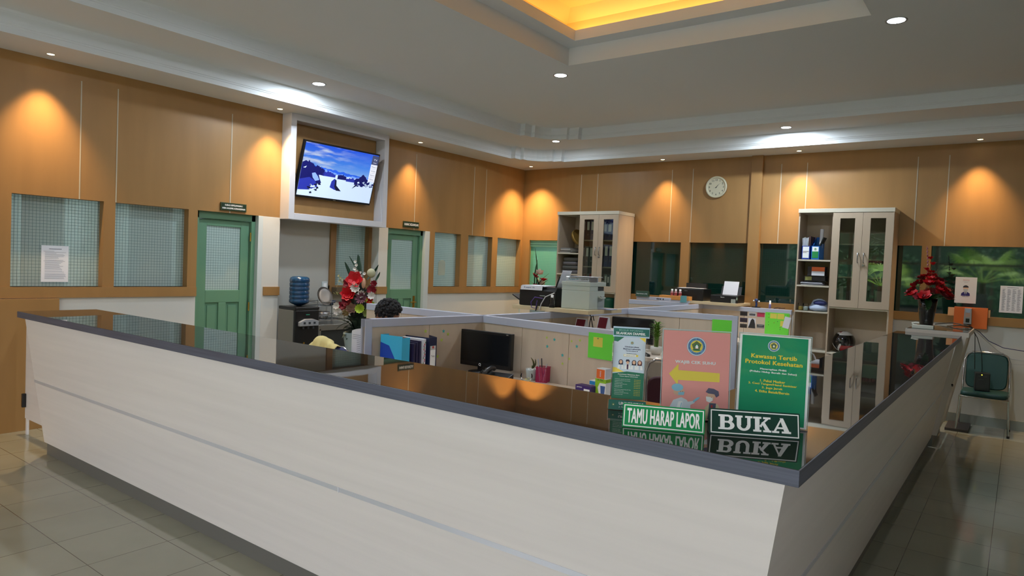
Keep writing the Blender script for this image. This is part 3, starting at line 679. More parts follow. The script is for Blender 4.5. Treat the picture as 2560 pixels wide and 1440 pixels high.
# ------------------------------------------------------------------ door signs, wall papers, wall clock
def wall_sign(name, label, y0, z1, w_, h_, lines):
    t = thing(name, label, 'sign', (.002, y0, z1-h_))
    b = MB(); b.box((0, 0, 0), (.014, w_, h_)); b.build('board', M('sign_frame', (60, 66, 34), .4), t, bevel=.002)
    b = MB(); b.box((.014, .008, .008), (.0155, w_-.008, h_-.008)); p = b.build('plate', M('sign_plate', (10, 40, 22), .35), t)
    b = MB(); n = len(lines)
    for i, s_ in enumerate(lines):
        hh = (h_-.03)/n*.62; b.text(s_, frame((.0162, w_/2, h_/2+(n-1)/2*(h_-.02)/n-i*(h_-.02)/n), (0, 1, 0), (0, 0, 1)), hh, 0, bold=.02, wd=(w_*(.68 if (n == 2 and i == 0) else .88)))
    b.build('lettering', m_wht, p)
wall_sign('door_sign', 'green two-line name sign above the left green door', -5.645, 2.212, .31, .088, ('KABAG KEPEGAWAIAN /', 'KABAG AKADEMIK & KEMAHASISWAAN'))
wall_sign('door_sign', 'green one-line name sign above the right green door', -2.893, 2.215, .31, .085, ('KABAG KEUANGAN',))

def notice(label, origin, xd, w_, h_, kind, cat='notice'):
    """sheet of paper stuck on glass; kind picks the print"""
    t = thing('notice_sheet', label, cat, origin)
    F = frame((0, 0, 0), xd, (0, 0, 1)); b = MB(F); b.box((0, 0, 0), (w_, h_, .0012)); b.build('paper', m_paper, t)
    b = MB(F); r = random.Random(len(label)); z = .0018
    if kind == 'text':
        y = h_*.90; b.box((w_*.28, y, z-.0004), (w_*.74, y+.006, z)); y -= .02
        for k in range(26):
            if k in (8, 18, 20): y -= .006
            x0 = w_*(.08 if k in (0, 9) else .13); ln = r.uniform(.35, .8) if k < 19 else r.uniform(.7, .8)
            b.box((x0, y, z-.0004), (x0+w_*ln, y+.0022, z)); y -= h_*.028
        mats = [M('grey_print', (120, 124, 138), .8)]
    elif kind == 'mask':
        b.text('PERHATIAN', T(w_*.5, h_*.89, z), .008, 3, .02); b.text('Mohon gunakan masker', T(w_*.5, h_*.84, z), .006, 0); b.text('di area ini', T(w_*.5, h_*.80, z), .006, 0)
        cx_, cy_ = w_*.5, h_*.54
        b.prism([(cx_-.045, cy_-.08), (cx_+.045, cy_-.08), (cx_+.042, cy_-.05), (cx_+.018, cy_-.032), (cx_-.018, cy_-.032), (cx_-.042, cy_-.05)], z-.0004, z, 1)
        b.add([(cx_-.016, cy_-.034, z+.0003), (cx_, cy_-.08, z+.0003), (cx_+.016, cy_-.034, z+.0003)], [(0, 1, 2)], 4); b.add([(cx_-.003, cy_-.04, z+.0006), (cx_-.005, cy_-.075, z+.0006), (cx_+.005, cy_-.075, z+.0006), (cx_+.003, cy_-.04, z+.0006)], [(0, 1, 2, 3)], 1)
        b.prism([(cx_+.026*math.cos(a/14*2*PI), cy_+.004+.036*math.sin(a/14*2*PI)) for a in range(14)], z-.0004, z, 2)
        b.prism([(cx_+.03*math.cos(a/12*PI+.15), cy_+.016+.03*math.sin(a/12*PI+.15)) for a in range(12)], z, z+.0005, 0)
        b.prism([(cx_-.024, cy_+.002), (cx_-.018, cy_-.024), (cx_, cy_-.032), (cx_+.018, cy_-.024), (cx_+.024, cy_+.002), (cx_, cy_+.008)], z, z+.0006, 4)
        b.text('TERIMA KASIH', T(w_*.5, h_*.26, z), .007, 0, .02)
        mats = [m_ink, M('suit_print', (46, 44, 120), .7), m_skin, m_redp, M('mask_print', (190, 196, 204), .7)]
    else:
        b.box((w_*.3, h_*.93, z-.0004), (w_*.8, h_*.945, z))
        for k in range(24):
            for q in range(4): b.box((w_*(.1+.22*q), h_*(.86-.034*k), z-.0004), (w_*(.1+.22*q+r.uniform(.08, .17)), h_*(.873-.034*k), z))
        mats = [M('grey_print', (120, 124, 138), .8)]
    b.build('print', mats, t); return t
notice('typed sheet taped low on the leftmost wire-glass window', (-.088, -7.305, 1.322), (0, 1, 0), .222, .335, 'text')
notice('sheet with a masked man in a suit on the dark window beside the flowers', (6.432, .047, 1.425), (1, 0, 0), .215, .31, 'mask')
notice('sheet with a table of small print, rightmost on the dark window', (6.875, .047, 1.342), (1, 0, 0), .215, .31, 'table')
b = MB(); F = frame((-.087, -2.03, 1.45), (0, 1, 0), (0, 0, 1)); pts = [(0, 0), (.15, 0), (.155, .02), (.155, .19), (.15, .21), (.11, .235), (.05, .235), (.0, .21), (-.005, .19), (-.005, .02)]
b.X = F; b.prism(pts, 0, .001); tag(b.build('paper_patch', M('frosted_patch', (170, 180, 165), .8)), 'round-topped pale paper patch stuck on the third window from the left', 'notice')

t = thing('wall_clock', 'round white wall clock with a cream rim on the tan back wall', 'clock', (3.455, 0, 2.905))
F = frame((0, 0, 0), (1, 0, 0), (0, 0, 1)); R_ = .158
b = MB(F); b.lathe([(R_*.80, .022), (R_*.86, .036), (R_*.93, .042), (R_, .03), (R_*.99, .004), (R_*.9, 0)], 48); b.build('rim', M('clock_rim', (196, 192, 168), .35), t)
b = MB(F); b.lathe([(.001, .02), (R_*.84, .02)], 40); p = b.build('dial', M('clock_dial', (206, 212, 220), .4), t)
b = MB(F)
for h_ in range(1, 13):
    a = PI/2-h_*PI/6; b.text(str(h_), T(math.cos(a)*R_*.66, math.sin(a)*R_*.66, .0225), .026, 0, .025)
for m_ in range(60):
    a = m_*PI/30; b.add([(math.cos(a+d)*R_*q, math.sin(a+d)*R_*q, .0206) for q, d in ((.775, -.006), (.81, -.006), (.81, .006), (.775, .006))], [(0, 3, 2, 1)])
b.build('numerals', M('clock_ink', (52, 58, 60), .6), p)
b = MB(F)
def hand(a, L, w_, z): b.add([(math.cos(a+PI/2)*w_-math.cos(a)*L*.2, math.sin(a+PI/2)*w_-math.sin(a)*L*.2, z), (math.cos(a-PI/2)*w_-math.cos(a)*L*.2, math.sin(a-PI/2)*w_-math.sin(a)*L*.2, z), (math.cos(a)*L, math.sin(a)*L, z)], [(0, 1, 2)])
hand(PI/2-math.radians(35), R_*.42, .004, .023); hand(PI/2-math.radians(46), R_*.63, .003, .0245)
b.build('hands', m_ink, t)
b = MB(F); hand(PI/2-math.radians(252), R_*.38, .0015, .026); b.lathe([(.006, .02), (.006, .027), (.001, .028)], 12); b.build('second_hand', m_ink, t)

# ------------------------------------------------------------------ cabinets with their contents
CW, CH = 1.095, 2.535
def cabinet(label, x, depth):
    t = thing('office_cabinet', label, 'cabinet', (x, -depth, 0), 0, 'tall cream cabinets against the back wall')
    D = depth-.012; s = .018; xm = .415
    b = MB(); b.box((0, .0, 0), (s, D, CH-.05)); b.box((CW-s, 0, 0), (CW, D, CH-.05)); b.box((xm-s/2, .004, 0), (xm+s/2, D, CH-.05)); b.box((0, D-.006, 0), (CW, D, CH-.05)); b.box((s, .01, 0), (CW-s, D, .06)); b.build('carcass', m_cab, t)
    b = MB(); b.box((-.004, -.022, CH-.05), (CW+.004, D, CH)); b.build('top_board', m_cabtop, t, bevel=.002)
    for z in (1.885, 1.555, 1.222, .72):
        b = MB(); b.box((s, 0, z-.02), (xm-s/2, D-.006, z)); b.build('shelf', m_cabtop, t)
    for z in (2.095, 1.685): b = MB(); b.box((xm+s/2, .03, z-.016), (CW-s, D-.006, z)); b.build('shelf', m_cabtop, t)
    for z in (1.30, .72): b = MB(); b.box((xm+s/2, 0, z-.022), (CW-s, D-.006, z)); b.build('shelf', m_cabtop, t)
    mid = (xm+CW)/2
    for i, (a, c_) in enumerate(((xm+.0, mid-.0015), (mid+.0015, CW-.002))):
        b = MB(); st = .085; z0, z1 = 1.30, CH-.055
        b.box((a, -.018, z0), (a+st, -.001, z1)); b.box((c_-st, -.018, z0), (c_, -.001, z1)); b.box((a+st, -.018, z0), (c_-st, -.001, z0+.09)); b.box((a+st, -.018, z1-.07), (c_-st, -.001, z1))
        d = b.build('door', m_cab, t)
        b = MB(); b.box((a+st-.005, -.008, z0+.085), (c_-st+.005, -.005, z1-.065)); b.build('door_glass', m_dispglass, d)
        hx = c_-.032 if i == 0 else a+.032
        b = MB(); b.tube([(hx, -.018, 1.86), (hx, -.042, 1.865), (hx, -.046, 1.92), (hx, -.042, 1.975), (hx, -.018, 1.98)], .006, 8); b.build('handle', m_steel, d)
        b = MB(); b.box((a, -.018, .06), (c_, -.001, .69)); d2 = b.build('lower_door', m_cab, t, bevel=.001)
    b = MB(); b.cyl((mid+.03, -.018, 1.83), (mid+.03, -.028, 1.83), .012); b.box((mid+.027, -.06, 1.825), (mid+.033, -.028, 1.835)); b.build('lock', m_steel, t)
    return t
cabinet('tall cream cabinet with binders behind its glass doors, left of the wall clock', 1.072, .515)
cabinet('tall cream cabinet with a helmet on its low shelf, right of the wall clock', 4.712, .388)

def binder(x, y, z, col, label, w_=.068, h_=.305, d=.27, tilt=0):
    t = thing('ring_binder', label, 'binder', (x, y, z)); t.rotation_euler = (0, tilt, 0)
    b = MB(); b.box((0, 0, 0), (.003, d, h_)); b.box((w_-.003, 0, 0), (w_, d, h_)); b.box((0, 0, 0), (w_, .003, h_)); b.build('cover', col, t)
    b = MB(); b.box((.005, .006, .006), (w_-.005, d-.01, h_-.01)); b.build('pages', m_paper, t)
    b = MB(); b.box((.014, -.001, h_*.5), (w_-.014, 0, h_*.93)); b.build('spine_label', m_wht, t)
    b = MB(); b.X = frame((w_/2, 0, h_*.27), (1, 0, 0), (0, 0, 1)); b.lathe([(.007, .0006), (.012, .002), (.012, 0)], 14, cap=False); b.build('finger_ring', m_steel, t)
    return t
cx_, cy_ = 1.072, -.515
row = [('binder_blue', m_blue), ('binder_navy', m_navy)]
for i in range(4): binder(cx_+.435+.075*i, cy_+.035, 2.0952, (m_blue, m_navy, m_blue, m_navy)[i], 'blue ring binder on the top shelf behind the left glass door, %s from the left' % ('first', 'second', 'third', 'fourth')[i])
for i in range(2): binder(cx_+.80+.085*i, cy_+.035, 2.0952, m_blue, 'royal blue binder on the top shelf behind the right glass door, %s one' % ('left', 'right')[i], w_=.08, h_=.26)
for i in range(4): binder(cx_+.435+.075*i, cy_+.035, 1.6852, m_bblack, 'black ring binder on the middle shelf behind the left glass door, %s from the left' % ('first', 'second', 'third', 'fourth')[i])
for i in range(4): binder(cx_+.765+.078*i, cy_+.035, 1.6852, m_blue, 'blue ring binder on the middle shelf behind the right glass door, %s from the left' % ('first', 'second', 'third', 'fourth')[i], w_=.074, h_=.34)
bk = [(78, 50, 40), (120, 60, 34), (196, 140, 60), (60, 60, 66), (150, 40, 40), (120, 24, 34), (90, 40, 40)]
for i, c_ in enumerate(bk):
    b = MB(); h_ = (.24, .26, .22, .27, .27, .25, .26)[i]; b.box((0, 0, 0), (.036, .2, h_), 0); b.box((.004, .003, h_-.002), (.032, .202, h_+.001), 1)
    o = b.build('bound_book', [M('book%d' % i, c_, .6), m_paper]); o.location = (cx_+.44+.039*i, cy_+.04, 1.3005)
    tag(o, '%s bound book on the bottom shelf behind the left glass door' % ('dark brown', 'reddish brown', 'short mustard', 'charcoal', 'brick red', 'wine red', 'maroon brown')[i], 'book', 'bound books behind the left cabinet door')
for i in range(6):
    c_ = [(110, 60, 30), (200, 206, 200), (150, 170, 165), (40, 70, 74), (210, 214, 210), (36, 60, 90)][i]
    b = MB(); h_ = (.2, .17, .27, .26, .26, .25)[i]; b.box((0, 0, 0), (.042, .22, h_), 0); b.box((.008, -.001, h_*.55), (.034, 0, h_*.9), 1)
    o = b.build('report_folder', [M('rep%d' % i, c_, .5), m_wht]); o.location = (cx_+.77+.047*i, cy_+.04, 1.3005)
    tag(o, '%s report folder on the bottom shelf behind the right glass door' % ('brown', 'short white', 'pale grey', 'dark teal', 'white', 'navy')[i], 'folder', 'report folders behind the right cabinet door')
def papers(name, label, x, y, z, w_, d, n, th, cols_, cat='paper stack', seed=1, jit=.02):
    """a loose pile: each sheet bundle slightly turned"""
    t = thing(name, label, cat, (x, y, z)); r = random.Random(seed); zz = 0
    for i in range(n):
        b = MB(); hh = th*r.uniform(.7, 1.3); a = r.uniform(-1, 1)*jit*5; b.X = T(w_/2+r.uniform(-jit, jit), d/2+r.uniform(-jit, jit), zz) @ RZ(a); b.box((-w_/2, -d/2, 0), (w_/2, d/2, hh)); b.build('bundle', cols_[i % len(cols_)], t, bevel=min(hh*.2, .002)); zz += hh+.0004
    return zz
papers('paper_stack', 'grey paper bundles on the upper open shelf of the left cabinet', cx_+.04, cy_+.06, 1.886, .19, .28, 4, .022, [M('old_paper', (160, 156, 150), .8), M('old_paper2', (130, 130, 128), .8)], seed=4)
t = thing('spare_clock', 'round wall clock with a brass rim leaning on papers in the left cabinet', 'clock', (cx_+.27, cy_+.22, 2.13))
t.rotation_euler = (math.radians(12), math.radians(58), 0)
F = frame((0, 0, 0), (1, 0, 0), (0, 1, 0)); b = MB(); b.lathe([(.12, -.02), (.15, -.02), (.15, .025), (.14, .03), (.132, .02)], 40); b.build('rim', M('brass_rim', (150, 120, 60), .35, metal=.6), t)
b = MB(); b.lathe([(.001, .015), (.136, .015)], 32); b.build('dial', M('spare_dial', (186, 184, 188), .5), t)
def cloth(x, y, z, w_, d, h_, col, label):
    b = MB(); rings = []; r = random.Random(int(z*1000))
    for q, (k, zz) in enumerate(((.8, 0), (.98, .12), (1.0, .5), (.98, .85), (.8, 1.0))):
        rings.append([(w_/2*k*math.copysign(abs(math.cos(a))**.45, math.cos(a))+r.uniform(-.004, .004), d/2*k*math.copysign(abs(math.sin(a))**.45, math.sin(a)), h_*zz+r.uniform(-.003, .003)*(0 < zz < 1)) for a in [2*PI*i/24 for i in range(24)]])
    b.loft(rings); o = b.build('folded_cloth', col); o.location = (x, y, z); tag(o, label, 'cloth', 'folded grey cloths in the left cabinet')
for i in range(4): cloth(cx_+.215, cy_+.21, (1.5555, 1.618, 1.687, 1.752)[i], .34-.02*i, .34, (.062, .068, .064, .06)[i], M('cloth%d' % (i % 2), ((104, 100, 104), (88, 88, 86))[i % 2], .9), 'folded grey cloth on the middle open shelf, %s of the pile' % ('lowest', 'second', 'third', 'topmost')[i])
b = MB(); b.box((0, 0, 0), (.2, .2, .1)); o = b.build('storage_box', M('brown_carton', (120, 84, 50), .8), bevel=.003); o.location = (cx_+.17, cy_+.12, 1.2225); tag(o, 'brown carton on the shelf under the grey cloths', 'box')
# things low in the open bay of the left cabinet, behind the printer
t = thing('round_tin', 'dark green round tin in the low bay of the left cabinet', 'tin', (cx_+.90, cy_+.16, .7205)); b = MB(); b.lathe([(.10, 0), (.10, .42), (.102, .425), (.102, .47), (.09, .49), (.001, .495)], 28); b.build('body', M('tin_green', (24, 88, 70), .35), t)
b = MB(); b.box((0, 0, 0), (.06, .15, .5)); o = b.build('document_box', m_bblack); o.location = (cx_+1.012, cy_+.10, .7205); tag(o, 'dark document box right of the green tin', 'box')

# right cabinet contents
rx, ry = 4.712, -.388
def magfile(x, y, z, col, lab_col, label, tallback=True):
    t = thing('magazine_file', label, 'file box', (x, y, z)); w_, d, h_ = .10, .25, .30
    b = MB(); pr = [(0, 0), (d, 0), (d, h_), (.09, h_*.62), (0, h_*.58)]
    for xx in (0, w_-.003): b.prism(pr, xx, xx+.003, 0, axis=0)
    b.box((0, 0, 0), (w_, .003, h_*.58)); b.box((0, d-.003, 0), (w_, d, h_)); b.box((0, 0, 0), (w_, d, .003)); b.build('shell', col, t)
    b = MB(); b.box((.012, -.0012, .02), (w_-.012, -.0002, h_*.55)); p = b.build('front_label', m_wht, t); return t, p
t, p = magfile(rx+.05, ry+.03, 1.886, M('file_royal', (28, 60, 160), .4), None, 'royal blue magazine file holding papers and a brown book, left one')
b = MB(); b.box((.014, -.0018, .10), (.086, -.0012, .106)); b.box((.014, -.0018, .085), (.06, -.0012, .09)); b.build('print', M('brown_print', (96, 70, 66), .7), p)
for i in range(7): b = MB(); b.X = T(.012+.009*i, .02, .006) @ Matrix.Rotation(.02*(i-3), 4, 'Y'); b.box((0, 0, 0), (.004, .21, .27+.006*(i % 3))); b.build('paper_bundle', m_paper if i < 5 else m_wht, t)
b = MB(); b.box((.074, .02, .006), (.096, .21, .30)); b.build('brown_book', M('brown_book', (74, 44, 40), .5), t)
t, p = magfile(rx+.165, ry+.03, 1.886, M('file_light_blue', (26, 110, 200), .4), None, 'light blue magazine file with a green emblem label, right one')
def emblem(b, X, r, mi, ring=True):
    """round crest: mi = (blue ring, yellow, green, white, red)"""
    def disc(rr, m_, z): b.add([(rr*math.cos(2*PI*i/30), rr*math.sin(2*PI*i/30), z) for i in range(30)], [tuple(range(30))], m_, X)
    if ring: disc(r, mi[0], 0); disc(r*.97, mi[3], .0003); disc(r*.90, mi[0], .0006); disc(r*.64, mi[1], .0009)
    pent = lambda rr, z, m_: b.add([(rr*math.cos(PI/2+2*PI*i/5), rr*math.sin(PI/2+2*PI*i/5)+r*.05, z) for i in range(5)], [(0, 1, 2, 3, 4)], m_, X)
    pent(r*.52, .0012, mi[2]); pent(r*.38, .0015, mi[1] if not ring else mi[4]); pent(r*.34, .0018, mi[2])
    b.add([(-r*.12, -r*.22, .0021), (r*.16, -r*.22, .0021), (r*.16, r*.02, .0021), (r*.02, r*.2, .0021), (-r*.12, r*.02, .0021)], [(0, 1, 2, 3, 4)], mi[3], X)
    b.add([(-r*.45, -r*.36, .0021), (-r*.3, -r*.46, .0021), (r*.3, -r*.46, .0021), (r*.45, -r*.36, .0021), (r*.3, -r*.32, .0021), (-r*.3, -r*.32, .0021)], [(0, 1, 2, 3, 4, 5)], mi[2], X)
b = MB(); b.box((.012, -.002, .02), (.088, -.0013, .105), 2); emblem(b, frame((.05, -.002, .135), (1, 0, 0), (0, 0, 1)), .026, (0, 1, 2, 3, 4), False); b.build('emblem_print', [m_logo_b, m_gold, M('label_green', (30, 140, 70), .5), m_wht, m_redp], p)
b = MB(); b.X = T(.02, .06, .01) @ Matrix.Rotation(.42, 4, 'Y'); b.box((-.02, 0, .02), (-.008, .15, .30)); b.build('leaning_folder', m_black, t)
b = MB(); b.tube([(.075, .14, .02), (.08, .15, .2), (.085, .15, .40)], .022, 12); b.build('paper_roll', m_paper, t)
def carton(name, label, x, y, z, w_, d, h_, mats, parts=(), rz=0, cat='box', group=None):
    t = thing(name, label, cat, (x, y, z), rz, group); b = MB(); b.box((0, 0, 0), (w_, d, h_)); b.build('carton', mats, t, bevel=.0015)
    for (nm, a, c_, m_) in parts: b = MB(); b.box(a, c_); b.build(nm, m_, t)
    return t
carton('toner_box', 'black and pale carton under the orange box on the right cabinet shelf', rx+.09, ry+.07, 1.61, .25, .16, .065, M('black_carton', (34, 32, 34), .6), [('end_label', (.01, -.001, .008), (.09, -.0002, .056), M('label_olive', (150, 150, 84), .7))])
t = carton('orange_box', 'orange and white carton on the middle open shelf of the right cabinet', rx+.13, ry+.05, 1.676, .21, .14, .12, M('black_carton', (34, 32, 34), .6), [('orange_label', (.05, -.001, .062), (.205, -.0002, .116), M('carton_orange', (214, 100, 40), .5)), ('white_label', (.05, -.001, .006), (.205, -.0002, .060), m_paper)])
papers('magazine_stack', 'slipping pile of magazines on the middle open shelf of the right cabinet', rx+.06, ry+.04, 1.556, .26, .2, 6, .008, [m_paper, M('mag', (150, 150, 160), .5), m_ink], seed=8, jit=.012)
t = thing('plastic_bag', 'crumpled clear and blue plastic bag on the lowest open shelf of the right cabinet', 'bag', (rx+.275, ry+.14, 1.223))
r = random.Random(5); b = MB(); rings = []
for q, (k, zz) in enumerate(((.7, 0), (1.15, .02), (1.1, .05), (.85, .08), (.8, .11), (.6, .14), (.2, .16))):
    rings.append([(.115*k*math.cos(2*PI*i/22)*(1+r.uniform(-.12, .12)), .10*k*math.sin(2*PI*i/22)*(1+r.uniform(-.12, .12)), zz) for i in range(22)])
b.loft(rings); b.build('bag', M('bag_white', (176, 190, 214), .35), t)
b = MB(); b.ball((.02, -.06, .105), .075, n=16, sc=(1.1, .5, .5)); b.build('blue_content', M('bag_blue', (36, 48, 108), .4), t)
for i, (dx, c_, lab) in enumerate(((.04, (170, 150, 70), 'yellow'), (.085, (190, 206, 200), 'pale'))):
    t = thing('glass_jar', 'small glass jar with %s contents on the right cabinet shelf' % lab, 'jar', (rx+.02+dx*1.3, ry+.05, 1.2225)); b = MB(); b.lathe([(.032, 0), (.036, .01), (.036, .085), (.03, .095)], 20, cap=False); b.build('glass', m_clear, t)
    b = MB(); b.lathe([(.001, .003), (.03, .003), (.03, .05), (.001, .055)], 16); b.build('contents', M('jar%d' % i, c_, .6), t)
# behind its glass doors
carton('teal_file_set', 'set of slanted teal folders behind the left glass door', rx+.50, ry+.05, 1.6855, .15, .18, .15, m_teal)
for i in range(5): carton('red_folder', 'red-edged folder in the row behind the right glass door, %s from the left' % ('first', 'second', 'third', 'fourth', 'fifth')[i], rx+.80+.036*i, ry+.06, 1.845, .03, .18, .045, M('redfold', (150, 50, 62), .5), group='red-edged folders in the right cabinet')
carton('mint_carton', 'wide mint and white carton behind the right glass door', rx+.79, ry+.05, 1.6855, .24, .2, .155, M('mint_carton', (140, 190, 180), .5))
for i, (dx, w_, h_, c_, lab) in enumerate(((.44, .07, .22, (90, 88, 96), 'grey'), (.515, .05, .26, (190, 190, 184), 'white'), (.57, .06, .2, (60, 56, 60), 'charcoal'), (.78, .07, .22, (74, 84, 70), 'olive'), (.86, .05, .24, (40, 44, 48), 'black'), (.92, .11, .22, (150, 148, 140), 'stone'))):
    carton('box_file', '%s box file on the bottom glass-door shelf of the right cabinet' % lab, rx+dx, ry+.06, 1.3005, w_, .22, h_, M('bf%d' % i, c_, .5), group='box files in the right cabinet')
# helmet
t = thing('motorcycle_helmet', 'black, white and red full-face motorcycle helmet in the right cabinet', 'helmet', (rx+.585, ry+.17, .7205), math.radians(-28))
def hel(u, v, R=1.0):
    """shell surface: u around, v up 0..1; front is -Y"""
    th = v*PI*.86+.42; r_ = math.sin(min(th, PI-.001))*.135*R
    rr = .128*R
    zz = .135-math.cos(PI-th)*-.135
    return (r_*.93*math.cos(u), r_*1.12*math.sin(u), .135-.135*math.cos(th)*R)
b = MB(); nu, nv = 40, 16; vs = [hel(2*PI*i/nu, j/nv) for j in range(nv+1) for i in range(nu)]; fs = []; mi = []
for j in range(nv):
    for i in range(nu):
        u = (i+.5)/nu*2*PI; v = (j+.5)/nv; front = math.cos(u+PI/2)   # 1 at -Y
        vis = front > .2 and .34 < v < .66
        k = 0
        if vis: continue
        if v >= .66: k = 1 if (math.cos(u) > .1 and v < .95) else (2 if (abs(math.cos(u)) < .25 and v > .8) else 0)
        elif v < .34: k = 2 if (front > -.2 and math.cos(u) > .25) else 0
        fs.append((j*nu+i, j*nu+(i+1) % nu, (j+1)*nu+(i+1) % nu, (j+1)*nu+i)); mi.append(k)
for f, k in zip(fs, mi): b.f.append(f); b.m.append(k); b.sm.append(True)
b.v = vs; b.build('shell', [M('helmet_black', (14, 14, 16), .15, coat=.6), M('helmet_white', (210, 206, 204), .2, coat=.5), M('helmet_red', (150, 14, 26), .2, coat=.5)], t)
b = MB(); vs = [hel(-PI/2-1.38+2.76*i/20, .31+.37*j/6, .985) for j in range(7) for i in range(21)]; b.add(vs, [(j*21+i, j*21+i+1, (j+1)*21+i+1, (j+1)*21+i) for j in range(6) for i in range(20)], smooth=True); b.build('visor', M('visor_smoke', (8, 8, 9), .05, coat=1), t)
b = MB()
for s_ in (-1, 1): b.loft([[hel(-PI/2+s_*(.05+.42*q)+d, .06+.26*q+e, 1.012) for d, e in ((-.07, 0), (.07, 0), (.07, .05), (-.07, .05))] for q in [k/5 for k in range(6)]], cap=False, smooth=False)
b.build('chin_chevron', M('helmet_white', (210, 206, 204), .2, coat=.5), t)
b = MB(); b.ball(hel(-PI/2+.1, .76, 1.0), .03, sc=(1.2, .5, .45)); b.build('brow_badge', M('helmet_white', (210, 206, 204), .2, coat=.5), t)

# ------------------------------------------------------------------ office partitions, desks, shelves
PZ = 1.22
def panel(label, x0, y0, x1, y1, post0=False, post1=False, top=PZ):
    dx, dy = x1-x0, y1-y0; L = math.hypot(dx, dy); a = math.atan2(dy, dx)
    t = thing('office_partition', label, 'partition', (x0, y0, 0), a, 'low office partitions with pale grey caps')
    h = .028; b = MB()
    n = max(1, round(L/.5))
    for i in range(n): b.box((L*i/n+(.002 if i else 0), -h+.006, .08), (L*(i+1)/n-(.002 if i < n-1 else 0), h-.006, top-.055))
    b.build('panel_board', m_part, t)
    b = MB(); b.box((0, -h, top-.06), (L, h, top)); b.box((0, -h, 0), (L, h, .08))
    b.build('cap', m_cap, t, bevel=.003)
    for f, xx in ((post0, 0), (post1, L)):
        if f: b = MB(); s_ = 1 if xx == 0 else -1; b.box((xx, -h-.002, 0), (xx+s_*.06, h+.002, top)); b.build('end_post', m_cap, t, bevel=.003)
    return t
panel('partition running from its white end post back to the first crossing, nearest the counter', 3.275, -6.40, 3.43, -5.22, post0=True)
panel('partition between the first and second crossings under the printer shelf', 3.43, -5.22, 3.53, -2.80)
panel('partition between the second crossing and the back row', 3.53, -2.80, 3.50, -.47)
panel('partition arm with coloured paper stars and a lime sheet behind the desk', 3.43, -5.22, 4.86, -5.395, post1=True)
panel('partition arm running left from the first crossing, behind the seated person', 3.43, -5.22, 1.95, -5.19)
panel('partition arm behind the second desk with a lime sheet at its end', 3.53, -2.80, 4.72, -2.58, post1=True)
panel('partition arm with photographs and a lime board beside the right cabinet', 3.50, -.47, 4.70, -.43)
panel('partition arm running left in the back row, with sockets at its end', 3.49, -.93, 2.70, -1.10, post0=True, top=1.245)

def slab(name, label, x0, y0, x1, y1, z1, th=.036, cat='shelf', mat=None, legs=False):
    t = thing(name, label, cat, (x0, y0, z1-th)); b = MB(); b.box((0, 0, 0), (x1-x0, y1-y0, th)); b.build('board', mat or m_wood2, t, bevel=.0015)
    if legs:
        for xx in (.02, x1-x0-.06):
            b = MB(); b.box((xx, .03, -(z1-th)), (xx+.04, y1-y0-.03, 0)); b.build('side_leg', m_part, t)
    return t
m_desk = M('desk_top', (222, 208, 192), .3, grain=((1.5, 12, 12), .04))
DZ = .782
slab('desk', 'cream desk in the first bay right of the paper stars', 3.50, -6.15, 4.84, -5.43, DZ, cat='desk', mat=m_desk, legs=True)
slab('desk', 'cream desk in the second bay under the bamboo plant', 3.60, -3.55, 4.66, -2.86, .80, cat='desk', mat=m_desk, legs=True)
slab('desk', 'cream desk in front of the photographs in the back bay', 3.60, -1.10, 4.66, -.51, .80, cat='desk', mat=m_desk, legs=True)
slab('desk', 'cream desk where the person with black hair sits', 2.10, -5.80, 3.22, -5.24, .75, cat='desk', mat=m_desk, legs=True)
slab('wall_shelf', 'pale wooden board on top of the partition carrying two printers', 3.03, -4.27, 3.90, -3.62, 1.262)
slab('wall_shelf', 'pale wooden board carrying two black printers before the dark windows', 3.17, -.66, 4.05, -.07, 1.262)
t = thing('orange_ledge', 'short orange board lying on the back row partition below the bottles', 'board', (2.98, -.70, 1.262)); b = MB(); b.box((-.02, 0, -.0), (.42, .12, .055)); b.build('board', M('orange_wood', (226, 158, 84), .45), t, bevel=.002)
b = MB(); b.box((-.02, .01, -.04), (.42, .11, -.0)); b.build('bracket', m_cap, t)
b = MB(); b.box((0, 0, 0), (.50, .05, .045)); o = b.build('cable_duct', m_cap, bevel=.003); o.location = (2.72, -.93, 1.2455); 
tag(o, 'pale grey cable duct with black sockets on the back row partition', 'cable duct')
b = MB()
for q in (.31, .335, .36, .40): b.box((q, -.003, .014), (q+.015, .001, .032))
s2 = b.build('sockets', m_black, o)
t = thing('name_plate', 'green desk name plate with white lettering in the back row', 'name plate', (2.72, -.965, 1.2905), 0); b = MB(); b.prism([(0, 0), (.06, 0), (.045, .075), (.015, .075)], 0, .19, axis=0); b.build('block', M('plate_green', (24, 66, 42), .4), t)
b = MB(); b.text('Ricky Nurbahri, A.Md', frame((.095, .0062, .036), (1, 0, 0), (0, .015, .075)) @ T(0, 0, .001), .018, 0, .01, wd=.16); b.build('lettering', m_wht, t)
t = thing('desk_card', 'teal folded card standing on the back partition end', 'card', (3.40, -.99, 1.2465), .3); b = MB(); b.prism([(0, 0), (.06, 0), (.03, .09)], 0, .08, axis=0); b.build('card', M('teal_card', (70, 130, 132), .5), t)
for i in range(3):
    t = thing('ink_bottle', 'small white-capped bottle with a red label, %s of three on the orange board' % ('left', 'middle', 'right')[i], 'bottle', (3.13+(0, .055, .12)[i], -.65, 1.3175), 0, 'small white-capped bottles')
    b = MB(); b.lathe([(.001, 0), (.021, 0), (.021, .05), (.012, .066), (.012, .072)], 18); b.build('bottle', M('bottle_pink', (196, 150, 150), .3), t)
    b = MB(); b.lathe([(.0215, .012), (.0215, .042)], 18, cap=False); b.build('label', M('bottle_label', (150, 60, 66), .5), t)
    b = MB(); b.lathe([(.015, .07), (.015, .092), (.001, .094)], 16); b.build('cap', m_wht, t)

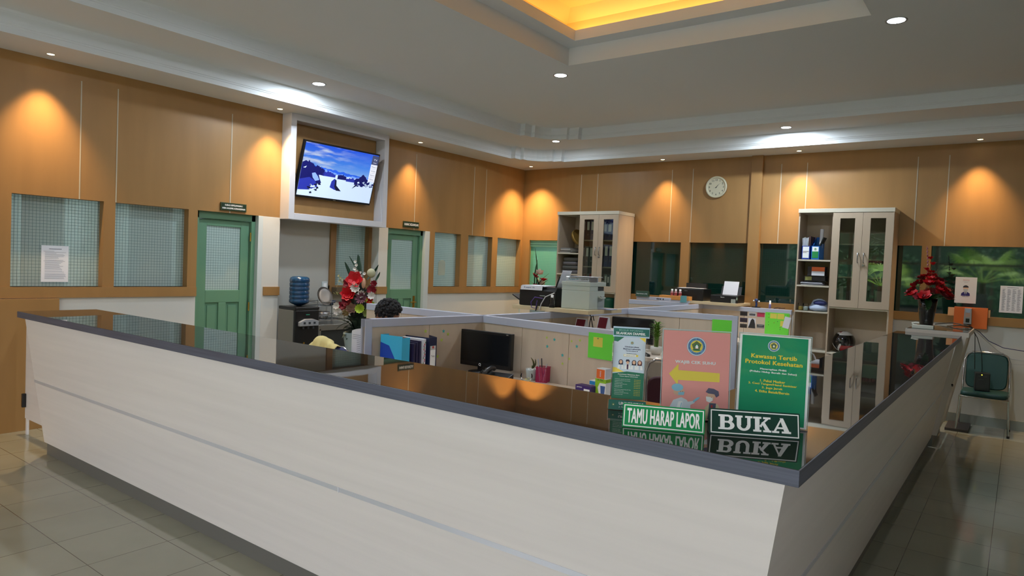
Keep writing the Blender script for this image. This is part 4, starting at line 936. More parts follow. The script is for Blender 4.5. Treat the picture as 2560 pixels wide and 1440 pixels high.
# ------------------------------------------------------------------ signs and stands on the reception counter
def glyph(ch):
    """slab-serif capitals for the opening sign: list of convex outlines in a unit box (width, pieces)"""
    def R(x0, y0, x1, y1): return [(x0, y0), (x1, y0), (x1, y1), (x0, y1)]
    def bowl(cx_, cy_, rx_, ry_, tx, ty, a0, a1, n=12):
        out = []
        for i in range(n):
            p, q = a0+(a1-a0)*i/n, a0+(a1-a0)*(i+1)/n
            out.append([(cx_+rx_*math.cos(p), cy_+ry_*math.sin(p)), (cx_+rx_*math.cos(q), cy_+ry_*math.sin(q)), (cx_+(rx_-tx)*math.cos(q), cy_+(ry_-ty)*math.sin(q)), (cx_+(rx_-tx)*math.cos(p), cy_+(ry_-ty)*math.sin(p))][::-1])
        return out
    if ch == 'B':
        return .92, [R(0, 0, .5, .13), R(0, .87, .5, 1), R(.10, 0, .36, 1), R(.36, 0, .56, .13), R(.36, .87, .54, 1), R(.36, .46, .56, .58)]+bowl(.54, .73, .30, .27, .22, .13, -PI/2, PI/2)+bowl(.56, .29, .36, .29, .25, .15, -PI/2, PI/2)
    if ch == 'U':
        return .98, [R(0, .87, .42, 1), R(.56, .87, .98, 1), R(.09, .35, .34, 1), R(.68, .35, .87, 1)]+bowl(.48, .37, .39, .38, .22, .16, PI, 2*PI)
    if ch == 'K':
        return 1.02, [R(0, 0, .46, .13), R(0, .87, .46, 1), R(.10, 0, .36, 1), R(.56, 0, 1.02, .13), R(.56, .87, .98, 1), [(.34, .38), (.48, .44), (.88, .88), (.70, .88)], [(.46, .62), (.68, .12), (.94, .12), (.60, .72)], [(.34, .38), (.46, .30), (.60, .60), (.5, .62)]]
    if ch == 'A':
        return 1.06, [R(0, 0, .40, .13), R(.54, 0, 1.06, .13), [(.09, .12), (.22, .12), (.50, .80), (.50, 1)][::1], [(.44, 1), (.50, .70), (.68, .12), (.97, .12), (.62, 1)], R(.26, .28, .68, .40)]
def sign_block(label, A, B_, h_, col, back):
    """long wedge-shaped sign standing on the worktop between the two foot points A, B"""
    A, B_ = Vector(A), Vector(B_); d = B_-A; L = d.length; a = math.atan2(d.y, d.x)
    t = thing('counter_sign', label, 'sign', A, a); lean = .022
    b = MB(); b.prism([(0, 0), (lean, h_), (lean+.004, h_), (.05, 0)], 0, L, 0, axis=0); b.build('wedge', col, t, bevel=.0008)
    F = frame((0, 0, 0), (1, 0, 0), (0, lean, h_)); hs = math.hypot(lean, h_)
    b = MB(F); m_ = .004
    for x0, y0, x1, y1 in ((m_, m_, L-m_, m_*1.8), (m_, hs-m_*1.8, L-m_, hs-m_), (m_, m_, m_*1.8, hs-m_), (L-m_*1.8, m_, L-m_, hs-m_)): b.box((x0, y0, .0004), (x1, y1, .0010))
    b.build('border_line', m_wht, t)
    return t, F, L, hs
t, F, L_, hs = sign_block('bright green sign reading TAMU HARAP LAPOR in white on the reception counter', (6.050, -7.700, Tz), (6.290, -7.598, Tz), .074, m_green, None)
b = MB(F); b.text('TAMU HARAP LAPOR', T(L_/2, hs*.5, .0012), hs*.60, 0, bold=.038, wd=L_*.88); b.build('lettering', m_wht, t)
t, F, L_, hs = sign_block('dark green sign reading BUKA in white slab letters on the reception counter', (6.296, -7.572, Tz), (6.540, -7.437, Tz), .078, m_dgreen, None)
b = MB(F); x = 0; tot = sum(glyph(c)[0] for c in 'BUKA')+.04*3; k = L_*.80/tot; hh = hs*.58
for c in 'BUKA':
    w_, ps = glyph(c)
    for q, p in enumerate(ps): b.poly([(L_*.10+(x+u)*k, hs*.20+v*hh, .0012+.00002*q) for u, v in p])
    x += w_+.04
b.build('lettering', m_wht, t)

def stand(label, A, B_, h_, paper, W_):
    A, B_ = Vector(A), Vector(B_); d = B_-A; L = d.length; a = math.atan2(d.y, d.x)
    t = thing('poster_stand', label, 'poster stand', A, a); lean = .03
    F = frame((0, 0, 0), (1, 0, 0), (0, lean, h_))
    b = MB(F); b.box((-.004, 0, .0), (L+.004, h_, .002)); b.box((-.004, 0, -.006), (L+.004, h_, -.004))
    b.X = Matrix(); b.box((-.004, -.012, .0), (L+.004, .075, .0025)); b.build('acrylic_holder', m_clear, t)
    b = MB(F); b.box((0, .004, -.0035), (L, h_-.004, -.0005)); s_ = b.build('poster', paper, t)
    b = MB(F)
    for x0, y0, x1, y1 in ((-.003, h_-.002, L+.003, h_+.001), (-.004, 0, -.002, h_), (L+.002, 0, L+.004, h_)): b.box((x0, y0, -.006), (x1, y1, .002))
    b.build('polished_edge', M('acrylic_edge', (196, 214, 220), .2), t)
    return t, F @ T(0, 0, .0001), L, h_, s_
def arc_text(b, X, s_, r, size, mi, a0, a1, inward=False):
    n = len(s_)
    for i, c in enumerate(s_):
        if c == ' ': continue
        a = a0+(a1-a0)*(i/(n-1) if n > 1 else .5); rot = a-PI/2 if not inward else a+PI/2
        b.text(c, X @ T(r*math.cos(a), r*math.sin(a), 0) @ RZ(rot), size, mi, .02)
def crest(b, X, r, mats):
    emblem(b, X, r, mats)
    arc_text(b, X @ T(0, 0, .0012), 'UNIVERSITAS BAITURRAHMAH', r*.78, r*.14, 5, PI*1.12, -PI*.12); arc_text(b, X @ T(0, 0, .0012), 'PADANG', r*.78, r*.15, 5, PI*1.33, PI*1.67, True)
m_logo_txt = M('emblem_navy', (44, 70, 120), .6)
def person_print(b, X, cx_, cy_, s_, coat, tie, hair, mask, skin, hijab=None, cut=0):
    """simple flat half-figure: shoulders, coat, neck, head, mask, hair (indices into the print materials)"""
    def P(pts, z, m_): b.add([(cx_+u*s_, max(cy_+v*s_, cut), z) for u, v in pts], [tuple(range(len(pts)))], m_, X)
    P([(-.5, -.6), (.5, -.6), (.46, -.1), (.3, .12), (.1, .22), (-.1, .22), (-.3, .12), (-.46, -.1)], .0004, coat)
    P([(-.12, -.6), (.12, -.6), (.14, .2), (-.14, .2)], .0007, tie[0]); P([(-.04, -.6), (.04, -.6), (.05, .1), (-.05, .1)], .001, tie[1])
    if hijab is not None: P([(.36*math.cos(q/16*2*PI), .52+.42*math.sin(q/16*2*PI)) for q in range(16)], .0012, hijab); P([(-.34, .1), (.34, .1), (.32, .5), (-.32, .5)], .0012, hijab)
    P([(.24*math.cos(q/16*2*PI), .54+.3*math.sin(q/16*2*PI)) for q in range(16)], .0015, skin)
    if hijab is None:
        P([(-.3, .62), (-.22, .6), (0, .74), (.22, .6), (.3, .62), (.28, .84), (.12, 1.0), (-.06, .96), (-.2, 1.0), (-.3, .82)], .0018, hair)
    if mask is not None: P([(-.2, .54), (-.16, .34), (0, .27), (.16, .34), (.2, .54), (0, .58)], .0021, mask)
# pink poster: compulsory temperature check
zS = .312
t, F, L_, h_, pp = stand('salmon pink poster stand with a yellow arrow pointing left, on the reception counter', (6.085, -7.478, Tz), (6.283, -7.366, Tz), zS, m_pink, None)
mats = [m_logo_b, m_gold, m_logo_g, m_wht, m_redp, m_logo_txt, m_lblue, m_skin, M('print_slate', (84, 84, 110), .6), m_blz, M('print_white_coat', (222, 232, 240), .6)]
b = MB(); crest(b, F @ T(L_*.5, h_*.82, .0006), L_*.145, (0, 1, 2, 3, 4)); b.build('emblem', mats, pp)
b = MB(); b.text('WAJIB CEK SUHU', F @ T(L_*.49, h_*.635, .0008), h_*.042, 3, bold=.04, wd=L_*.60); b.build('lettering', mats, pp)
b = MB(F); b.add([(L_*u, h_*v, .0009) for u, v in ((.10, .50), (.24, .615), (.24, .545), (.86, .535), (.86, .435), (.24, .435), (.24, .375))], [(0, 6, 5, 2), (0, 2, 1)] and [(0, 6, 1), (2, 5, 4, 3)], 1); b.build('arrow', mats, pp)
b = MB(F)
def shp(pts, z, m_): b.add([(L_*u, h_*v, z) for u, v in pts], [tuple(range(len(pts)))], m_)
ell = lambda cx_, cy_, rx_, ry_, n=18: [(cx_+rx_*math.cos(2*PI*q/n), cy_+ry_*math.sin(2*PI*q/n)) for q in range(n)]
shp([(.12, .02), (.44, .02), (.44, .16), (.38, .22), (.30, .245), (.18, .21), (.12, .12)], .0006, 10)
shp([(.32, .15), (.38, .14), (.50, .19), (.50, .215), (.40, .20), (.33, .23)], .0008, 10); shp([(.48, .19), (.56, .235), (.58, .26), (.53, .25), (.475, .215)], .001, 6)
shp([(.19, .0), (.30, -.0), (.32, .2), (.26, .2)], .0008, 3)
shp(ell(.26, .305, .085, .045), .001, 7); shp(ell(.235, .352, .088, .042), .0013, 6); shp([(.25, .27), (.335, .27), (.345, .305), (.25, .30)], .0016, 6)
shp([(.62, .02), (.90, .02), (.90, .12), (.84, .19), (.74, .21), (.66, .15)], .0007, 9); shp([(.70, .02), (.80, .02), (.82, .20), (.72, .2)], .001, 8); shp([(.735, .02), (.775, .02), (.77, .18), (.745, .18)], .0013, 4)
shp(ell(.74, .275, .06, .05), .0014, 7); shp([(.665, .27), (.765, .265), (.77, .23), (.72, .205), (.675, .22)], .0017, 3); shp([(.66, .32), (.70, .365), (.78, .36), (.85, .335), (.86, .29), (.82, .265), (.79, .30), (.70, .305)], .002, 8)
shp([(.36, .045), (.58, .035), (.60, .075), (.40, .08)], .0012, 3)
for u in (.64, ): shp(ell(.235+.05, .308, .006, .004, 8), .0019, 8); shp(ell(.315, .308, .006, .004, 8), .0019, 8)
shp([(.26, .0), (.265, .0), (.31, .18), (.30, .19)], .0012, 6); shp([(.74, .262), (.755, .258), (.75, .27)], .0021, 4)
b.build('illustration', mats, pp)
# green poster: health protocol
t, F, L_, h_, pp = stand('green poster stand with yellow writing and a white frame, on the reception counter', (6.302, -7.345, Tz), (6.522, -7.290, Tz), .313, m_wht, None)
b = MB(F); b.box((L_*.035, h_*.03, .0), (L_*.965, h_*.975, .0006)); b.build('green_field', m_pgreen, pp)
b = MB(); crest(b, F @ T(L_*.49, h_*.875, .001), L_*.085, (0, 1, 2, 3, 4)); b.build('emblem', mats, pp)
b = MB()
for s_, v, hh, wd, mi in (('Kawasan Tertib', .755, .044, .64, 0), ('Protokol Kesehatan', .69, .044, .80, 0), ('Menerapkan PHBS', .615, .023, .37, 1), ('(Prilaku Hidup Bersih dan Sehat)', .582, .024, .66, 1), ('1. Pakai Masker', .49, .026, .35, 0), ('2. Cuci Tangan/Hand Sanitizer', .452, .027, .68, 0), ('3. Jaga Jarak', .413, .027, .29, 0), ('4. Etika Batuk/Bersin', .374, .026, .48, 0), ('1.5 Meter', .085, .017, .14, 1)):
    b.text(s_, F @ T(L_*.5, h_*v, .001), h_*hh, mi, bold=.036, wd=L_*wd)
b.build('lettering', [m_txty, m_wht], pp)
b = MB(F); b.X = F @ T(0, 0, .0006)
m2 = [m_blz, M('print_slate', (84, 84, 110), .6), m_redp, m_hair, m_lblue, m_skin, m_txty]
person_print(b, F @ T(0, 0, .0006), L_*.25, h_*.10, L_*.17, 0, (1, 2), 3, 4, 5, cut=.004); person_print(b, F @ T(0, 0, .0006), L_*.83, h_*.06, L_*.16, 2, (2, 2), 3, 4, 5, hijab=2, cut=.004)
for u0, u1 in ((.36, .42), (.62, .68)): b.add([(L_*u0, h_*.075, .0008), (L_*u1, h_*.07, .0008), (L_*u1, h_*.085, .0008)], [(0, 1, 2)], 6)
b.build('illustration', m2, pp)
# brochure dispenser
A, B_ = Vector((5.885, -7.475, Tz)), Vector((6.055, -7.395, Tz)); d = B_-A; L_ = .138; a = math.atan2(d.y, d.x)
t = thing('brochure_holder', 'clear brochure holder with green and white leaflets, left of the pink poster', 'brochure holder', A, a); t.scale = (.87, .87, .87)
b = MB(); b.prism([(0, 0), (.07, 0), (.07, .33), (.066, .33), (.06, .01), (.0, .01)], -.004, L_+.004, 0, axis=0); b.box((-.004, .004, .03), (-.002, .06, .28)); b.box((L_+.002, .004, .03), (L_+.004, .06, .28)); b.prism([(-.028, 0), (.004, 0), (.004, .05), (.001, .05)], -.012, L_+.012, 0, axis=0)
b.build('acrylic_holder', m_clear, t)
F = frame((0, -.022, .002), (1, 0, 0), (0, .022, .046)); b = MB(F); b.box((-.008, 0, .0005), (L_+.008, .042, .0015)); fs_ = b.build('foot_strip', m_teal, t)
b = MB(); emblem(b, F @ T(.012, .021, .002), .012, (0, 1, 2, 3, 4), False); b.text('UNIVERSITAS', F @ T(.085, .028, .0022), .012, 3, .03, wd=.10); b.text('Jl. Raya By Pass KM. 15', F @ T(.08, .012, .0022), .006, 3, wd=.09); b.build('foot_print', mats, fs_)
F = frame((0, .018, .042), (1, 0, 0), (0, .035, .25)); hb = .262
for i in range(5): b = MB(F @ T(.002*(i % 2), 0, -.0022*(5-i))); b.box((0, 0, 0), (L_-.006, hb-.004*(i % 3), .0012)); lf = b.build('leaflet', m_wht, t)
F = F @ T(0, 0, -.0008); wl = L_-.006
mm = [M('leaf_green', (14, 116, 84), .5), m_gold, m_wht, M('leaf_white', (212, 226, 240), .5), m_hair, m_skin, M('leaf_navy', (44, 48, 88), .6), M('leaf_maroon', (96, 30, 52), .6), m_txty, m_lblue]
b = MB(F)
def q4(pts, z, m_): b.add([(wl*u, hb*v, z) for u, v in pts], [tuple(range(len(pts)))], m_)
q4([(0, 0), (1, 0), (1, 1), (0, 1)], .0003, 3); q4([(0, 0), (1, 0), (1, .43), (.45, .445), (0, .40)], .0006, 0); q4([(0, .42), (.36, .435), (.1, .50), (0, .50)], .0009, 1)
q4([(0, 1), (.32, 1), (.12, .92), (.0, .93)], .0006, 0); q4([(.8, 1), (1, 1), (1, .93)], .0006, 1)
b.build('cover_print', mm, lf)
b = MB()
for s_, v, hh, wd, mi in (('Universitas', .845, .022, .44, 6), ('Baiturrahmah', .81, .022, .54, 6), ('Terakreditasi B', .777, .014, .38, 6), ('Pendaftaran Online', .735, .01, .32, 6), ('Penerimaan Mahasiswa Baru', .395, .015, .68, 2), ('Tahun Ajaran 2020/2021', .362, .015, .58, 2)): b.text(s_, F @ T(wl*(.58 if v > .5 else .52), hb*v, .0012), hb*hh, mi, .03, wd=wl*wd)
for i, s_ in enumerate(('Kedokteran Gigi (S1 dan Profesi)', 'Kedokteran Umum (S1 dan Profesi)', 'Manajemen (S1)', 'Kesehatan Masyarakat (S1)', 'Radiologi (D3)', 'Kebidanan (D3)', 'Keperawatan Anestesiologi (D4 Tap)', 'Ekonomi Islam (S1)', 'Administrasi Rumah Sakit (S1)', 'Keperawatan (S1)')):
    v = .315-.026*i-(.012 if i > 5 else 0); ln = .022*len(s_)*.62+.05
    b.text(s_, F @ T(wl*(.09+ln/2), hb*v, .0012), hb*.012, 2, .01, wd=wl*ln); b.text('Akreditasi B', F @ T(wl*.80, hb*v, .0012), hb*.011, 8, .01, wd=wl*.2)
b.X = F; b.box((wl*.33, hb*.688, .0006), (wl*.79, hb*.72, .0012), 1); b.box((wl*.345, hb*.692, .0012), (wl*.72, hb*.716, .0015), 2); b.X = Matrix(); b.text('unbrah.ac.id', F @ T(wl*.53, hb*.704, .0017), hb*.01, 6, .01, wd=wl*.28)
b.build('lettering', mm, lf)
b = MB(); emblem(b, F @ T(wl*.58, hb*.91, .0009), wl*.065, (9, 1, 6, 2, 1)); b.build('emblem', mm, lf)
b = MB()
for u, hj, ti in ((.25, 6, 3), (.47, None, 7), (.67, 4, 3), (.85, 7, 3)): person_print(b, F @ T(0, 0, .0008), wl*u, hb*.54, wl*.20, 2, (ti, 6 if ti == 7 else 3), 4, None, 5, hijab=hj, cut=hb*.44)
b.build('people_print', mm, lf)
F2 = frame((0, .062, .30), (1, 0, 0), (0, .0, 1)); b = MB(F2); b.box((-.006, 0, 0), (L_+.010, .045, .0015), 1); b.box((-.004, .007, .0015), (L_+.008, .038, .0022), 0); hd = b.build('header_card', [m_teal, M('card_edge', (196, 220, 240), .5)], t)
b = MB(); b.text('BROSUR INFORMASI', F2 @ T(L_/2, .030, .0026), .0075, 1, .01, wd=L_*.72); b.text('SILAHKAN DIAMBIL', F2 @ T(L_/2, .017, .0026), .0105, 0, .035, wd=L_*.90); b.build('lettering', [m_wht, M('card_pale', (150, 200, 190), .5)], hd)

# ------------------------------------------------------------------ end desk between the counter and the back wall
t = thing('end_table', 'white side table with sloping side standing between the counter end and the back wall', 'table', (6.10, -1.675, 0))
b = MB(); b.box((.04, 0, 1.128), (.585, .92, 1.174)); b.build('top_board', M('table_white', (206, 196, 186), .4), t, bevel=.002)
b = MB(); b.box((.05, .01, 1.1745), (.575, .91, 1.178)); b.build('glass_sheet', M('glass_sheet', (84, 92, 92), .04, spec=.6), t)
b = MB(); b.prism([(.50, 1.128), (.31, .12), (.37, .12), (.565, 1.128)][::-1], .0, .03, 0, axis=1); b.build('slanted_leg', M('table_white', (206, 196, 186), .4), t); b = MB(); b.prism([(.50, 1.128), (.31, .12), (.37, .12), (.565, 1.128)][::-1], .89, .92, 0, axis=1); b.build('slanted_leg', M('table_white', (206, 196, 186), .4), t)
b = MB(); b.prism([(.535, 1.128), (.345, .12), (.36, .12), (.55, 1.128)][::-1], .03, .89, 0, axis=1); b.build('slanted_side', m_cream, t)
b = MB(); b.box((.10, .03, 0), (.33, .89, .12)); b.build('plinth', m_graypl, t)
b = MB(); b.cyl((.475, -.002, .64), (.475, -.035, .655), .009); b.build('hook', m_black, t)
t = thing('network_router', 'flat white network box on the end table in front of the flower vase', 'router', (6.185, -1.58, 1.1785)); b = MB(); b.box((0, 0, 0), (.19, .12, .032)); b.build('case', M('router_white', (206, 206, 196), .4), t, bevel=.004)
b = MB(); b.tube([(.01, .11, .02), (-.01, .12, .045), (.02, .13, .05), (.05, .12, .05)], .008, 8); b.build('antenna', M('router_white', (206, 206, 196), .4), t)

def petal_flower(b, c, n, R_, w_, up, mi, tilt=(0, 0), layers=1, seed=0):
    """open blossom with n cupped petals per layer"""
    r = random.Random(seed); X = T(*c) @ Matrix.Rotation(tilt[0], 4, 'X') @ Matrix.Rotation(tilt[1], 4, 'Y')
    for l in range(layers):
        Rl = R_*(1-.28*l); ul = up+.28*l
        for k in range(n):
            a = 2*PI*k/n+l*.5+r.uniform(-.12, .12); vs = []; m = 5
            for i in range(m+1):
                q = i/m; rad = Rl*q*math.cos(ul*(1-q*.5)); z = Rl*q*math.sin(ul)*(1+.3*q); ww = w_*Rl*math.sin(PI*min(q*.9+.08, 1))*(1 if q < .98 else .4)
                for s_ in (-1, 0, 1):
                    vs.append((rad*math.cos(a)-s_*ww*math.sin(a), rad*math.sin(a)+s_*ww*math.cos(a), z+(abs(s_)*.12*ww)+.0004*k))
            b.add(vs, [(3*i+j, 3*i+j+1, 3*i+j+4, 3*i+j+3) for i in range(m) for j in (0, 1)], mi, X, True)
def leafshape(b, base, tip, w_, mi=0, curve=.0, n=6, up=(0, 0, 1)):
    base, tip = Vector(base), Vector(tip); d = tip-base; s_ = d.cross(Vector(up)); s_ = s_.normalized() if s_.length > 1e-4 else Vector((1, 0, 0)); vs = []
    nn = s_.cross(d).normalized()
    for i in range(n+1):
        q = i/n; c_ = base+d*q+nn*curve*math.sin(PI*q)*d.length; ww = w_*math.sin(PI*(.06+.9*q))**.8
        vs += [tuple(c_-s_*ww+nn*ww*.3), tuple(c_), tuple(c_+s_*ww+nn*ww*.3)]
    b.add(vs, [(3*i+j, 3*i+j+1, 3*i+j+4, 3*i+j+3) for i in range(n) for j in (0, 1)], mi, None, True)
# red flowers in the black vase
t = thing('flower_vase', 'black vase of red silk flowers on the end table', 'flower vase', (6.285, -1.30, 1.1785))
b = MB(); b.lathe([(.001, 0), (.062, 0), (.06, .02), (.075, .15), (.092, .30), (.086, .305), (.07, .28), (.001, .27)], 28); b.build('vase', M('vase_black', (12, 12, 13), .2, coat=.5), t)
r = random.Random(11); mats_f = [m_red, m_dred, m_white_f]
for k in range(40):
    a = r.uniform(0, 2*PI); q = r.random()**.6; zz = .30+.26*(1-q)+r.uniform(0, .06); rr = .17*q+.01
    b = MB(); petal_flower(b, (rr*math.cos(a), rr*math.sin(a), zz), 6, r.uniform(.05, .075), .45, .5, 0, (-math.sin(a)*q*.8, math.cos(a)*q*.8), 2, k); b.build('blossom', m_red if k % 3 else m_dred, t)
for k, (dx, dz) in enumerate(((-.02, .60), (.03, .66), (-.05, .53), (.0, .72), (.07, .50))):
    b = MB(); petal_flower(b, (dx, .02*k-.04, dz), 5, .04, .4, .7, 0, (0, 0), 2, k+50); b.build('blossom', m_red, t)
b = MB(); b.tube([(-.02, .0, .5), (-.02, .01, .7), (-.04, .02, .86)], .003, 5)
for q in range(6): b.ball((-.02-.003*q, .01+.002*q, .66+.035*q), .009, n=6, k=4)
b.build('bud_spray', M('bud_pink', (150, 90, 110), .6), t)
b = MB()
for k in range(14):
    a = r.uniform(0, 2*PI); leafshape(b, (.03*math.cos(a), .03*math.sin(a), .28), (.19*math.cos(a), .19*math.sin(a), .26+r.uniform(-.03, .12)), .03, curve=.15)
b.build('foliage', m_leafd, t)
b = MB(); leafshape(b, (-.01, -.06, .32), (.02, -.12, .19), .035, curve=.15)
for s_ in (-1, 1):
    for q in range(4): leafshape(b, (.0, -.08-.01*q, .29-.024*q), (s_*.05, -.085-.01*q, .295-.03*q), .012)
b.build('split_leaf', M('monstera', (30, 82, 44), .4), t)
b = MB(); r = random.Random(3)
for k in range(10): b.tube([(r.uniform(-.03, .03), r.uniform(-.03, .03), .4), (r.uniform(-.1, .1), r.uniform(-.1, .1), .6+r.uniform(-.1, .06))], .002, 4)
for k in range(40): a = r.uniform(0, 2*PI); q = r.uniform(.03, .15); b.ball((q*math.cos(a), q*math.sin(a), .62-q*1.6+r.uniform(-.02, .04)), .006, n=5, k=4)
b.build('berry_sprays', M('berry_tan', (120, 90, 60), .6), t)

# fingerprint reader on its orange board
t = thing('attendance_reader', 'grey fingerprint attendance reader on an orange backing board on the wall', 'fingerprint reader', (6.444, -.012, 1.135))
b = MB(); b.box((0, -.045, 0), (.33, 0, .245)); b.build('backing_board', m_orange, t, bevel=.003)
b = MB(); b.box((-.065, -.006, .135), (.0, .0, .235)); b.box((.33, -.006, .135), (.352, .0, .225)); b.build('strap', M('strap_peach', (230, 178, 130), .5), t)
b = MB(); b.prism([(.10, .05), (.18, .05), (.175, .235), (.105, .235)], -.085, -.046, 0, axis=1); b.build('reader_body', M('reader_grey', (150, 148, 146), .4), t, bevel=.004)
b = MB(); b.box((.118, -.0875, .185), (.162, -.085, .225)); b.build('display', M('reader_screen', (150, 160, 180), .2), t)
b = MB()
for i in range(3):
    for j in range(4): b.box((.12+.015*i, -.0875, .135+.012*j), (.131+.015*i, -.085, .143+.012*j))
b.build('keypad', M('reader_keys', (196, 150, 130), .5), t)
b = MB(); b.box((.122, -.089, .07), (.158, -.085, .115)); b.box((.105, -.09, .04), (.175, -.05, .05)); b.build('finger_window', m_black, t)
t = thing('cable_bundle', 'tangle of black and white cables hanging from the end table to the right', 'cables', (6.66, -.85, 1.18))
b = MB(); rnd = random.Random(2)
b.tube([(-.36, .3, .0), (-.2, .3, .03), (-.05, .25, .015), (.01, .2, -.02)], .005, 6); b.tube([(-.22, -.03, .006), (-.1, .02, .02), (.0, .05, .012), (.02, .12, -.03)], .005, 6); b.tube([(-.2, .1, .006), (-.08, .06, .03), (.01, .07, .0), (.03, .2, -.08), (.03, .62, -.5)], .004, 6)
b.build('black_cable', m_cable, t)
b = MB(); b.tube([(.0, .1, .0), (.05, .3, -.12), (.09, .5, -.30), (.10, .6, -.48), (.10, .58, -.66)], .004, 6); b.build('black_cable', m_cable, t)
b = MB(); b.tube([(.0, .15, .0), (.06, .45, -.06), (.14, .72, -.17), (.28, .78, -.24), (.6, .79, -.27)], .004, 6); b.build('blue_cable', M('cable_blue', (24, 26, 90), .5), t)
b = MB(); b.tube([(.0, .15, .0), (.1, .6, -.14), (.22, .78, -.27), (.36, .79, -.36), (.6, .79, -.38)], .0035, 6); b.tube([(.2, .79, -.33), (.34, .79, -.42), (.5, .79, -.41)], .0025, 5); b.build('white_cable', M('cable_white', (190, 190, 190), .5), t)

def chair(label, loc, rz, col, w_=.44, chrome_arch=True, h_=.87):
    """stackable chair: padded seat and back on a bent chrome tube frame; faces -Y"""
    t = thing('office_chair', label, 'chair', loc, rz); hw = w_/2
    b = MB(); rings = []
    for z, k in ((.405, .94), (.415, 1), (.44, 1), (.455, .95)): rings.append([(hw*k*math.copysign(abs(math.cos(a))**.3, math.cos(a)), .21*k*math.copysign(abs(math.sin(a))**.3, math.sin(a)), z) for a in [2*PI*(i+.5)/32 for i in range(32)]])
    b.loft(rings); b.build('seat', col, t)
    b = MB(); rings = []
    for y, k in ((.0, .95), (.01, 1), (.03, 1), (.04, .94)):
        rings.append([((hw-.02)*k*math.copysign(abs(math.cos(a))**.35, math.cos(a)), .185+y+.10*((.19*k*math.copysign(abs(math.sin(a))**.35, math.sin(a)))+.2)/.4, .655+.20*k*math.copysign(abs(math.sin(a))**.35, math.sin(a))) for a in [2*PI*(i+.5)/32 for i in range(32)]])
    b.loft(rings); b.build('backrest', col, t)
    arch = [(-hw, .19, .40), (-hw, .20, .55), (-hw+.005, .265, h_-.1), (-hw+.03, .285, h_-.03), (-hw+.08, .29, h_), (hw-.08, .29, h_), (hw-.03, .285, h_-.03), (hw-.005, .265, h_-.1), (hw, .20, .55), (hw, .19, .40)]
    b = MB(); b.tube(arch, .011, 10); b.build('back_frame', m_chrome, t)
    b = MB(); b.tube([(-hw, -.19, .40), (-hw, .19, .40), (hw, .19, .40), (hw, -.19, .40), (-hw, -.19, .40)], .011, 10); b.build('seat_frame', m_chrome, t)
    for sx in (-1, 1):
        for sy in (-1, 1):
            b = MB(); b.tube([(sx*hw, sy*.18, .40), (sx*(hw+.02), sy*.22, .012)], .011, 10); lg = b.build('leg', m_chrome, t)
            b = MB(); b.cyl((sx*(hw+.02), sy*.22, 0), (sx*(hw+.02), sy*.22, .025), .014); b.build('foot_cap', m_black, lg)
    return t
chair('dark green padded chair with chrome frame against the back wall, black box on it', (6.80, -.36, 0), 0, M('chair_green', (14, 62, 60), .5))
t = thing('power_backup_box', 'black power backup unit with a yellow light on the green chair', 'power unit', (6.70, -.34, .456), .1)
b = MB(); b.box((0, -.08, 0), (.14, .10, .20)); b.build('case', m_black, t, bevel=.008)
b = MB(); b.box((.03, -.084, .165), (.11, -.08, .172)); b.box((.03, -.084, .13), (.08, -.08, .134)); b.build('vents', M('dark_grey', (60, 60, 62), .4), t)
b = MB(); b.cyl((.06, -.080, .185), (.06, -.085, .185), .005); b.build('power_light', M('led_yellow', (230, 220, 60), emit=4), t)
t = thing('floor_patch', 'dark flat patch on the floor beside the plinth of the end table', 'board', (6.46, -.62, 0)); b = MB(); b.box((0, 0, 0), (.22, .5, .03)); b.build('board', M('dark_patch', (52, 44, 40), .5), t, bevel=.003)  # low dark slab filling a dark patch on the floor

# ------------------------------------------------------------------ things on the first desk
def monitor(label, x, y, z, w_, h_, rz=0, logo=True, stand_h=.08):
    t = thing('computer_monitor', label, 'monitor', (x, y, z), rz)
    b = MB(); b.box((-w_/2, -.012, stand_h), (w_/2, .03, stand_h+h_)); b.build('bezel', m_black, t, bevel=.004)
    b = MB(); b.box((-w_/2+.02, -.0128, stand_h+.035), (w_/2-.02, -.012, stand_h+h_-.02)); s_ = b.build('screen', M('dark_screen', (22, 24, 26), .18), t)
    b = MB(); b.box((-.03, 0, .01), (.03, .02, stand_h)); b.build('stand', m_black, t); b = MB(); b.lathe([(.001, 0), (.1, 0), (.1, .008), (.02, .014), (.001, .014)], 24); b.build('base', m_black, t)
    if logo:
        b = MB(frame((0, -.0125, stand_h+.018), (1, 0, 0), (0, 0, 1)))
        n = 16; b.add([(rr*math.cos(2*PI*(i+.5)/n-.9), rr*math.sin(2*PI*(i+.5)/n-.9), .0006) for rr in (.007, .011) for i in range(n)], [(i, i+1, n+i+1, n+i) for i in range(n-1)]); b.box((.002, -.011, .0004), (.012, -.008, .0008)); b.build('logo', m_wht, t)
        b = MB(); b.text('COMPAQ', frame((-w_/2+.04, -.0128, stand_h+h_-.010), (1, 0, 0), (0, 0, 1)), .007, 0, .02); b.build('maker_print', M('pale_print', (150, 150, 150), .5), t)
        b = MB(); b.box((w_/2-.05, -.0128, stand_h+h_-.012), (w_/2-.03, -.0122, stand_h+h_-.007)); b.build('model_print', M('pale_print', (150, 150, 150), .5), t)
    return t
monitor('black monitor with a switched-off screen on the first desk beside the blue binders', 3.62, -5.46, DZ, .60, .288, .03, stand_h=.045)
t = thing('keyboard', 'black keyboard lying below the first monitor', 'keyboard', (3.42, -5.86, DZ), .05); b = MB(); b.box((0, 0, 0), (.44, .15, .022)); b.build('case', m_black, t, bevel=.003)
b = MB()
for j in range(5):
    for i in range(15): b.box((.012+.0278*i, .012+.026*j, .022), (.036+.0278*i, .034+.026*j, .028))
b.build('keys', M('key_black', (34, 34, 36), .5), t)
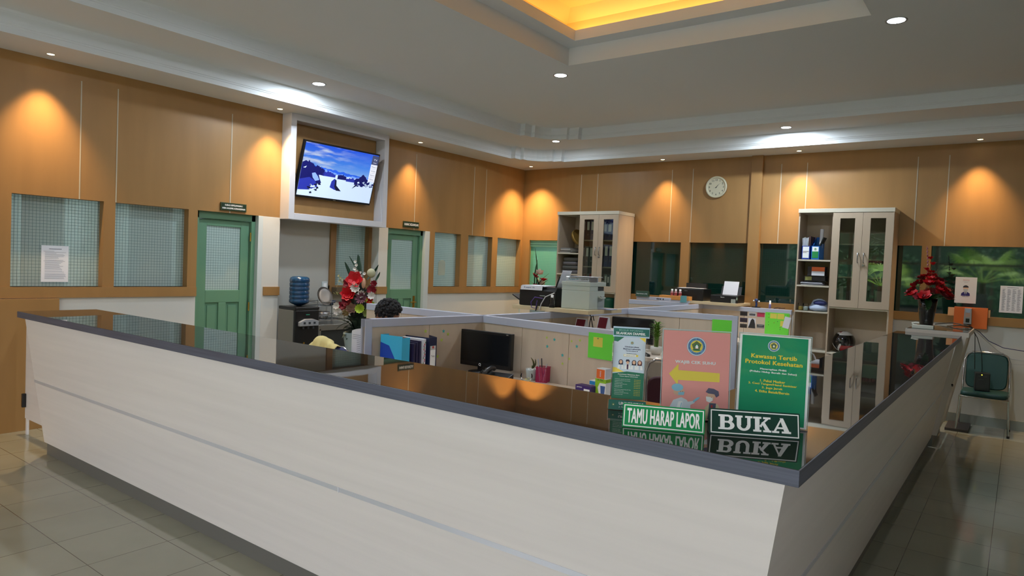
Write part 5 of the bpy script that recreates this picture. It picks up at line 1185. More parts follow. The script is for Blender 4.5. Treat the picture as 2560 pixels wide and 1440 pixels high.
t = thing('desk_phone', 'black desk telephone right of the first monitor', 'telephone', (3.92, -5.84, DZ), .2)
b = MB(); b.prism([(0, 0), (.19, 0), (.19, .06), (.03, .025), (0, .02)], 0, .19, 0, axis=0); b.build('body', m_black, t, bevel=.004)
b = MB(); b.tube([(.03, .02, .065), (.03, .06, .085), (.03, .13, .095), (.03, .18, .085)], .019, 10); b.build('handset', m_black, t)
b = MB(); b.tube([(.0, .10, .02), (-.08, .12, .05), (-.14, .15, .02), (-.2, .16, .004)], .003, 6); b.tube([(.0, .12, .02), (-.05, .15, .07), (-.1, .18, .03)], .003, 6); b.build('cord', m_cable, t)
t = thing('open_booklet', 'curled open booklet on the first desk near the telephone', 'booklet', (4.14, -6.06, DZ), .1)
b = MB(); n = 10
for l in range(3): b.add([(.18*i/n, y, .003+.004*l+.03*math.sin(PI*i/n)) for y in (0, .2) for i in range(n+1)], [(i, i+1, n+2+i, n+1+i) for i in range(n)], l % 2, smooth=True)
b.build('pages', [m_paper, M('booklet_green', (130, 160, 110), .6)], t)

# binders and folders standing along the partition
def slabthing(name, label, cat, loc, rz, dims, mat, tilt=0, group=None):
    t = thing(name, label, cat, loc, rz, group); b = MB(); b.box((0, 0, 0), dims); o = b.build('cover', mat, t, bevel=.001); return t, o
a0 = math.atan2(-5.22+6.40, 3.43-3.275)
hx = lambda s_, off: (3.275+math.cos(a0)*s_+math.sin(a0)*off, -6.40+math.sin(a0)*s_-math.cos(a0)*off)
t = thing('magazine_file', 'cyan and royal blue magazine file, nearest the white partition post', 'file box', (3.345, -6.29, .80), .04)
b = MB(); b.box((0, 0, 0), (.215, .004, .310), 0); b.box((0, .004, 0), (.004, .08, .310), 0); b.box((.211, .004, 0), (.215, .08, .300), 0); b.box((0, 0, 0), (.215, .08, .005), 0); b.build('shell', m_cyan, t)
b = MB(); b.prism([(0, 0), (.212, 0), (.208, .05), (.088, .235), (.0, .255)], -.0015, -.0002, 0, axis=1); b.build('blue_panel', m_rblue, t)
for q in range(4): b = MB(); b.box((.008, .012+.016*q, .01), (.205, .018+.016*q, .294+.006*(q % 2))); b.build('folder', (m_paper, M('fld_red', (150, 50, 60), .5), m_paper, M('fld_brown', (120, 80, 60), .5))[q], t)
for i in range(3):
    t, o = slabthing('slim_folder', 'dark plum slim folder, %s of three beside the patterned folder' % ('nearest', 'middle', 'farthest')[i], 'folder', (3.375, -6.185+.028*i, .80), .03, (.20, .020, .255+.008*i), M('folder_plum', (38, 32, 70), .5))
t, o = slabthing('patterned_folder', 'white folder with a red and green patterned spine beside the navy binder', 'folder', (3.375, -6.098, .80), .03, (.212, .026, .285), m_paper)
b = MB(); r = random.Random(9)
for q in range(20): yq, zq_ = .004+.018*r.random(), .02+.25*q/20; b.add([(.2127, yq-.005, zq_-.005), (.2127, yq+.005, zq_-.006), (.2127, yq+.004, zq_+.006), (.2127, yq-.004, zq_+.007)], [(0, 1, 2, 3)], q % 3)
b.build('spine_pattern', [m_redp, M('patt_green', (110, 140, 110), .6), M('patt_mauve', (150, 60, 110), .6)], t)
t = thing('lever_arch_binder', 'large open navy blue lever-arch binder with a white spine label', 'binder', (3.345, -6.04, .785), .03); w_, d, h_ = .082, .245, .305
b = MB(); b.box((0, 0, 0), (d, .004, h_)); b.box((d-.004, 0, 0), (d, w_, h_)); b.X = T(d, w_, 0) @ RZ(math.radians(152)); b.box((0, 0, 0), (.16, .004, h_)); b.build('cover', m_navy, t, bevel=.001)
b = MB(); b.box((d, .012, .04), (d+.001, w_-.012, h_*.80)); lb = b.build('spine_label', m_wht, t)
b = MB(); b.box((d+.001, .012, h_*.70), (d+.0016, w_-.012, h_*.80), 0); b.add([(d+.002, .041+.010*math.cos(i/12*2*PI), h_*.765+.010*math.sin(i/12*2*PI)) for i in range(12)], [tuple(range(12))], 1); b.box((d+.001, .02, .05), (d+.0016, w_-.02, .066), 2); b.build('label_print', [M('label_grey', (196, 196, 196), .6), m_redp, m_ink], lb)
b = MB(); b.text('Tata', frame((d+.0018, .041, h_*.55), (0, 1, 0), (0, 0, 1)), .014, 0); b.build('label_writing', m_ink, lb)
b = MB(); b.cyl((.12, -.001, .10), (.12, -.006, .10), .005); b.cyl((.15, -.001, .125), (.15, -.006, .125), .005); b.build('rivets', m_steel, t)

# stars, lime sheets, notes, photographs
F1 = frame((3.43, -5.22, 0), (1.43, -.175, 0), (0, 0, 1))
def star_shape(b, cx_, cy_, r, mi, z=.0003):
    vs = [(cx_+(r if i % 2 == 0 else r*.45)*math.cos(PI/2+i*PI/5), cy_+(r if i % 2 == 0 else r*.45)*math.sin(PI/2+i*PI/5), z) for i in range(10)]+[(cx_, cy_, z+.001)]
    b.add(vs, [(i, (i+1) % 10, 10) for i in range(10)], mi)
m_st = [M('star_teal', (66, 178, 178), .6), M('star_lime', (190, 214, 90), .6)]
def hit_panel(px, py, F, off=.0225):
    """point of a partition face seen at a pixel, in the face's own coordinates"""
    n = F.to_3x3() @ Vector((0, 0, 1)); o = F.translation+n*off; d = _f+_r*((px-1280)/FPX)-_u*((py-720)/FPX); tt = (o-CAM).dot(n)/d.dot(n); return F.inverted() @ (CAM+d*tt)
for i, (px, py, k) in enumerate(((1386, 849, 0), (1368, 866, 0), (1406, 888, 0), (1442, 866, 0), (1367, 844, 1), (1429, 853, 1), (1450, 851, 1), (1423, 897, 1), (1406, 909, 1))):
    q = hit_panel(px, py, F1); b = MB(F1); star_shape(b, q.x, q.y, .016 if k == 0 else .013, 0, .0226)
    tag(b.build('paper_star', m_st[k]), '%s paper star on the desk partition, %s' % (('teal', 'lime')[k], ('upper middle', 'left below the upper one', 'lowest teal one', 'right one near the panel joint', 'top left', 'top middle', 'top right beside the lime sheet', 'low right of the joint', 'lowest')[i]), 'sticker', 'paper stars on the partition')
F2p = frame((3.275, -6.40, 0), (.155, 1.18, 0), (0, 0, 1))
for i, (px, py, k) in enumerate(((1064, 828, 1), (1109, 828, 0), (1120, 835, 1), (1104, 850, 1), (1083, 885, 0), (1094, 891, 1), (1083, 908, 1))):
    q = hit_panel(px, py, F2p, .0225); b = MB(F2p); star_shape(b, q.x, q.y, .018, 0, .0226)
    tag(b.build('paper_star', m_st[k]), '%s paper star on the side partition behind the blue binder, %s' % (('teal', 'lime')[k], ('top left', 'top middle', 'top right', 'middle', 'right of the binder label', 'low right', 'lowest')[i]), 'sticker', 'paper stars on the partition')
def sheet(label, F, x0, y0, x1, y1, off, mat, name='lime_sheet', cat='poster'):
    b = MB(F); b.box((x0, y0, off), (x1, y1, off+.0012)); return tag(b.build(name, mat), label, cat)
q0, q1 = hit_panel(1472, 830, F1, .03), hit_panel(1532, 903, F1, .03); sheet('lime green felt sheet on the partition arm above the first desk', F1, q0.x, q1.y, min(q1.x, 1.43), q0.y, .0285, m_lime)
q0, q1 = hit_panel(1484, 842, F1, .03), hit_panel(1506, 869, F1, .03)
t = thing('sticky_note', 'yellow note pinned on the first lime sheet', 'note', F1 @ Vector((0, 0, 0))); t.matrix_world = F1; b = MB(); b.box((q0.x, q1.y, .030), (q1.x, q0.y, .0308)); b.build('paper', m_yel, t); b = MB(); b.ball(((q0.x+q1.x)/2, q0.y-.008, .033), .005, n=8, k=5); b.build('pin', m_steel, t)
F3 = frame((3.53, -2.80, 0), (1.19, .22, 0), (0, 0, 1)); q0, q1 = hit_panel(1781, 798, F3, .03), hit_panel(1831, 824, F3, .03); sheet('lime green sheet at the end of the second partition arm', F3, q0.x, q1.y-.08, q1.x, q0.y, .0285, m_lime)
F4 = frame((3.50, -.47, 0), (1.20, .04, 0), (0, 0, 1)); q0, q1 = hit_panel(1914, 780, F4, .03), hit_panel(1985, 834, F4, .03); sheet('lime green pin board beside the right cabinet', F4, q0.x, q1.y-.04, min(q1.x, 1.18), q0.y, .0285, m_lime)
for i, (u0, v0, u1, v1) in enumerate(((1926, 783, 1942, 797), (1944, 784, 1960, 799), (1951, 802, 1966, 817))):
    a_, c_ = hit_panel(u0, v0, F4, .03), hit_panel(u1, v1, F4, .03); sheet('yellow sticky note on the lime pin board, %s' % ('upper left one', 'upper right one', 'lower one')[i], F4, a_.x, c_.y, c_.x, a_.y, .030, m_yel, 'sticky_note', 'note')
a_, c_ = hit_panel(1968, 793, F4, .03), hit_panel(1984, 822, F4, .03); X = F4 @ T((a_.x+c_.x)/2-.045, (a_.y+c_.y)/2, 0) @ RZ(-.2)
sheet('tilted typed slip on the lime pin board', X, -.04, -.075, .04, .075, .031, m_paper, 'typed_slip', 'note')
for i, (u, v) in enumerate(((1922, 785), (1922, 793), (1921, 805), (1921, 812), (1935, 807), (1944, 804), (1970, 789), (1950, 819), (1950, 824))):
    q = hit_panel(u, v, F4, .03); b = MB(F4); b.ball((q.x, q.y, .032), .0045, n=7, k=4); tag(b.build('push_pin', (m_ink, m_redp, m_teal)[i % 3]), ('%s push pin on the lime board, ' % ('black', 'red', 'teal')[i % 3])+('at the top left corner', 'second down the left side', 'third down the left side', 'lowest on the left side', 'left of the lower note', 'just above the lower note', 'between upper note and typed slip', 'below the lower note', 'lowest below the notes')[i], 'pin', 'push pins on the lime board')
ph = [(1850.5, 778, 1868, 790, (60, 54, 60)), (1872, 780, 1889, 791, (130, 132, 138)), (1893, 781, 1911, 793, (170, 60, 76)), (1850, 794, 1868, 806, (50, 40, 66)), (1871, 795, 1888, 821, (74, 78, 82)), (1850, 809, 1867, 820, (60, 54, 50)), (1892, 810, 1910, 821, (110, 116, 120))]
for i, (u0, v0, u1, v1, c_) in enumerate(ph):
    a_, e_ = hit_panel(u0, v0, F4, .025), hit_panel(u1, v1, F4, .025); t = thing('photo_print', ('dark group photograph, top left on the partition', 'grey building photograph, top middle on the partition', 'photograph with a person in pink, top right on the partition', 'dark purple photograph, middle left on the partition', 'tall photograph of a rocky peak, middle of the partition', 'brown group photograph, bottom left on the partition', 'lake and hills photograph, bottom right on the partition')[i], 'photograph', (0, 0, 0), 0, 'photographs pinned on the partition'); t.matrix_world = F4
    b = MB(); w_, h_ = e_.x-a_.x, a_.y-e_.y; b.box((a_.x, e_.y, .0225), (e_.x, a_.y, .0235)); b.build('print_base', m_paper if i in (1, 4) else M('ph%d' % i, c_, .6), t)
    b = MB(); r = random.Random(i)
    if i == 4: b.poly([(a_.x+w_*u, e_.y+h_*v, .0238) for u, v in ((.0, .0), (1, 0), (.95, .4), (.8, .85), (.55, .97), (.35, .8), (.2, .4))])
    elif i == 6: b.poly([(a_.x+w_*u, e_.y+h_*v, .0238) for u, v in ((0, .3), (1, .3), (1, .9), (.7, .55), (.4, .5), (0, .85))])
    else:
        for k in range(5): u = .1+.17*k; b.poly([(a_.x+w_*(u+du), e_.y+h_*v, .0238) for du, v in ((0, .1), (.15, .1), (.16, .5+.2*r.random()), (.08, .75), (0, .55))])
    b.build('picture', M('phd%d' % i, tuple(int(v*.5) for v in c_) if i != 2 else (200, 50, 90), .6), t)

# desk-top odds and ends of the first bay
zD = DZ
t = thing('potted_seedling', 'small grey-green seedling in a white pot with pebbles on the first desk', 'potted plant', (4.105, -5.43, zD))
b = MB(); b.lathe([(.001, 0), (.038, 0), (.048, .075), (.050, .085), (.044, .082), (.001, .078)], 24); b.build('pot', M('pot_white', (200, 212, 212), .4), t)
b = MB(); r = random.Random(1)
for k in range(30): a = r.uniform(0, 2*PI); q = r.uniform(0, .04); b.ball((q*math.cos(a), q*math.sin(a), .084), .006, n=5, k=3)
b.build('pebbles', m_wht, t)
b = MB(); leafshape(b, (0, 0, .08), (-.016, 0, .17), .012, curve=.2); leafshape(b, (.002, 0, .08), (.026, .0, .165), .010, curve=-.2); b.tube([(0, 0, .075), (0, 0, .11)], .005, 6); b.build('leaves', M('seedling', (96, 104, 66), .6), t)
t = thing('glass_bowl', 'small clear bowl with yellow paper stars on the first desk', 'bowl', (4.13, -5.535, zD)); b = MB(); b.lathe([(.02, 0), (.042, .02), (.046, .045), (.042, .06)], 22, cap=False); b.build('glass', m_clear, t)
b = MB(); r = random.Random(2)
for k in range(9): star_shape(b, r.uniform(-.02, .02), r.uniform(-.02, .02), .013, 0, .006+.003*k)
b.build('paper_stars', m_yel, t)
t = thing('pen_holder', 'pink mesh pen holder full of pens on the first desk', 'pen holder', (4.21, -5.435, zD), .25)
m_mesh = M('mesh_pink', (186, 34, 92), .4, metal=.2)
b = MB(); s_ = .042
for k in range(13):
    u = -s_+2*s_*k/12
    for (x, y) in ((u, -s_), (u, s_), (-s_, u), (s_, u)): b.box((x-.0011, y-.0011, 0), (x+.0011, y+.0011, .11))
for k in range(14):
    z = .008*k
    for (a_, c_) in (((-s_, -s_-.001, z), (s_, -s_+.001, z+.0022)), ((-s_, s_-.001, z), (s_, s_+.001, z+.0022)), ((-s_-.001, -s_, z), (-s_+.001, s_, z+.0022)), ((s_-.001, -s_, z), (s_+.001, s_, z+.0022))): b.box(a_, c_)
b.box((-s_, -s_, 0), (s_, s_, .003)); b.build('mesh_cup', m_mesh, t)
b = MB(); b.tube([(-s_-.002, -s_-.002, .112), (s_+.002, -s_-.002, .112), (s_+.002, s_+.002, .112), (-s_-.002, s_+.002, .112), (-s_-.002, -s_-.002, .112)], .0028, 6); b.build('rim', m_mesh, t)
for k, (x, y, dx, dy, c_, L_) in enumerate(((-.02, -.01, -.02, .01, (180, 186, 200), .17), (-.005, .01, -.012, .0, (60, 60, 66), .175), (.01, -.015, .02, .0, (200, 200, 210), .14), (.02, .01, .012, .02, (150, 110, 80), .10), (-.015, .015, .03, -.02, (40, 40, 80), .10))):
    b = MB(); b.tube([(x, y, .005), (x+dx*1.2, y+dy*1.2, L_)], .0045, 7); b.build('pen', M('pen%d' % k, c_, .3), t)
# small cartons at the right end of the desk
t = carton('clip_box', 'purple box of clips lying in front of the other small boxes on the first desk', 4.60, -5.60, zD, .135, .07, .055, M('clip_purple', (62, 34, 110), .5), (('barcode', (.075, -.001, .012), (.125, -.0003, .034), m_wht),), rz=-.12)
b = MB(); b.text('BINDER CLIPS', frame((.055, -.0006, .012), (1, 0, 0), (0, 0, 1)), .006, 0, .01, wd=.08); b.text('JOYKO', frame((.035, -.0006, .040), (1, 0, 0), (0, 0, 1)), .010, 0, .03, wd=.045); b.build('lettering', m_wht, t)
for i in range(2):
    t = carton('staple_box', 'blue and white staples box, %s of two stacked behind the purple box' % ('lower', 'upper')[i], 4.655, -5.50, zD+.041*i+.0002, .09, .06, .040, m_wht, (('blue_panel', (0, -.001, .010), (.05, -.0003, .036), M('staple_blue', (50, 150, 214), .5)), ('red_line', (.02, -.001, .004), (.09, -.0003, .008), m_redp)), rz=-.12)
t = carton('pencil_cup_box', 'green and white box with a picture of a pencil cup on the first desk', 4.735, -5.56, zD, .09, .08, .112, m_wht, (('green_panel', (0, -.001, .084), (.09, -.0003, .112), M('box_lime', (150, 206, 40), .5)), ('side_panel', (.09, 0, .088), (.091, .08, .112), M('box_lime', (150, 206, 40), .5))), rz=-.12)
b = MB(); b.prism([(.0, .0), (.035, .0), (.022, .05), (.04, .088), (0, .088)], -.0012, -.0003, 0, axis=1); b.build('green_swirl', M('box_lime', (150, 206, 40), .5), t)
b = MB(); b.prism([(.05, .012), (.08, .012), (.085, .065), (.045, .065)], -.0016, -.0005, 0, axis=1); b.build('cup_picture', M('cup_blue', (60, 100, 160), .5), t)
b = MB(); b.text('V-TEC', frame((.045, -.0014, .103), (1, 0, 0), (0, 0, 1)), .013, 0, .03, wd=.055); b.build('lettering', M('box_dark_green', (20, 80, 40), .5), t)
t = carton('orange_carton', 'orange and white small box standing on the pencil cup box', 4.74, -5.555, zD+.1125, .075, .065, .070, m_paper, (('orange_panel', (.0, -.001, .0), (.068, -.0003, .064), M('box_orange', (232, 110, 44), .5)),), rz=-.12)
b = MB(); b.text('KENKO', frame((.033, -.0014, .034), (0, 0, 1), (-1, 0, 0)), .010, 0, .02, wd=.04); b.build('lettering', m_paper, t)

# second bay: monitor back, bamboo, maroon chair
monitor('dark monitor in the second bay, showing above the brochure holder', 3.77, -3.10, .80, .46, .27, .12, logo=False, stand_h=.075)
t = thing('bamboo_pot', 'leafy lucky bamboo in a round white pot in the second bay', 'potted plant', (4.12, -3.25, .80))
b = MB(); b.lathe([(.001, 0), (.04, 0), (.062, .04), (.06, .085), (.052, .085), (.001, .07)], 24); b.build('pot', M('pot_cream', (206, 204, 196), .4), t)
b = MB(); r = random.Random(6)
for k in range(4): b.cyl((.015*math.cos(k*1.6), .015*math.sin(k*1.6), .07), (.018*math.cos(k*1.6), .018*math.sin(k*1.6), .27+.02*k), .007)
b.build('stalks', M('bamboo_stalk', (96, 120, 50), .5), t)
b = MB()
for k in range(64):
    z = .12+.19*(k/64); a = k*2.4; L_ = .055+.035*math.sin(PI*(k/64)); leafshape(b, (.012*math.cos(a), .012*math.sin(a), z), (L_*math.cos(a), L_*math.sin(a), z+.03+.03*r.random()), .009, curve=.2, n=4)
b.build('leaves', M('bamboo_leaf', (92, 136, 40), .5), t)
t = thing('stapler', 'black and silver stapler on the second desk', 'stapler', (4.02, -3.42, .80), -.5); b = MB(); b.box((0, 0, 0), (.14, .03, .012)); b.prism([(0, .03), (.14, .012), (.14, .022), (.0, .05)], .0, .03, 0, axis=1); b.build('body', m_black, t, bevel=.002)
chair('maroon chair with a chrome frame between the brochure holder and the pink poster', (4.93, -4.55, 0), math.radians(196), M('chair_maroon', (62, 16, 32), .55), w_=.46, h_=.98)
chair('dark green chair glimpsed between the two poster stands', (5.22, -2.3, 0), math.radians(190), M('chair_green2', (16, 50, 50), .5), w_=.46, h_=.93)

# under the printer shelf: two red desk calendars and black scissors-like clips
for i, (dx, lab) in enumerate(((0, 'left'), (.42, 'right'))):
    t = thing('desk_calendar', 'small red tent calendar under the printer shelf, %s one' % lab, 'calendar', (3.60, -4.02+dx*1.05, 1.035), -.2); b = MB(); b.prism([(0, 0), (.08, 0), (.045, .13), (.035, .13)], 0, .13, 0, axis=0); b.build('card', m_paper, t)
    b = MB(); b.X = frame((0, 0, 0), (1, 0, 0), (0, .035, .13)); b.box((.01, .015, .0005), (.12, .125, .0015)); b.build('red_page', M('calendar_red', (120, 30, 46), .5), t)
t = thing('office_shelf', 'narrow ledge under the printer shelf holding the red calendars', 'shelf', (3.525, -4.12, 1.01)); b = MB(); b.box((0, 0, 0), (.24, .80, .024)); b.build('board', m_part, t)
t = thing('black_tongs', 'black handled clip standing between the two red calendars', 'clip', (3.66, -3.80, 1.035)); b = MB(); b.tube([(-.02, 0, 0), (-.012, 0, .08), (.0, 0, .14), (-.03, 0, .17), (-.04, 0, .155)], .005, 6); b.tube([(.035, 0, 0), (.015, 0, .07), (.0, 0, .13), (.02, 0, .15), (.035, 0, .1)], .005, 6); b.build('handles', m_black, t)

# ------------------------------------------------------------------ printers
zsh = 1.2625
m_pw = M('printer_white', (190, 202, 196), .45); m_pg = M('printer_grey', (150, 160, 158), .45)
t = thing('laser_printer', 'large white all-in-one laser printer on the wooden shelf, paper ream on top', 'printer', (3.835, -4.15, zsh), math.radians(93)); pw, pd = .38, .36; t.scale = (.84, .84, .80)
b = MB(); b.box((0, 0, 0), (pw, pd, .22)); b.build('body', m_pw, t, bevel=.008)
b = MB(); b.box((-.005, -.005, .275), (pw+.015, pd, .325)); b.build('scanner_lid', m_pw, t, bevel=.006)
b = MB(); b.box((0, .0, .22), (.20, pd, .276)); b.box((.2, .16, .22), (pw, pd, .276)); b.build('upper_body', m_pw, t, bevel=.003)
b = MB(); b.box((.21, .01, .222), (pw-.01, .158, .27)); b.build('output_slot', M('slot_dark', (56, 60, 60), .6), t)
b = MB(); b.X = T(.20, -.0, .15) @ Matrix.Rotation(.5, 4, 'X'); b.box((.0, -.045, 0), (.12, 0, .015)); p = b.build('control_panel', m_pw, t, bevel=.003)
b = MB(T(.20, -.0, .15) @ Matrix.Rotation(.5, 4, 'X')); b.box((.015, -.036, .015), (.05, -.01, .0165)); 
for i in range(3): b.box((.06+.018*i, -.034, .015), (.072+.018*i, -.022, .0165))
b.build('buttons', M('panel_dark', (70, 80, 84), .4), p)
b = MB(); b.box((.205, -.003, .02), (pw-.005, 0, .14)); b.build('front_door', m_pg, t, bevel=.002)
b = MB(); b.X = T(.22, -.004, .03) @ Matrix.Rotation(-1.15, 4, 'X'); b.box((0, -.002, 0), (.17, 0, .16)); b.build('output_tray', m_clear, t)
b = MB(); b.box((.205, -.17, .001), (pw, -.004, .012)); b.build('paper_tray', M('tray_lilac', (170, 176, 206), .4), t)
t = thing('paper_ream', 'plastic-wrapped ream of printer paper on top of the white laser printer', 'paper ream', (3.545, -4.12, zsh+.2605), math.radians(3)); t.scale = (.85, .85, .85); b = MB(); b.box((0, 0, 0), (.30, .22, .05)); b.build('ream', m_paper, t, bevel=.004)
b = MB(); b.box((-.001, -.001, -.0), (.301, .221, .051)); b.build('wrap', m_clear, t, bevel=.005)
b = MB(); b.text('E-paper 70', frame((.10, -.0022, .025), (1, 0, 0), (0, 0, 1)), .020, 0, .02, wd=.12); b.text('GSM F4', frame((.24, -.0022, .025), (1, 0, 0), (0, 0, 1)), .02, 1, .01, wd=.08); b.build('ream_print', [M('ream_teal', (70, 150, 170), .5), M('ream_grey', (110, 110, 116), .5)], t)
papers('loose_sheets', 'loose white sheets lying across the ream', 3.58, -4.13, zsh+.307, .27, .19, 3, .0012, [m_paper], seed=12, jit=.014)
t = thing('inkjet_printer', 'black inkjet printer at the left end of the wooden shelf', 'printer', (3.055, -4.20, zsh), math.radians(3))
b = MB(); pr = [(0, 0), (.30, 0), (.30, .16), (.27, .19), (.03, .19), (0, .15)]; b.prism([(u, v) for u, v in pr], 0, .42, 0, axis=0); b.build('body', m_black, t, bevel=.012)
b = MB(); b.X = T(-.0, .02, .0) ; b.prism([(-.11, .09), (0, .03), (0, .045), (-.11, .10)], .02, .26, 0, axis=1); b.build('front_tray', m_black, t)
b = MB(); b.X = T(.36, .06, .15) @ Matrix.Rotation(.35, 4, 'Y'); b.box((0, 0, 0), (.012, .2, .16)); b.build('rear_support', m_black, t, bevel=.003)
b = MB(); b.X = T(.375, .07, .16) @ Matrix.Rotation(.35, 4, 'Y'); b.box((0, 0, 0), (.003, .18, .21)); b.build('paper', m_paper, t)
b = MB(); b.box((.24, -.001, .10), (.30, -.0, .108)); b.build('status_lights', m_pg, t)
b = MB(); b.box((.03, .0, .191), (.30, .25, .20)); b.X = T(.02, -.012, .155) @ Matrix.Rotation(-.2, 4, 'X'); b.box((0, 0, 0), (.25, .003, .04)); sh = b.build('wrapper_sheet', m_paper, t)
b = MB(T(.02, -.012, .155) @ Matrix.Rotation(-.2, 4, 'X')); b.text('E paper 70', frame((.10, -.0006, .022), (1, 0, 0), (0, 0, 1)), .016, 0, .02, wd=.12); b.build('wrapper_print', M('ream_navy', (40, 70, 130), .5), sh)
t = thing('printer_cables', 'purple and white cables looping over the edge of the printer shelf', 'cables', (3.36, -4.27, zsh)); b = MB(); b.tube([(.0, .04, .08), (-.06, -.01, .09), (-.10, -.014, .04), (-.09, -.014, -.01), (-.04, -.014, -.02), (-.03, -.01, .06)], .004, 6); b.build('purple_cable', M('cable_purple', (84, 50, 140), .4), t)
b = MB(); b.tube([(.12, .06, .14), (.06, -.004, .10), (.02, -.012, .03), (-.0, -.014, -.03)], .005, 6); b.build('white_cable', M('cable_white', (190, 190, 190), .5), t)
b = MB(); b.tube([(-.02, -.014, .02), (-.04, -.014, -.04)], .006, 6); b.build('black_cable', m_cable, t)
t = thing('sanitizer_bottle', 'small clear bottle with a white cap in front of the laser printer', 'bottle', (3.47, -4.23, zsh)); b = MB(); b.lathe([(.001, .001), (.028, .001), (.028, .07), (.012, .09), (.012, .1)], 20); b.build('bottle', m_clear, t); b = MB(); b.lathe([(.001, .003), (.025, .003), (.025, .03), (.001, .03)], 18); b.build('label', M('bottle_dark', (50, 50, 52), .5), t); b = MB(); b.lathe([(.014, .096), (.014, .12), (.001, .122)], 16); b.build('cap', m_wht, t)

t = thing('inkjet_printer', 'wide black printer with a scanner lid and loose papers before the dark windows', 'printer', (3.13, -.57, zsh)); b = MB(); b.box((0, 0, 0), (.42, .32, .165)); b.build('body', m_black, t, bevel=.01)
b = MB(); b.box((.05, -.002, .03), (.34, .0, .09)); b.build('output_slot', M('slot_black', (4, 4, 5), .4), t); b = MB(); b.box((.06, .27, .17), (.36, .33, .24)); b.build('rear_feeder', M('feeder', (30, 26, 24), .4), t)
b = MB(); b.text('Canon', frame((.17, -.001, .135), (1, 0, 0), (0, 0, 1)), .011, 0, .02); b.build('maker_print', m_pg, t)
papers('loose_sheets', 'loose sheets lying on the lid of the wide black printer', 3.17, -.54, zsh+.166, .33, .22, 4, .002, [m_paper], seed=21, jit=.014)
t = thing('inkjet_printer', 'small black printer with a white sheet standing in its feeder', 'printer', (3.655, -.57, zsh)); b = MB(); b.prism([(0, 0), (.28, 0), (.28, .11), (.0, .10)], 0, .38, 0, axis=0); b.build('body', m_black, t, bevel=.008)
b = MB(); b.X = T(.10, .20, .10) @ Matrix.Rotation(-.32, 4, 'X'); b.box((-.03, .006, 0), (.25, .016, .13)); b.build('rear_support', m_black, t)
b = MB(); b.X = T(.10, .19, .10) @ Matrix.Rotation(-.32, 4, 'X'); b.box((0, 0, -.02), (.205, .002, .20)); b.build('paper', m_paper, t)
b = MB(); b.text('Canon', frame((.17, -.001, .075), (1, 0, 0), (0, 0, 1)), .013, 0, .03); b.build('maker_print', m_wht, t)
b = MB(); b.box((.29, -.004, .0), (.35, 0, .055)); b.build('ink_window', m_pg, t); b = MB(); b.box((.36, -.003, .045), (.375, 0, .08)); b.build('sticker', M('sticker_pale', (160, 180, 160), .5), t)
t = thing('toy_figure', 'small blue and white toy figure on a black base on the partition cap', 'figurine', (4.24, -.435, PZ+.0005)); b = MB(); b.box((-.05, -.025, 0), (.05, .025, .012)); b.build('base', m_black, t); b = MB(); b.tube([(0, 0, .01), (.004, 0, .05), (-.004, 0, .08)], .014, 8); b.ball((0, 0, .1), .026, sc=(1, .9, .8)); b.build('body', M('toy_blue', (36, 60, 110), .4), t); b = MB(); b.ball((.035, 0, .085), .012); b.ball((-.035, 0, .09), .01); b.build('hands', m_wht, t)
t = thing('glue_bottle', 'small white and purple glue bottle on the partition cap', 'bottle', (4.42, -.435, PZ+.0005)); b = MB(); b.lathe([(.001, 0), (.015, 0), (.015, .055), (.008, .065)], 16); b.build('bottle', M('glue_purple', (130, 120, 170), .4), t); b = MB(); b.lathe([(.013, .05), (.010, .105), (.001, .106)], 16); b.build('cap', m_wht, t)
t = thing('dry_branch', 'small brown dried twig lying on the back partition', 'twig', (4.52, -.43, PZ+.006)); b = MB(); b.tube([(-.05, 0, .0), (0, .01, .012), (.05, .0, .008), (.09, .01, .012)], .006, 6); b.tube([(0, .01, .012), (.03, -.02, .0)], .004, 5); b.build('twig', M('twig', (60, 36, 26), .8), t)

# ------------------------------------------------------------------ left side: water dispenser, dish rack, floor flowers
t = thing('water_dispenser', 'black and grey water dispenser standing before the niche', 'water dispenser', (.20, -4.73, 0)); t.scale = (1, 1, .965)
b = MB(); b.box((-.16, -.17, 0), (.13, .17, 1.06)); b.build('cabinet', M('dispenser_grey', (118, 116, 110), .5), t, bevel=.006)
b = MB(); b.box((.13, -.165, .02), (.17, .165, 1.06)); b.build('front_panel', m_black, t, bevel=.01)
b = MB(); b.box((-.16, -.17, 1.06), (.17, .17, 1.10)); b.build('top_collar', m_black, t, bevel=.012)
b = MB(); b.prism([(-.13, .87), (.13, .87), (.13, .93), (.05, .955), (-.05, .955), (-.13, .92)], .17, .215, 0, axis=0); b.build('tap_housing', M('tap_grey', (150, 152, 156), .35), t, bevel=.006)
b = MB()
for y in (-.07, 0, .07): b.box((.213, y-.014, .895), (.218, y+.014, .92)); b.cyl((.195, y, .86), (.195, y, .835), .010)
b.build('taps', M('tap_dark', (50, 54, 60), .4), t)
b = MB()
for k in range(14): b.box((-.161+.0, -.171, .12+.02*k), (.02, -.170, .128+.02*k)); 
b.build('side_vents', M('vent_dark', (84, 82, 78), .6), t)
b = MB(); b.cyl((.17, -.04, .66), (.173, -.04, .66), .012); b.build('key_lock', M('brass', (190, 150, 70), .3, metal=1), t); b = MB(); b.box((.17, -.13, .5), (.19, .13, .512)); b.build('drip_rail', m_steel, t)
b = MB(); b.box((.17, -.02, 1.0), (.172, .03, 1.01)); b.build('indicator', M('indicator_green', (60, 150, 120), .4), t)
t = thing('water_bottle', 'large blue ribbed water bottle upside down on the dispenser', 'water bottle', (.20, -4.73, 1.0625)); t.scale = (.9, .9, .78)
pr = [(.03, .0), (.035, .002), (.09, .03), (.122, .05)]
for k in range(5): z = .06+.062*k; pr += [(.128, z), (.128, z+.035), (.122, z+.046), (.122, z+.052)]
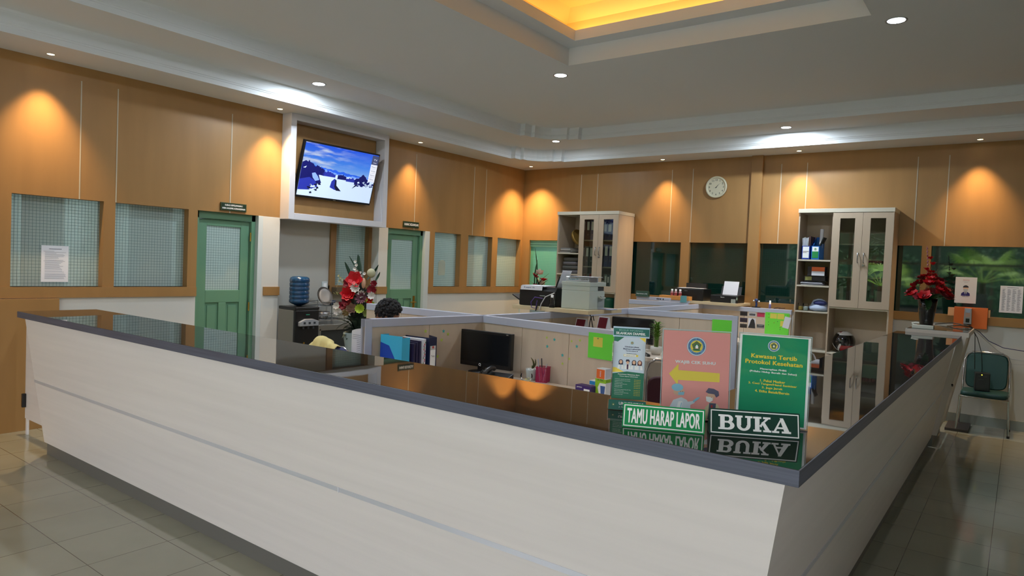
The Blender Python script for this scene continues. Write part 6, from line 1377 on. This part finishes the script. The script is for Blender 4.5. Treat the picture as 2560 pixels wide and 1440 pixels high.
pr += [(.128, .37), (.128, .40), (.12, .43), (.09, .45), (.001, .452)]
b = MB(); b.lathe(pr, 32); b.build('bottle', m_blueglass, t)
t = thing('steel_table', 'low steel kitchen table under the dish rack in the niche', 'table', (-.10, -4.52, 0)); b = MB(); b.box((0, 0, .80), (.40, .62, .83)); b.build('top', m_steel, t, bevel=.003)
for x in (.02, .38):
    for y in (.02, .60): b = MB(); b.cyl((x, y, 0), (x, y, .80), .016); b.build('leg', m_steel, t)
b = MB(); b.box((.375, .04, .15), (.38, .58, .76)); b.build('front_cloth', M('dark_curtain', (34, 36, 32), .8), t)
b = MB(); b.box((.385, .03, .76), (.392, .59, .80)); b.box((.385, .03, .2), (.392, .05, .78)); b.build('front_trim', m_steel, t)
t = thing('dish_rack', 'two-tier wire dish rack on the steel table', 'dish rack', (-.06, -4.46, .8305)); b = MB(); w_, d, h_ = .26, .42, .30
for x in (0, w_):
    for y in (0, d): b.cyl((x, y, 0), (x, y, h_), .006)
for z in (.05, .22):
    b.tube([(0, 0, z), (w_, 0, z), (w_, d, z), (0, d, z), (0, 0, z)], .004, 6); b.tube([(0, 0, z+.05), (w_, 0, z+.05), (w_, d, z+.05), (0, d, z+.05), (0, 0, z+.05)], .004, 6)
    for k in range(17): b.cyl((w_, d*k/16, z), (w_, d*k/16, z+.05), .0022, n=6); b.cyl((0, d*k/16, z), (w_, d*k/16, z), .0018, n=5)
b.build('wire_frame', m_steel, t)
for i in range(3):
    t = thing('dinner_plate', 'white plate with a dark rim standing in the dish rack, %s' % ('front one', 'middle one', 'back one')[i], 'plate', (.16-.05*i, -4.33+.03*i, 1.168), 0, 'plates in the dish rack'); t.rotation_euler = (0, math.radians(74), .1)
    b = MB(); b.lathe([(.001, 0), (.06, 0), (.11, .012), (.112, .016), (.06, .006), (.001, .005)], 32); b.build('plate', M('plate_white', (150, 146, 142), .3), t)
    b = MB(); b.lathe([(.095, .0125), (.113, .0175)], 32, cap=False); b.build('rim_band', M('plate_rim', (80, 74, 70), .4), t)
b = MB(); b.lathe([(.001, 0), (.03, 0), (.06, .05), (.057, .05), (.03, .006), (.001, .005)], 24); o = b.build('rice_bowl', M('bowl_blue', (40, 60, 96), .3)); o.location = (.08, -4.16, 1.055); tag(o, 'dark blue bowl on the upper rack tier', 'bowl')
b = MB(); b.lathe([(.001, 0), (.07, 0), (.10, .09), (.096, .09), (.068, .008), (.001, .007)], 28); o = b.build('mixing_bowl', M('bowl_steel', (150, 150, 150), .3, metal=.6)); o.location = (.08, -4.3, .885); tag(o, 'steel bowl on the lower rack tier', 'bowl')
t = thing('gift_basket', 'brown box with a round handle and yellow tinsel on the niche sill', 'basket', (-.10, -4.02, 1.19)); b = MB(); b.box((0, 0, .0), (.10, .32, .08)); b.build('box', M('basket_brown', (92, 76, 52), .7), t, bevel=.003)
b = MB(); b.tube([(.05, .04+.07-.07*math.cos(q*PI/10), .08+.07*math.sin(q*PI/10)) for q in range(11)], .003, 6); b.build('handle', M('handle_tan', (176, 160, 110), .5), t)
b = MB(); r = random.Random(4)
for k in range(60): c_ = Vector((.10+r.uniform(0, .02), r.uniform(-.04, .3), r.uniform(-.012, .02))); v = Vector((r.uniform(-1, 1), r.uniform(-1, 1), r.uniform(-1, 1)))*.014; b.add([tuple(c_-v), tuple(c_+v), tuple(c_+v+Vector((0, .003, .003)))], [(0, 1, 2)])
b.build('tinsel', M('tinsel', (204, 196, 96), .4), t)
for i, (yy, w_) in enumerate(((-4.115, .09), )):
    t = thing('light_switch', 'square white switch plate left of the niche window', 'switch', (-.149, yy-.03, 1.25)); b = MB(); b.box((0, 0, 0), (.010, w_, .09)); b.build('plate', m_jamb, t, bevel=.003); b = MB(); b.box((.010, .02, .02), (.014, w_-.02, .07)); b.build('rocker', m_wht, t, bevel=.001)

# tall flower arrangement beside the niche
fx, fy = 1.06, -4.57
t = thing('flower_arrangement', 'tall vase with a big bouquet of red, white and lime silk flowers before the niche', 'flower vase', (fx, fy, 0))
b = MB(); b.lathe([(.001, 0), (.12, 0), (.13, .03), (.10, .12), (.085, .3), (.10, .5), (.13, .68), (.15, .80), (.145, .82), (.12, .78), (.001, .7)], 32); b.build('vase', M('vase_celadon', (150, 166, 168), .3, bump=(9, .5)), t)
def FP(px, py, off=0.0):
    """local point of the bouquet plane (through its axis, facing the picture side) for a pixel"""
    n = Vector((math.sin(YAW), math.cos(YAW), 0)); o = Vector((fx, fy, 0)) - n*off; d = _f+_r*((px-1280)/FPX)-_u*((py-720)/FPX); return CAM+d*((o-CAM).dot(n)/d.dot(n))-Vector((fx, fy, 0))
def blossom(px, py, R_, mat, n=6, layers=2, off=.08, up=.45, w_=.42, nm='blossom', seed=0):
    c_ = FP(px, py, off); b = MB(); petal_flower(b, (0, 0, 0), n, R_*1.22, w_, up, 0, (0, 0), layers, seed+int(px))
    q = Vector((-math.sin(YAW), -math.cos(YAW), .25)).to_track_quat('Z', 'Y').to_matrix().to_4x4(); q.translation = c_
    b.v = [tuple(q @ Vector(v)) for v in b.v]; return b.build(nm, mat, t)
blossom(887, 700, .085, m_red, 6, 2, .10, .35, .5); blossom(870, 710, .05, m_dred, 5, 2, .08)
blossom(872, 736, .075, m_red, 8, 3, .10, .6, .45); blossom(867, 755, .05, m_dred, 7, 3, .08); blossom(905, 748, .065, m_plum, 16, 3, .14, .9, .16); blossom(930, 727, .05, m_dred, 9, 2, .06); blossom(925, 752, .04, m_red, 8, 3, .12, .8)
blossom(890, 722, .05, m_white_f, 9, 3, .12, .8); blossom(904, 737, .042, m_white_f, 8, 3, .13, .8); blossom(930, 741, .042, m_white_f, 8, 3, .12, .9); blossom(845, 780, .042, m_white_f, 8, 3, .10, .8); blossom(842, 766, .036, m_white_f, 8, 3, .10, .8)
blossom(902, 774, .052, m_lime_f, 12, 4, .16, 1.0, .5); blossom(930, 764, .042, m_lime_f, 9, 3, .12, .9); blossom(921, 785, .05, M('petal_olive', (120, 130, 60), .6), 12, 4, .12, 1.0, .4); blossom(880, 772, .055, M('petal_mauve', (130, 96, 80), .6), 7, 2, .12); blossom(866, 782, .04, M('petal_tan', (140, 116, 74), .6), 7, 2, .1); blossom(913, 750, .03, m_lime_f, 7, 2, .14); blossom(858, 765, .05, m_dred, 8, 3, .06); blossom(935, 710, .035, m_dred, 8, 2, .05)
c_ = FP(928, 683, .08); b = MB(); b.ball(c_, .048, n=16, k=12, sc=(1, 1, 1.1)); b.build('seed_head', M('seed_pale', (176, 172, 140), .8), t)
c_ = FP(909, 708, .12); b = MB(); b.ball(c_, .03, n=14, k=12, sc=(.8, .8, 2.0)); b.build('lily_bud', m_peach, t)
b = MB()
for (u, v, r_) in ((889, 655, .02), (892, 664, .022), (888, 673, .024), (893, 680, .026), (884, 682, .02), (902, 682, .018), (904, 690, .018), (912, 685, .022)): petal_flower(b, FP(u, v, .09), 5, r_, .5, .8, 0, (1.2, .5), 1, int(u))
b.build('white_spray', m_white_f, t)
for (x0, y0, x1, y1, w_, cv) in ((882, 705, 862, 655, .020, .06), (884, 700, 867, 672, .014, .05), (893, 675, 873, 640, .008, .0), (900, 700, 895, 637, .026, .02), (904, 702, 898, 640, .016, -.05), (916, 700, 946, 662, .014, .35), (936, 705, 950, 680, .012, .2)):
    b = MB(); leafshape(b, FP(x0, y0, .03), FP(x1, y1, .03), w_, curve=cv, n=10, up=(math.sin(YAW), math.cos(YAW), 0)); b.build('blade_leaf', m_leaf1, t)
b = MB(); r = random.Random(13)
for k in range(70):
    a = r.uniform(0, 2*PI); z0 = .84+r.uniform(-.04, .1); L_ = r.uniform(.12, .25); leafshape(b, (.04*math.cos(a), .04*math.sin(a), z0), (L_*math.cos(a), L_*math.sin(a), z0+r.uniform(-.12, .18)), .028, curve=.15, n=4)
b.build('foliage', M('bouquet_leaf', (50, 66, 54), .6), t)
for (c3, rr, zc_, n_, mt) in (((0, 0), .10, 1.13, 40, M('filler_dark', (50, 40, 40), .7)), ((0, 0), .13, 1.28, 26, M('filler_gold', (120, 100, 60), .6))):
    b = MB()
    for k in range(n_): v = Vector((r.gauss(0, 1), r.gauss(0, 1), r.gauss(0, 1))).normalized()*rr*r.uniform(.5, 1.1); b.ball((v.x, v.y, zc_+v.z*1.5), .016 if mt.name == 'filler_dark' else .008, n=6, k=4)
    b.build('filler_sprig', mt, t)
b = MB(); b.tube([FP(890, 800, 0), FP(880, 760, .02), FP(858, 710, .04), FP(846, 690, .04)], .004, 5)
for (u, v) in ((848, 690), (853, 696), (858, 700), (850, 703), (860, 706)): petal_flower(b, FP(u, v, .05), 5, .018, .4, .6, 0, (1, 0), 1, v)
b.build('pale_orchid_spray', M('orchid_pale', (150, 146, 100), .6), t)
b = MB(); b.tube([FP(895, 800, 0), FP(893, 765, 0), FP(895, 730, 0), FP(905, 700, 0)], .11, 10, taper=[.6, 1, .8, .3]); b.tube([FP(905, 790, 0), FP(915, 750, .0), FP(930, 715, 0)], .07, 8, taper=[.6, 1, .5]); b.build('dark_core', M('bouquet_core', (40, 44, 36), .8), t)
# small second arrangement in the far corner by the mint window
t = thing('corner_bouquet', 'small bouquet with red flowers at the mint window in the room corner', 'flower vase', (.62, -.34, 0)); b = MB(); b.lathe([(.001, 0), (.11, 0), (.09, .3), (.13, .95), (.12, 1.0), (.001, .95)], 24); b.build('vase', M('vase_celadon', (150, 166, 168), .3), t)
r = random.Random(5)
for k in range(9): a = r.uniform(0, 6.28); b = MB(); petal_flower(b, (.12*math.cos(a)*r.random(), .12*math.sin(a)*r.random(), 1.05+.06*k), 6, .075, .5, .5, 0, (r.uniform(-.9, 0), r.uniform(-.5, .5)), 2, k); b.build('blossom', (m_red, m_dred, m_white_f)[k % 3], t)
b = MB()
for k in range(16): a = r.uniform(0, 6.28); leafshape(b, (0, 0, 1.0), (.2*math.cos(a), .12*math.sin(a)-.02, 1.1+.45*r.random()), .02, curve=.2)
leafshape(b, (-.06, 0, 1.2), (-.10, 0, 1.95), .018, curve=.05); leafshape(b, (-.06, 0, 1.2), (-.04, 0, 1.75), .018, curve=.05); b.build('foliage', m_leaf1, t)

# ------------------------------------------------------------------ chair with jacket, folder on the partition, seated person
ch = chair('office chair with its back under the navy jacket, near the partition post', (2.94, -6.62, 0), math.radians(20), M('chair_grey', (60, 60, 70), .6), w_=.40, h_=.97)
def drape(label, name, cx_, cy_, rz, w_, top, drop, mat, th, bump_seed, off=0):
    """cloth hung over a chair back: a folded sheet with wrinkles"""
    t = thing(name, label, 'clothing', (cx_, cy_, 0), rz); b = MB(); n, m = 26, 14; r = random.Random(bump_seed); ph_ = [r.uniform(0, 6.28) for _ in range(4)]
    for side in (0, 1):
        vs = []
        for j in range(m+1):
            q = j/m*2-1   # -1 front hem .. +1 back hem
            for i in range(n+1):
                u = i/n; x = (u-.5)*w_*(1+.10*abs(q)); arch = -.10*abs(u-.5)**1.6*2
                z = top+arch-(abs(q)**1.5)*drop*(1+.18*math.sin(5*u+ph_[0])); y = math.copysign(.035+.05*abs(q), q)*min(1, abs(q)*4)+.014*math.sin(13*u+ph_[1]+2*q)+.01*math.sin(29*u+ph_[2])
                zz = z+.010*math.sin(9*u+ph_[3])*(1-abs(q))
                vs.append((x, y, zz-(th if side else 0)*(1-abs(q))))
        fs = [(j*(n+1)+i, j*(n+1)+i+1, (j+1)*(n+1)+i+1, (j+1)*(n+1)+i) for j in range(m) for i in range(n)]
        b.add(vs, fs if not side else [f[::-1] for f in fs], 0, None, True)
    b.build('fabric', mat, t); return t
m_cl1 = M('jacket_navy', (66, 68, 108), .9, bump=(90, .2)); m_cl2 = M('cloth_yellow', (222, 206, 140), .9, bump=(90, .2))
drape('navy jacket hanging over the chair back left of the person', 'jacket', 2.84, -6.40, math.radians(20), .42, 1.02, .42, m_cl1, .012, 3)
drape('pale yellow cloth laid on top of the navy jacket', 'yellow_cloth', 2.835, -6.405, math.radians(16), .27, 1.05, .15, m_cl2, .006, 8)
t = thing('document_folder', 'white typed sheet and blue folder leaning at the left of the partition post', 'document', (3.0, -6.27, .78), 0)
b = MB(); n = 12; b.add([(.03*math.sin(PI*z/.36)*0+.24*i/n, -.03*math.sin(PI*i/n)-.0, z*(1-.10*(1-i/n)**2)) for z in (0, .36) for i in range(n+1)], [(i, i+1, n+2+i, n+1+i) for i in range(n)], 0, None, True); p = b.build('typed_sheet', m_paper, t)
b = MB()
for k in range(14): b.box((.10 if k > 2 else .05, -.034, .30-.014*k), (.19, -.032, .302-.014*k))
b.build('typed_lines', M('typed_grey', (110, 112, 130), .7), p)
b = MB(); b.prism([(.07, 0), (.24, 0), (.24, .30), (.22, .28)], -.05, -.044, 0, axis=1); b.build('blue_folder', m_rblue, t)

# seated person, head bent over the desk, facing the back of the room
def skin_mesh(name, joints, edges, mat, parent, subsurf=2, root=0):
    me = bpy.data.meshes.new(name); me.from_pydata([j[0] for j in joints], edges, []); o = bpy.data.objects.new(name, me); C.objects.link(o)
    o.modifiers.new('skin', 'SKIN'); sv = me.skin_vertices[0].data
    for i, j in enumerate(joints): sv[i].radius = (j[1], j[2] if len(j) > 2 else j[1]); sv[i].use_root = (i == root)
    s_ = o.modifiers.new('sub', 'SUBSURF'); s_.levels = s_.render_levels = subsurf
    dg = bpy.context.evaluated_depsgraph_get(); m2 = bpy.data.meshes.new_from_object(o.evaluated_get(dg)); bpy.data.objects.remove(o)
    for p in m2.polygons: p.use_smooth = True
    m2.materials.clear(); m2.materials.append(mat); q = bpy.data.objects.new(name, m2); C.objects.link(q); q.parent = parent; return q
m_sk = M('skin_brown', (142, 98, 74), .55); m_hr = M('hair_black', (17, 15, 18), .75, bump=(60, 1.0)); m_shirt = M('shirt_grey', (120, 130, 150), .85, bump=(80, .15)); m_trs = M('trousers_dark', (30, 32, 40), .85)
pt = thing('person', 'seated person with short curly black hair, head bent over the desk', 'person', (2.84, -5.98, 0), 0)
# joints: facing +Y
J = [((0, 0, .50), .13, .10), ((0, .02, .66), .125, .095), ((0, .05, .84), .14, .10), ((0, .09, .94), .12, .085), ((0, .13, 1.02), .05, .05), ((0, .165, 1.08), .048, .05),
     ((-.19, .08, .92), .055), ((-.23, .12, .80), .044), ((-.20, .26, .795), .034), ((-.12, .36, .80), .026),
     ((.19, .08, .92), .055), ((.23, .12, .80), .044), ((.20, .26, .795), .034), ((.12, .36, .80), .026),
     ((-.10, .03, .49), .09), ((-.12, .42, .49), .062), ((-.12, .40, .25), .05), ((-.12, .38, .07), .036), ((-.12, .50, .035), .035, .028),
     ((.10, .03, .49), .09), ((.12, .42, .49), .062), ((.12, .40, .25), .05), ((.12, .38, .07), .036), ((.12, .50, .035), .035, .028)]
Ed = [(0, 1), (1, 2), (2, 3), (3, 4), (4, 5), (3, 6), (6, 7), (7, 8), (8, 9), (3, 10), (10, 11), (11, 12), (12, 13), (0, 14), (14, 15), (15, 16), (16, 17), (17, 18), (0, 19), (19, 20), (20, 21), (21, 22), (22, 23)]
skin_mesh('body', J, Ed, m_sk, pt)
def grow(idx, ed, k, name, mat, add=.008):
    mp = {v: i for i, v in enumerate(idx)}; js = [(J[v][0], J[v][1]*k+add, (J[v][2] if len(J[v]) > 2 else J[v][1])*k+add) for v in idx]; skin_mesh(name, js, [(mp[a], mp[b_]) for a, b_ in ed], mat, pt)
grow([0, 1, 2, 3, 4, 6, 7, 10, 11], [(0, 1), (1, 2), (2, 3), (3, 4), (3, 6), (6, 7), (3, 10), (10, 11)], 1.04, 'shirt', m_shirt)
grow([0, 14, 15, 16, 17, 19, 20, 21, 22], [(0, 14), (14, 15), (15, 16), (16, 17), (0, 19), (19, 20), (20, 21), (21, 22)], 1.06, 'trousers', m_trs)
for s_ in (-1, 1):
    b = MB(); b.loft([[(s_*.12+.05*k*math.cos(a), y, .005+(.045*k+.03)*(.5+.5*math.sin(a))) for a in [2*PI*i/16 for i in range(16)]] for y, k in ((.33, .7), (.36, 1), (.45, 1), (.55, .95), (.59, .6))]); b.build('shoe', m_black, pt)
    # hand: palm, four fingers and a thumb, each its own bent chain
    px_ = s_*.12; hj = [((px_, .36, .80), .026, .018), ((px_-s_*.01, .41, .797), .036, .014), ((px_-s_*.012, .445, .792), .036, .013)]; he = [(0, 1), (1, 2)]
    skin_mesh('hand', hj, he, m_sk, pt, 2)
    for k, (dx, L_) in enumerate(((-.030, .062), (-.010, .074), (.010, .070), (.030, .055))):
        bx_ = px_-s_*.012+dx; skin_mesh('finger', [((bx_, .435, .793), .0085), ((bx_*1.0, .435+L_*.45, .797), .008), ((bx_, .435+L_*.8, .788), .0075), ((bx_, .435+L_, .779), .0065)], [(0, 1), (1, 2), (2, 3)], m_sk, pt, 1)
    skin_mesh('thumb', [((px_-s_*.028, .395, .795), .011), ((px_-s_*.052, .42, .79), .0095), ((px_-s_*.06, .448, .784), .008)], [(0, 1), (1, 2)], m_sk, pt, 1)
# head: bent forward about 35 degrees, turned a little to the picture's right
HX = T(0.0, .215, 1.19) @ RZ(math.radians(-14)) @ Matrix.Rotation(math.radians(-34), 4, 'X')
b = MB(HX); rings = []
for z, rx_, ry_, yo_ in ((-.125, .030, .030, .045), (-.115, .045, .045, .03), (-.09, .058, .068, .012), (-.06, .066, .082, .004), (-.02, .072, .094, 0), (.02, .076, .099, -.003), (.055, .074, .096, -.006), (.085, .062, .080, -.008), (.108, .038, .050, -.008), (.118, .008, .012, -.008)):
    rings.append([(rx_*math.cos(a), yo_+ry_*math.sin(a)+(.004 if math.sin(a) > .95 and -.05 < z < 0 else 0), z) for a in [2*PI*i/28 for i in range(28)]])
b.loft(rings); b.loft([[(x_*w_, y_, z_) for x_, y_ in ((-1, .088), (-.4, .088+d_), (.4, .088+d_), (1, .088))] for z_, w_, d_ in ((.012, .006, .004), (-.015, .009, .014), (-.034, .014, .026), (-.044, .013, .014))], cap=True); b.build('head', m_sk, pt)
for s_ in (-1, 1):
    b = MB(HX); b.ball((s_*.030, .084, .012), .0125, n=12, k=8); b.build('eye', m_wht, pt); b = MB(HX); b.ball((s_*.030, .0935, .010), .006, n=10, k=6); b.build('iris', m_hr, pt)
    b = MB(HX); b.tube([(s_*.016, .093, .030), (s_*.030, .094, .034), (s_*.046, .086, .030)], .0035, 6); b.build('eyebrow', m_hr, pt)
    b = MB(HX); b.ball((s_*.078, -.004, -.008), .028, n=12, k=8, sc=(.35, .7, 1.15)); b.build('ear', m_sk, pt)
b = MB(HX); b.tube([(-.024, .080, -.066), (-.01, .088, -.064), (.01, .088, -.064), (.024, .080, -.066)], .005, 6); b.build('mouth', M('lips', (120, 66, 60), .5), pt)
b = MB(HX); r = random.Random(17)
for k in range(520):
    v = Vector((r.gauss(0, 1), r.gauss(0, 1), r.gauss(0, 1))).normalized()
    if v.y > .30+.5*max(0, v.z) or v.z < -.85 or (v.y > .05 and v.z < -.1): continue
    b.ball((v.x*.086, v.y*.106-.006, v.z*.104+.032), r.uniform(.010, .019), n=6, k=4)
b.ball((0, -.022, .030), .096, n=24, k=14, sc=(.86, .93, .98)); b.build('hair', m_hr, pt)
chair('dark chair the person sits on', (2.84, -5.97, 0), PI, M('chair_dark', (34, 36, 44), .6), w_=.42, h_=.86)
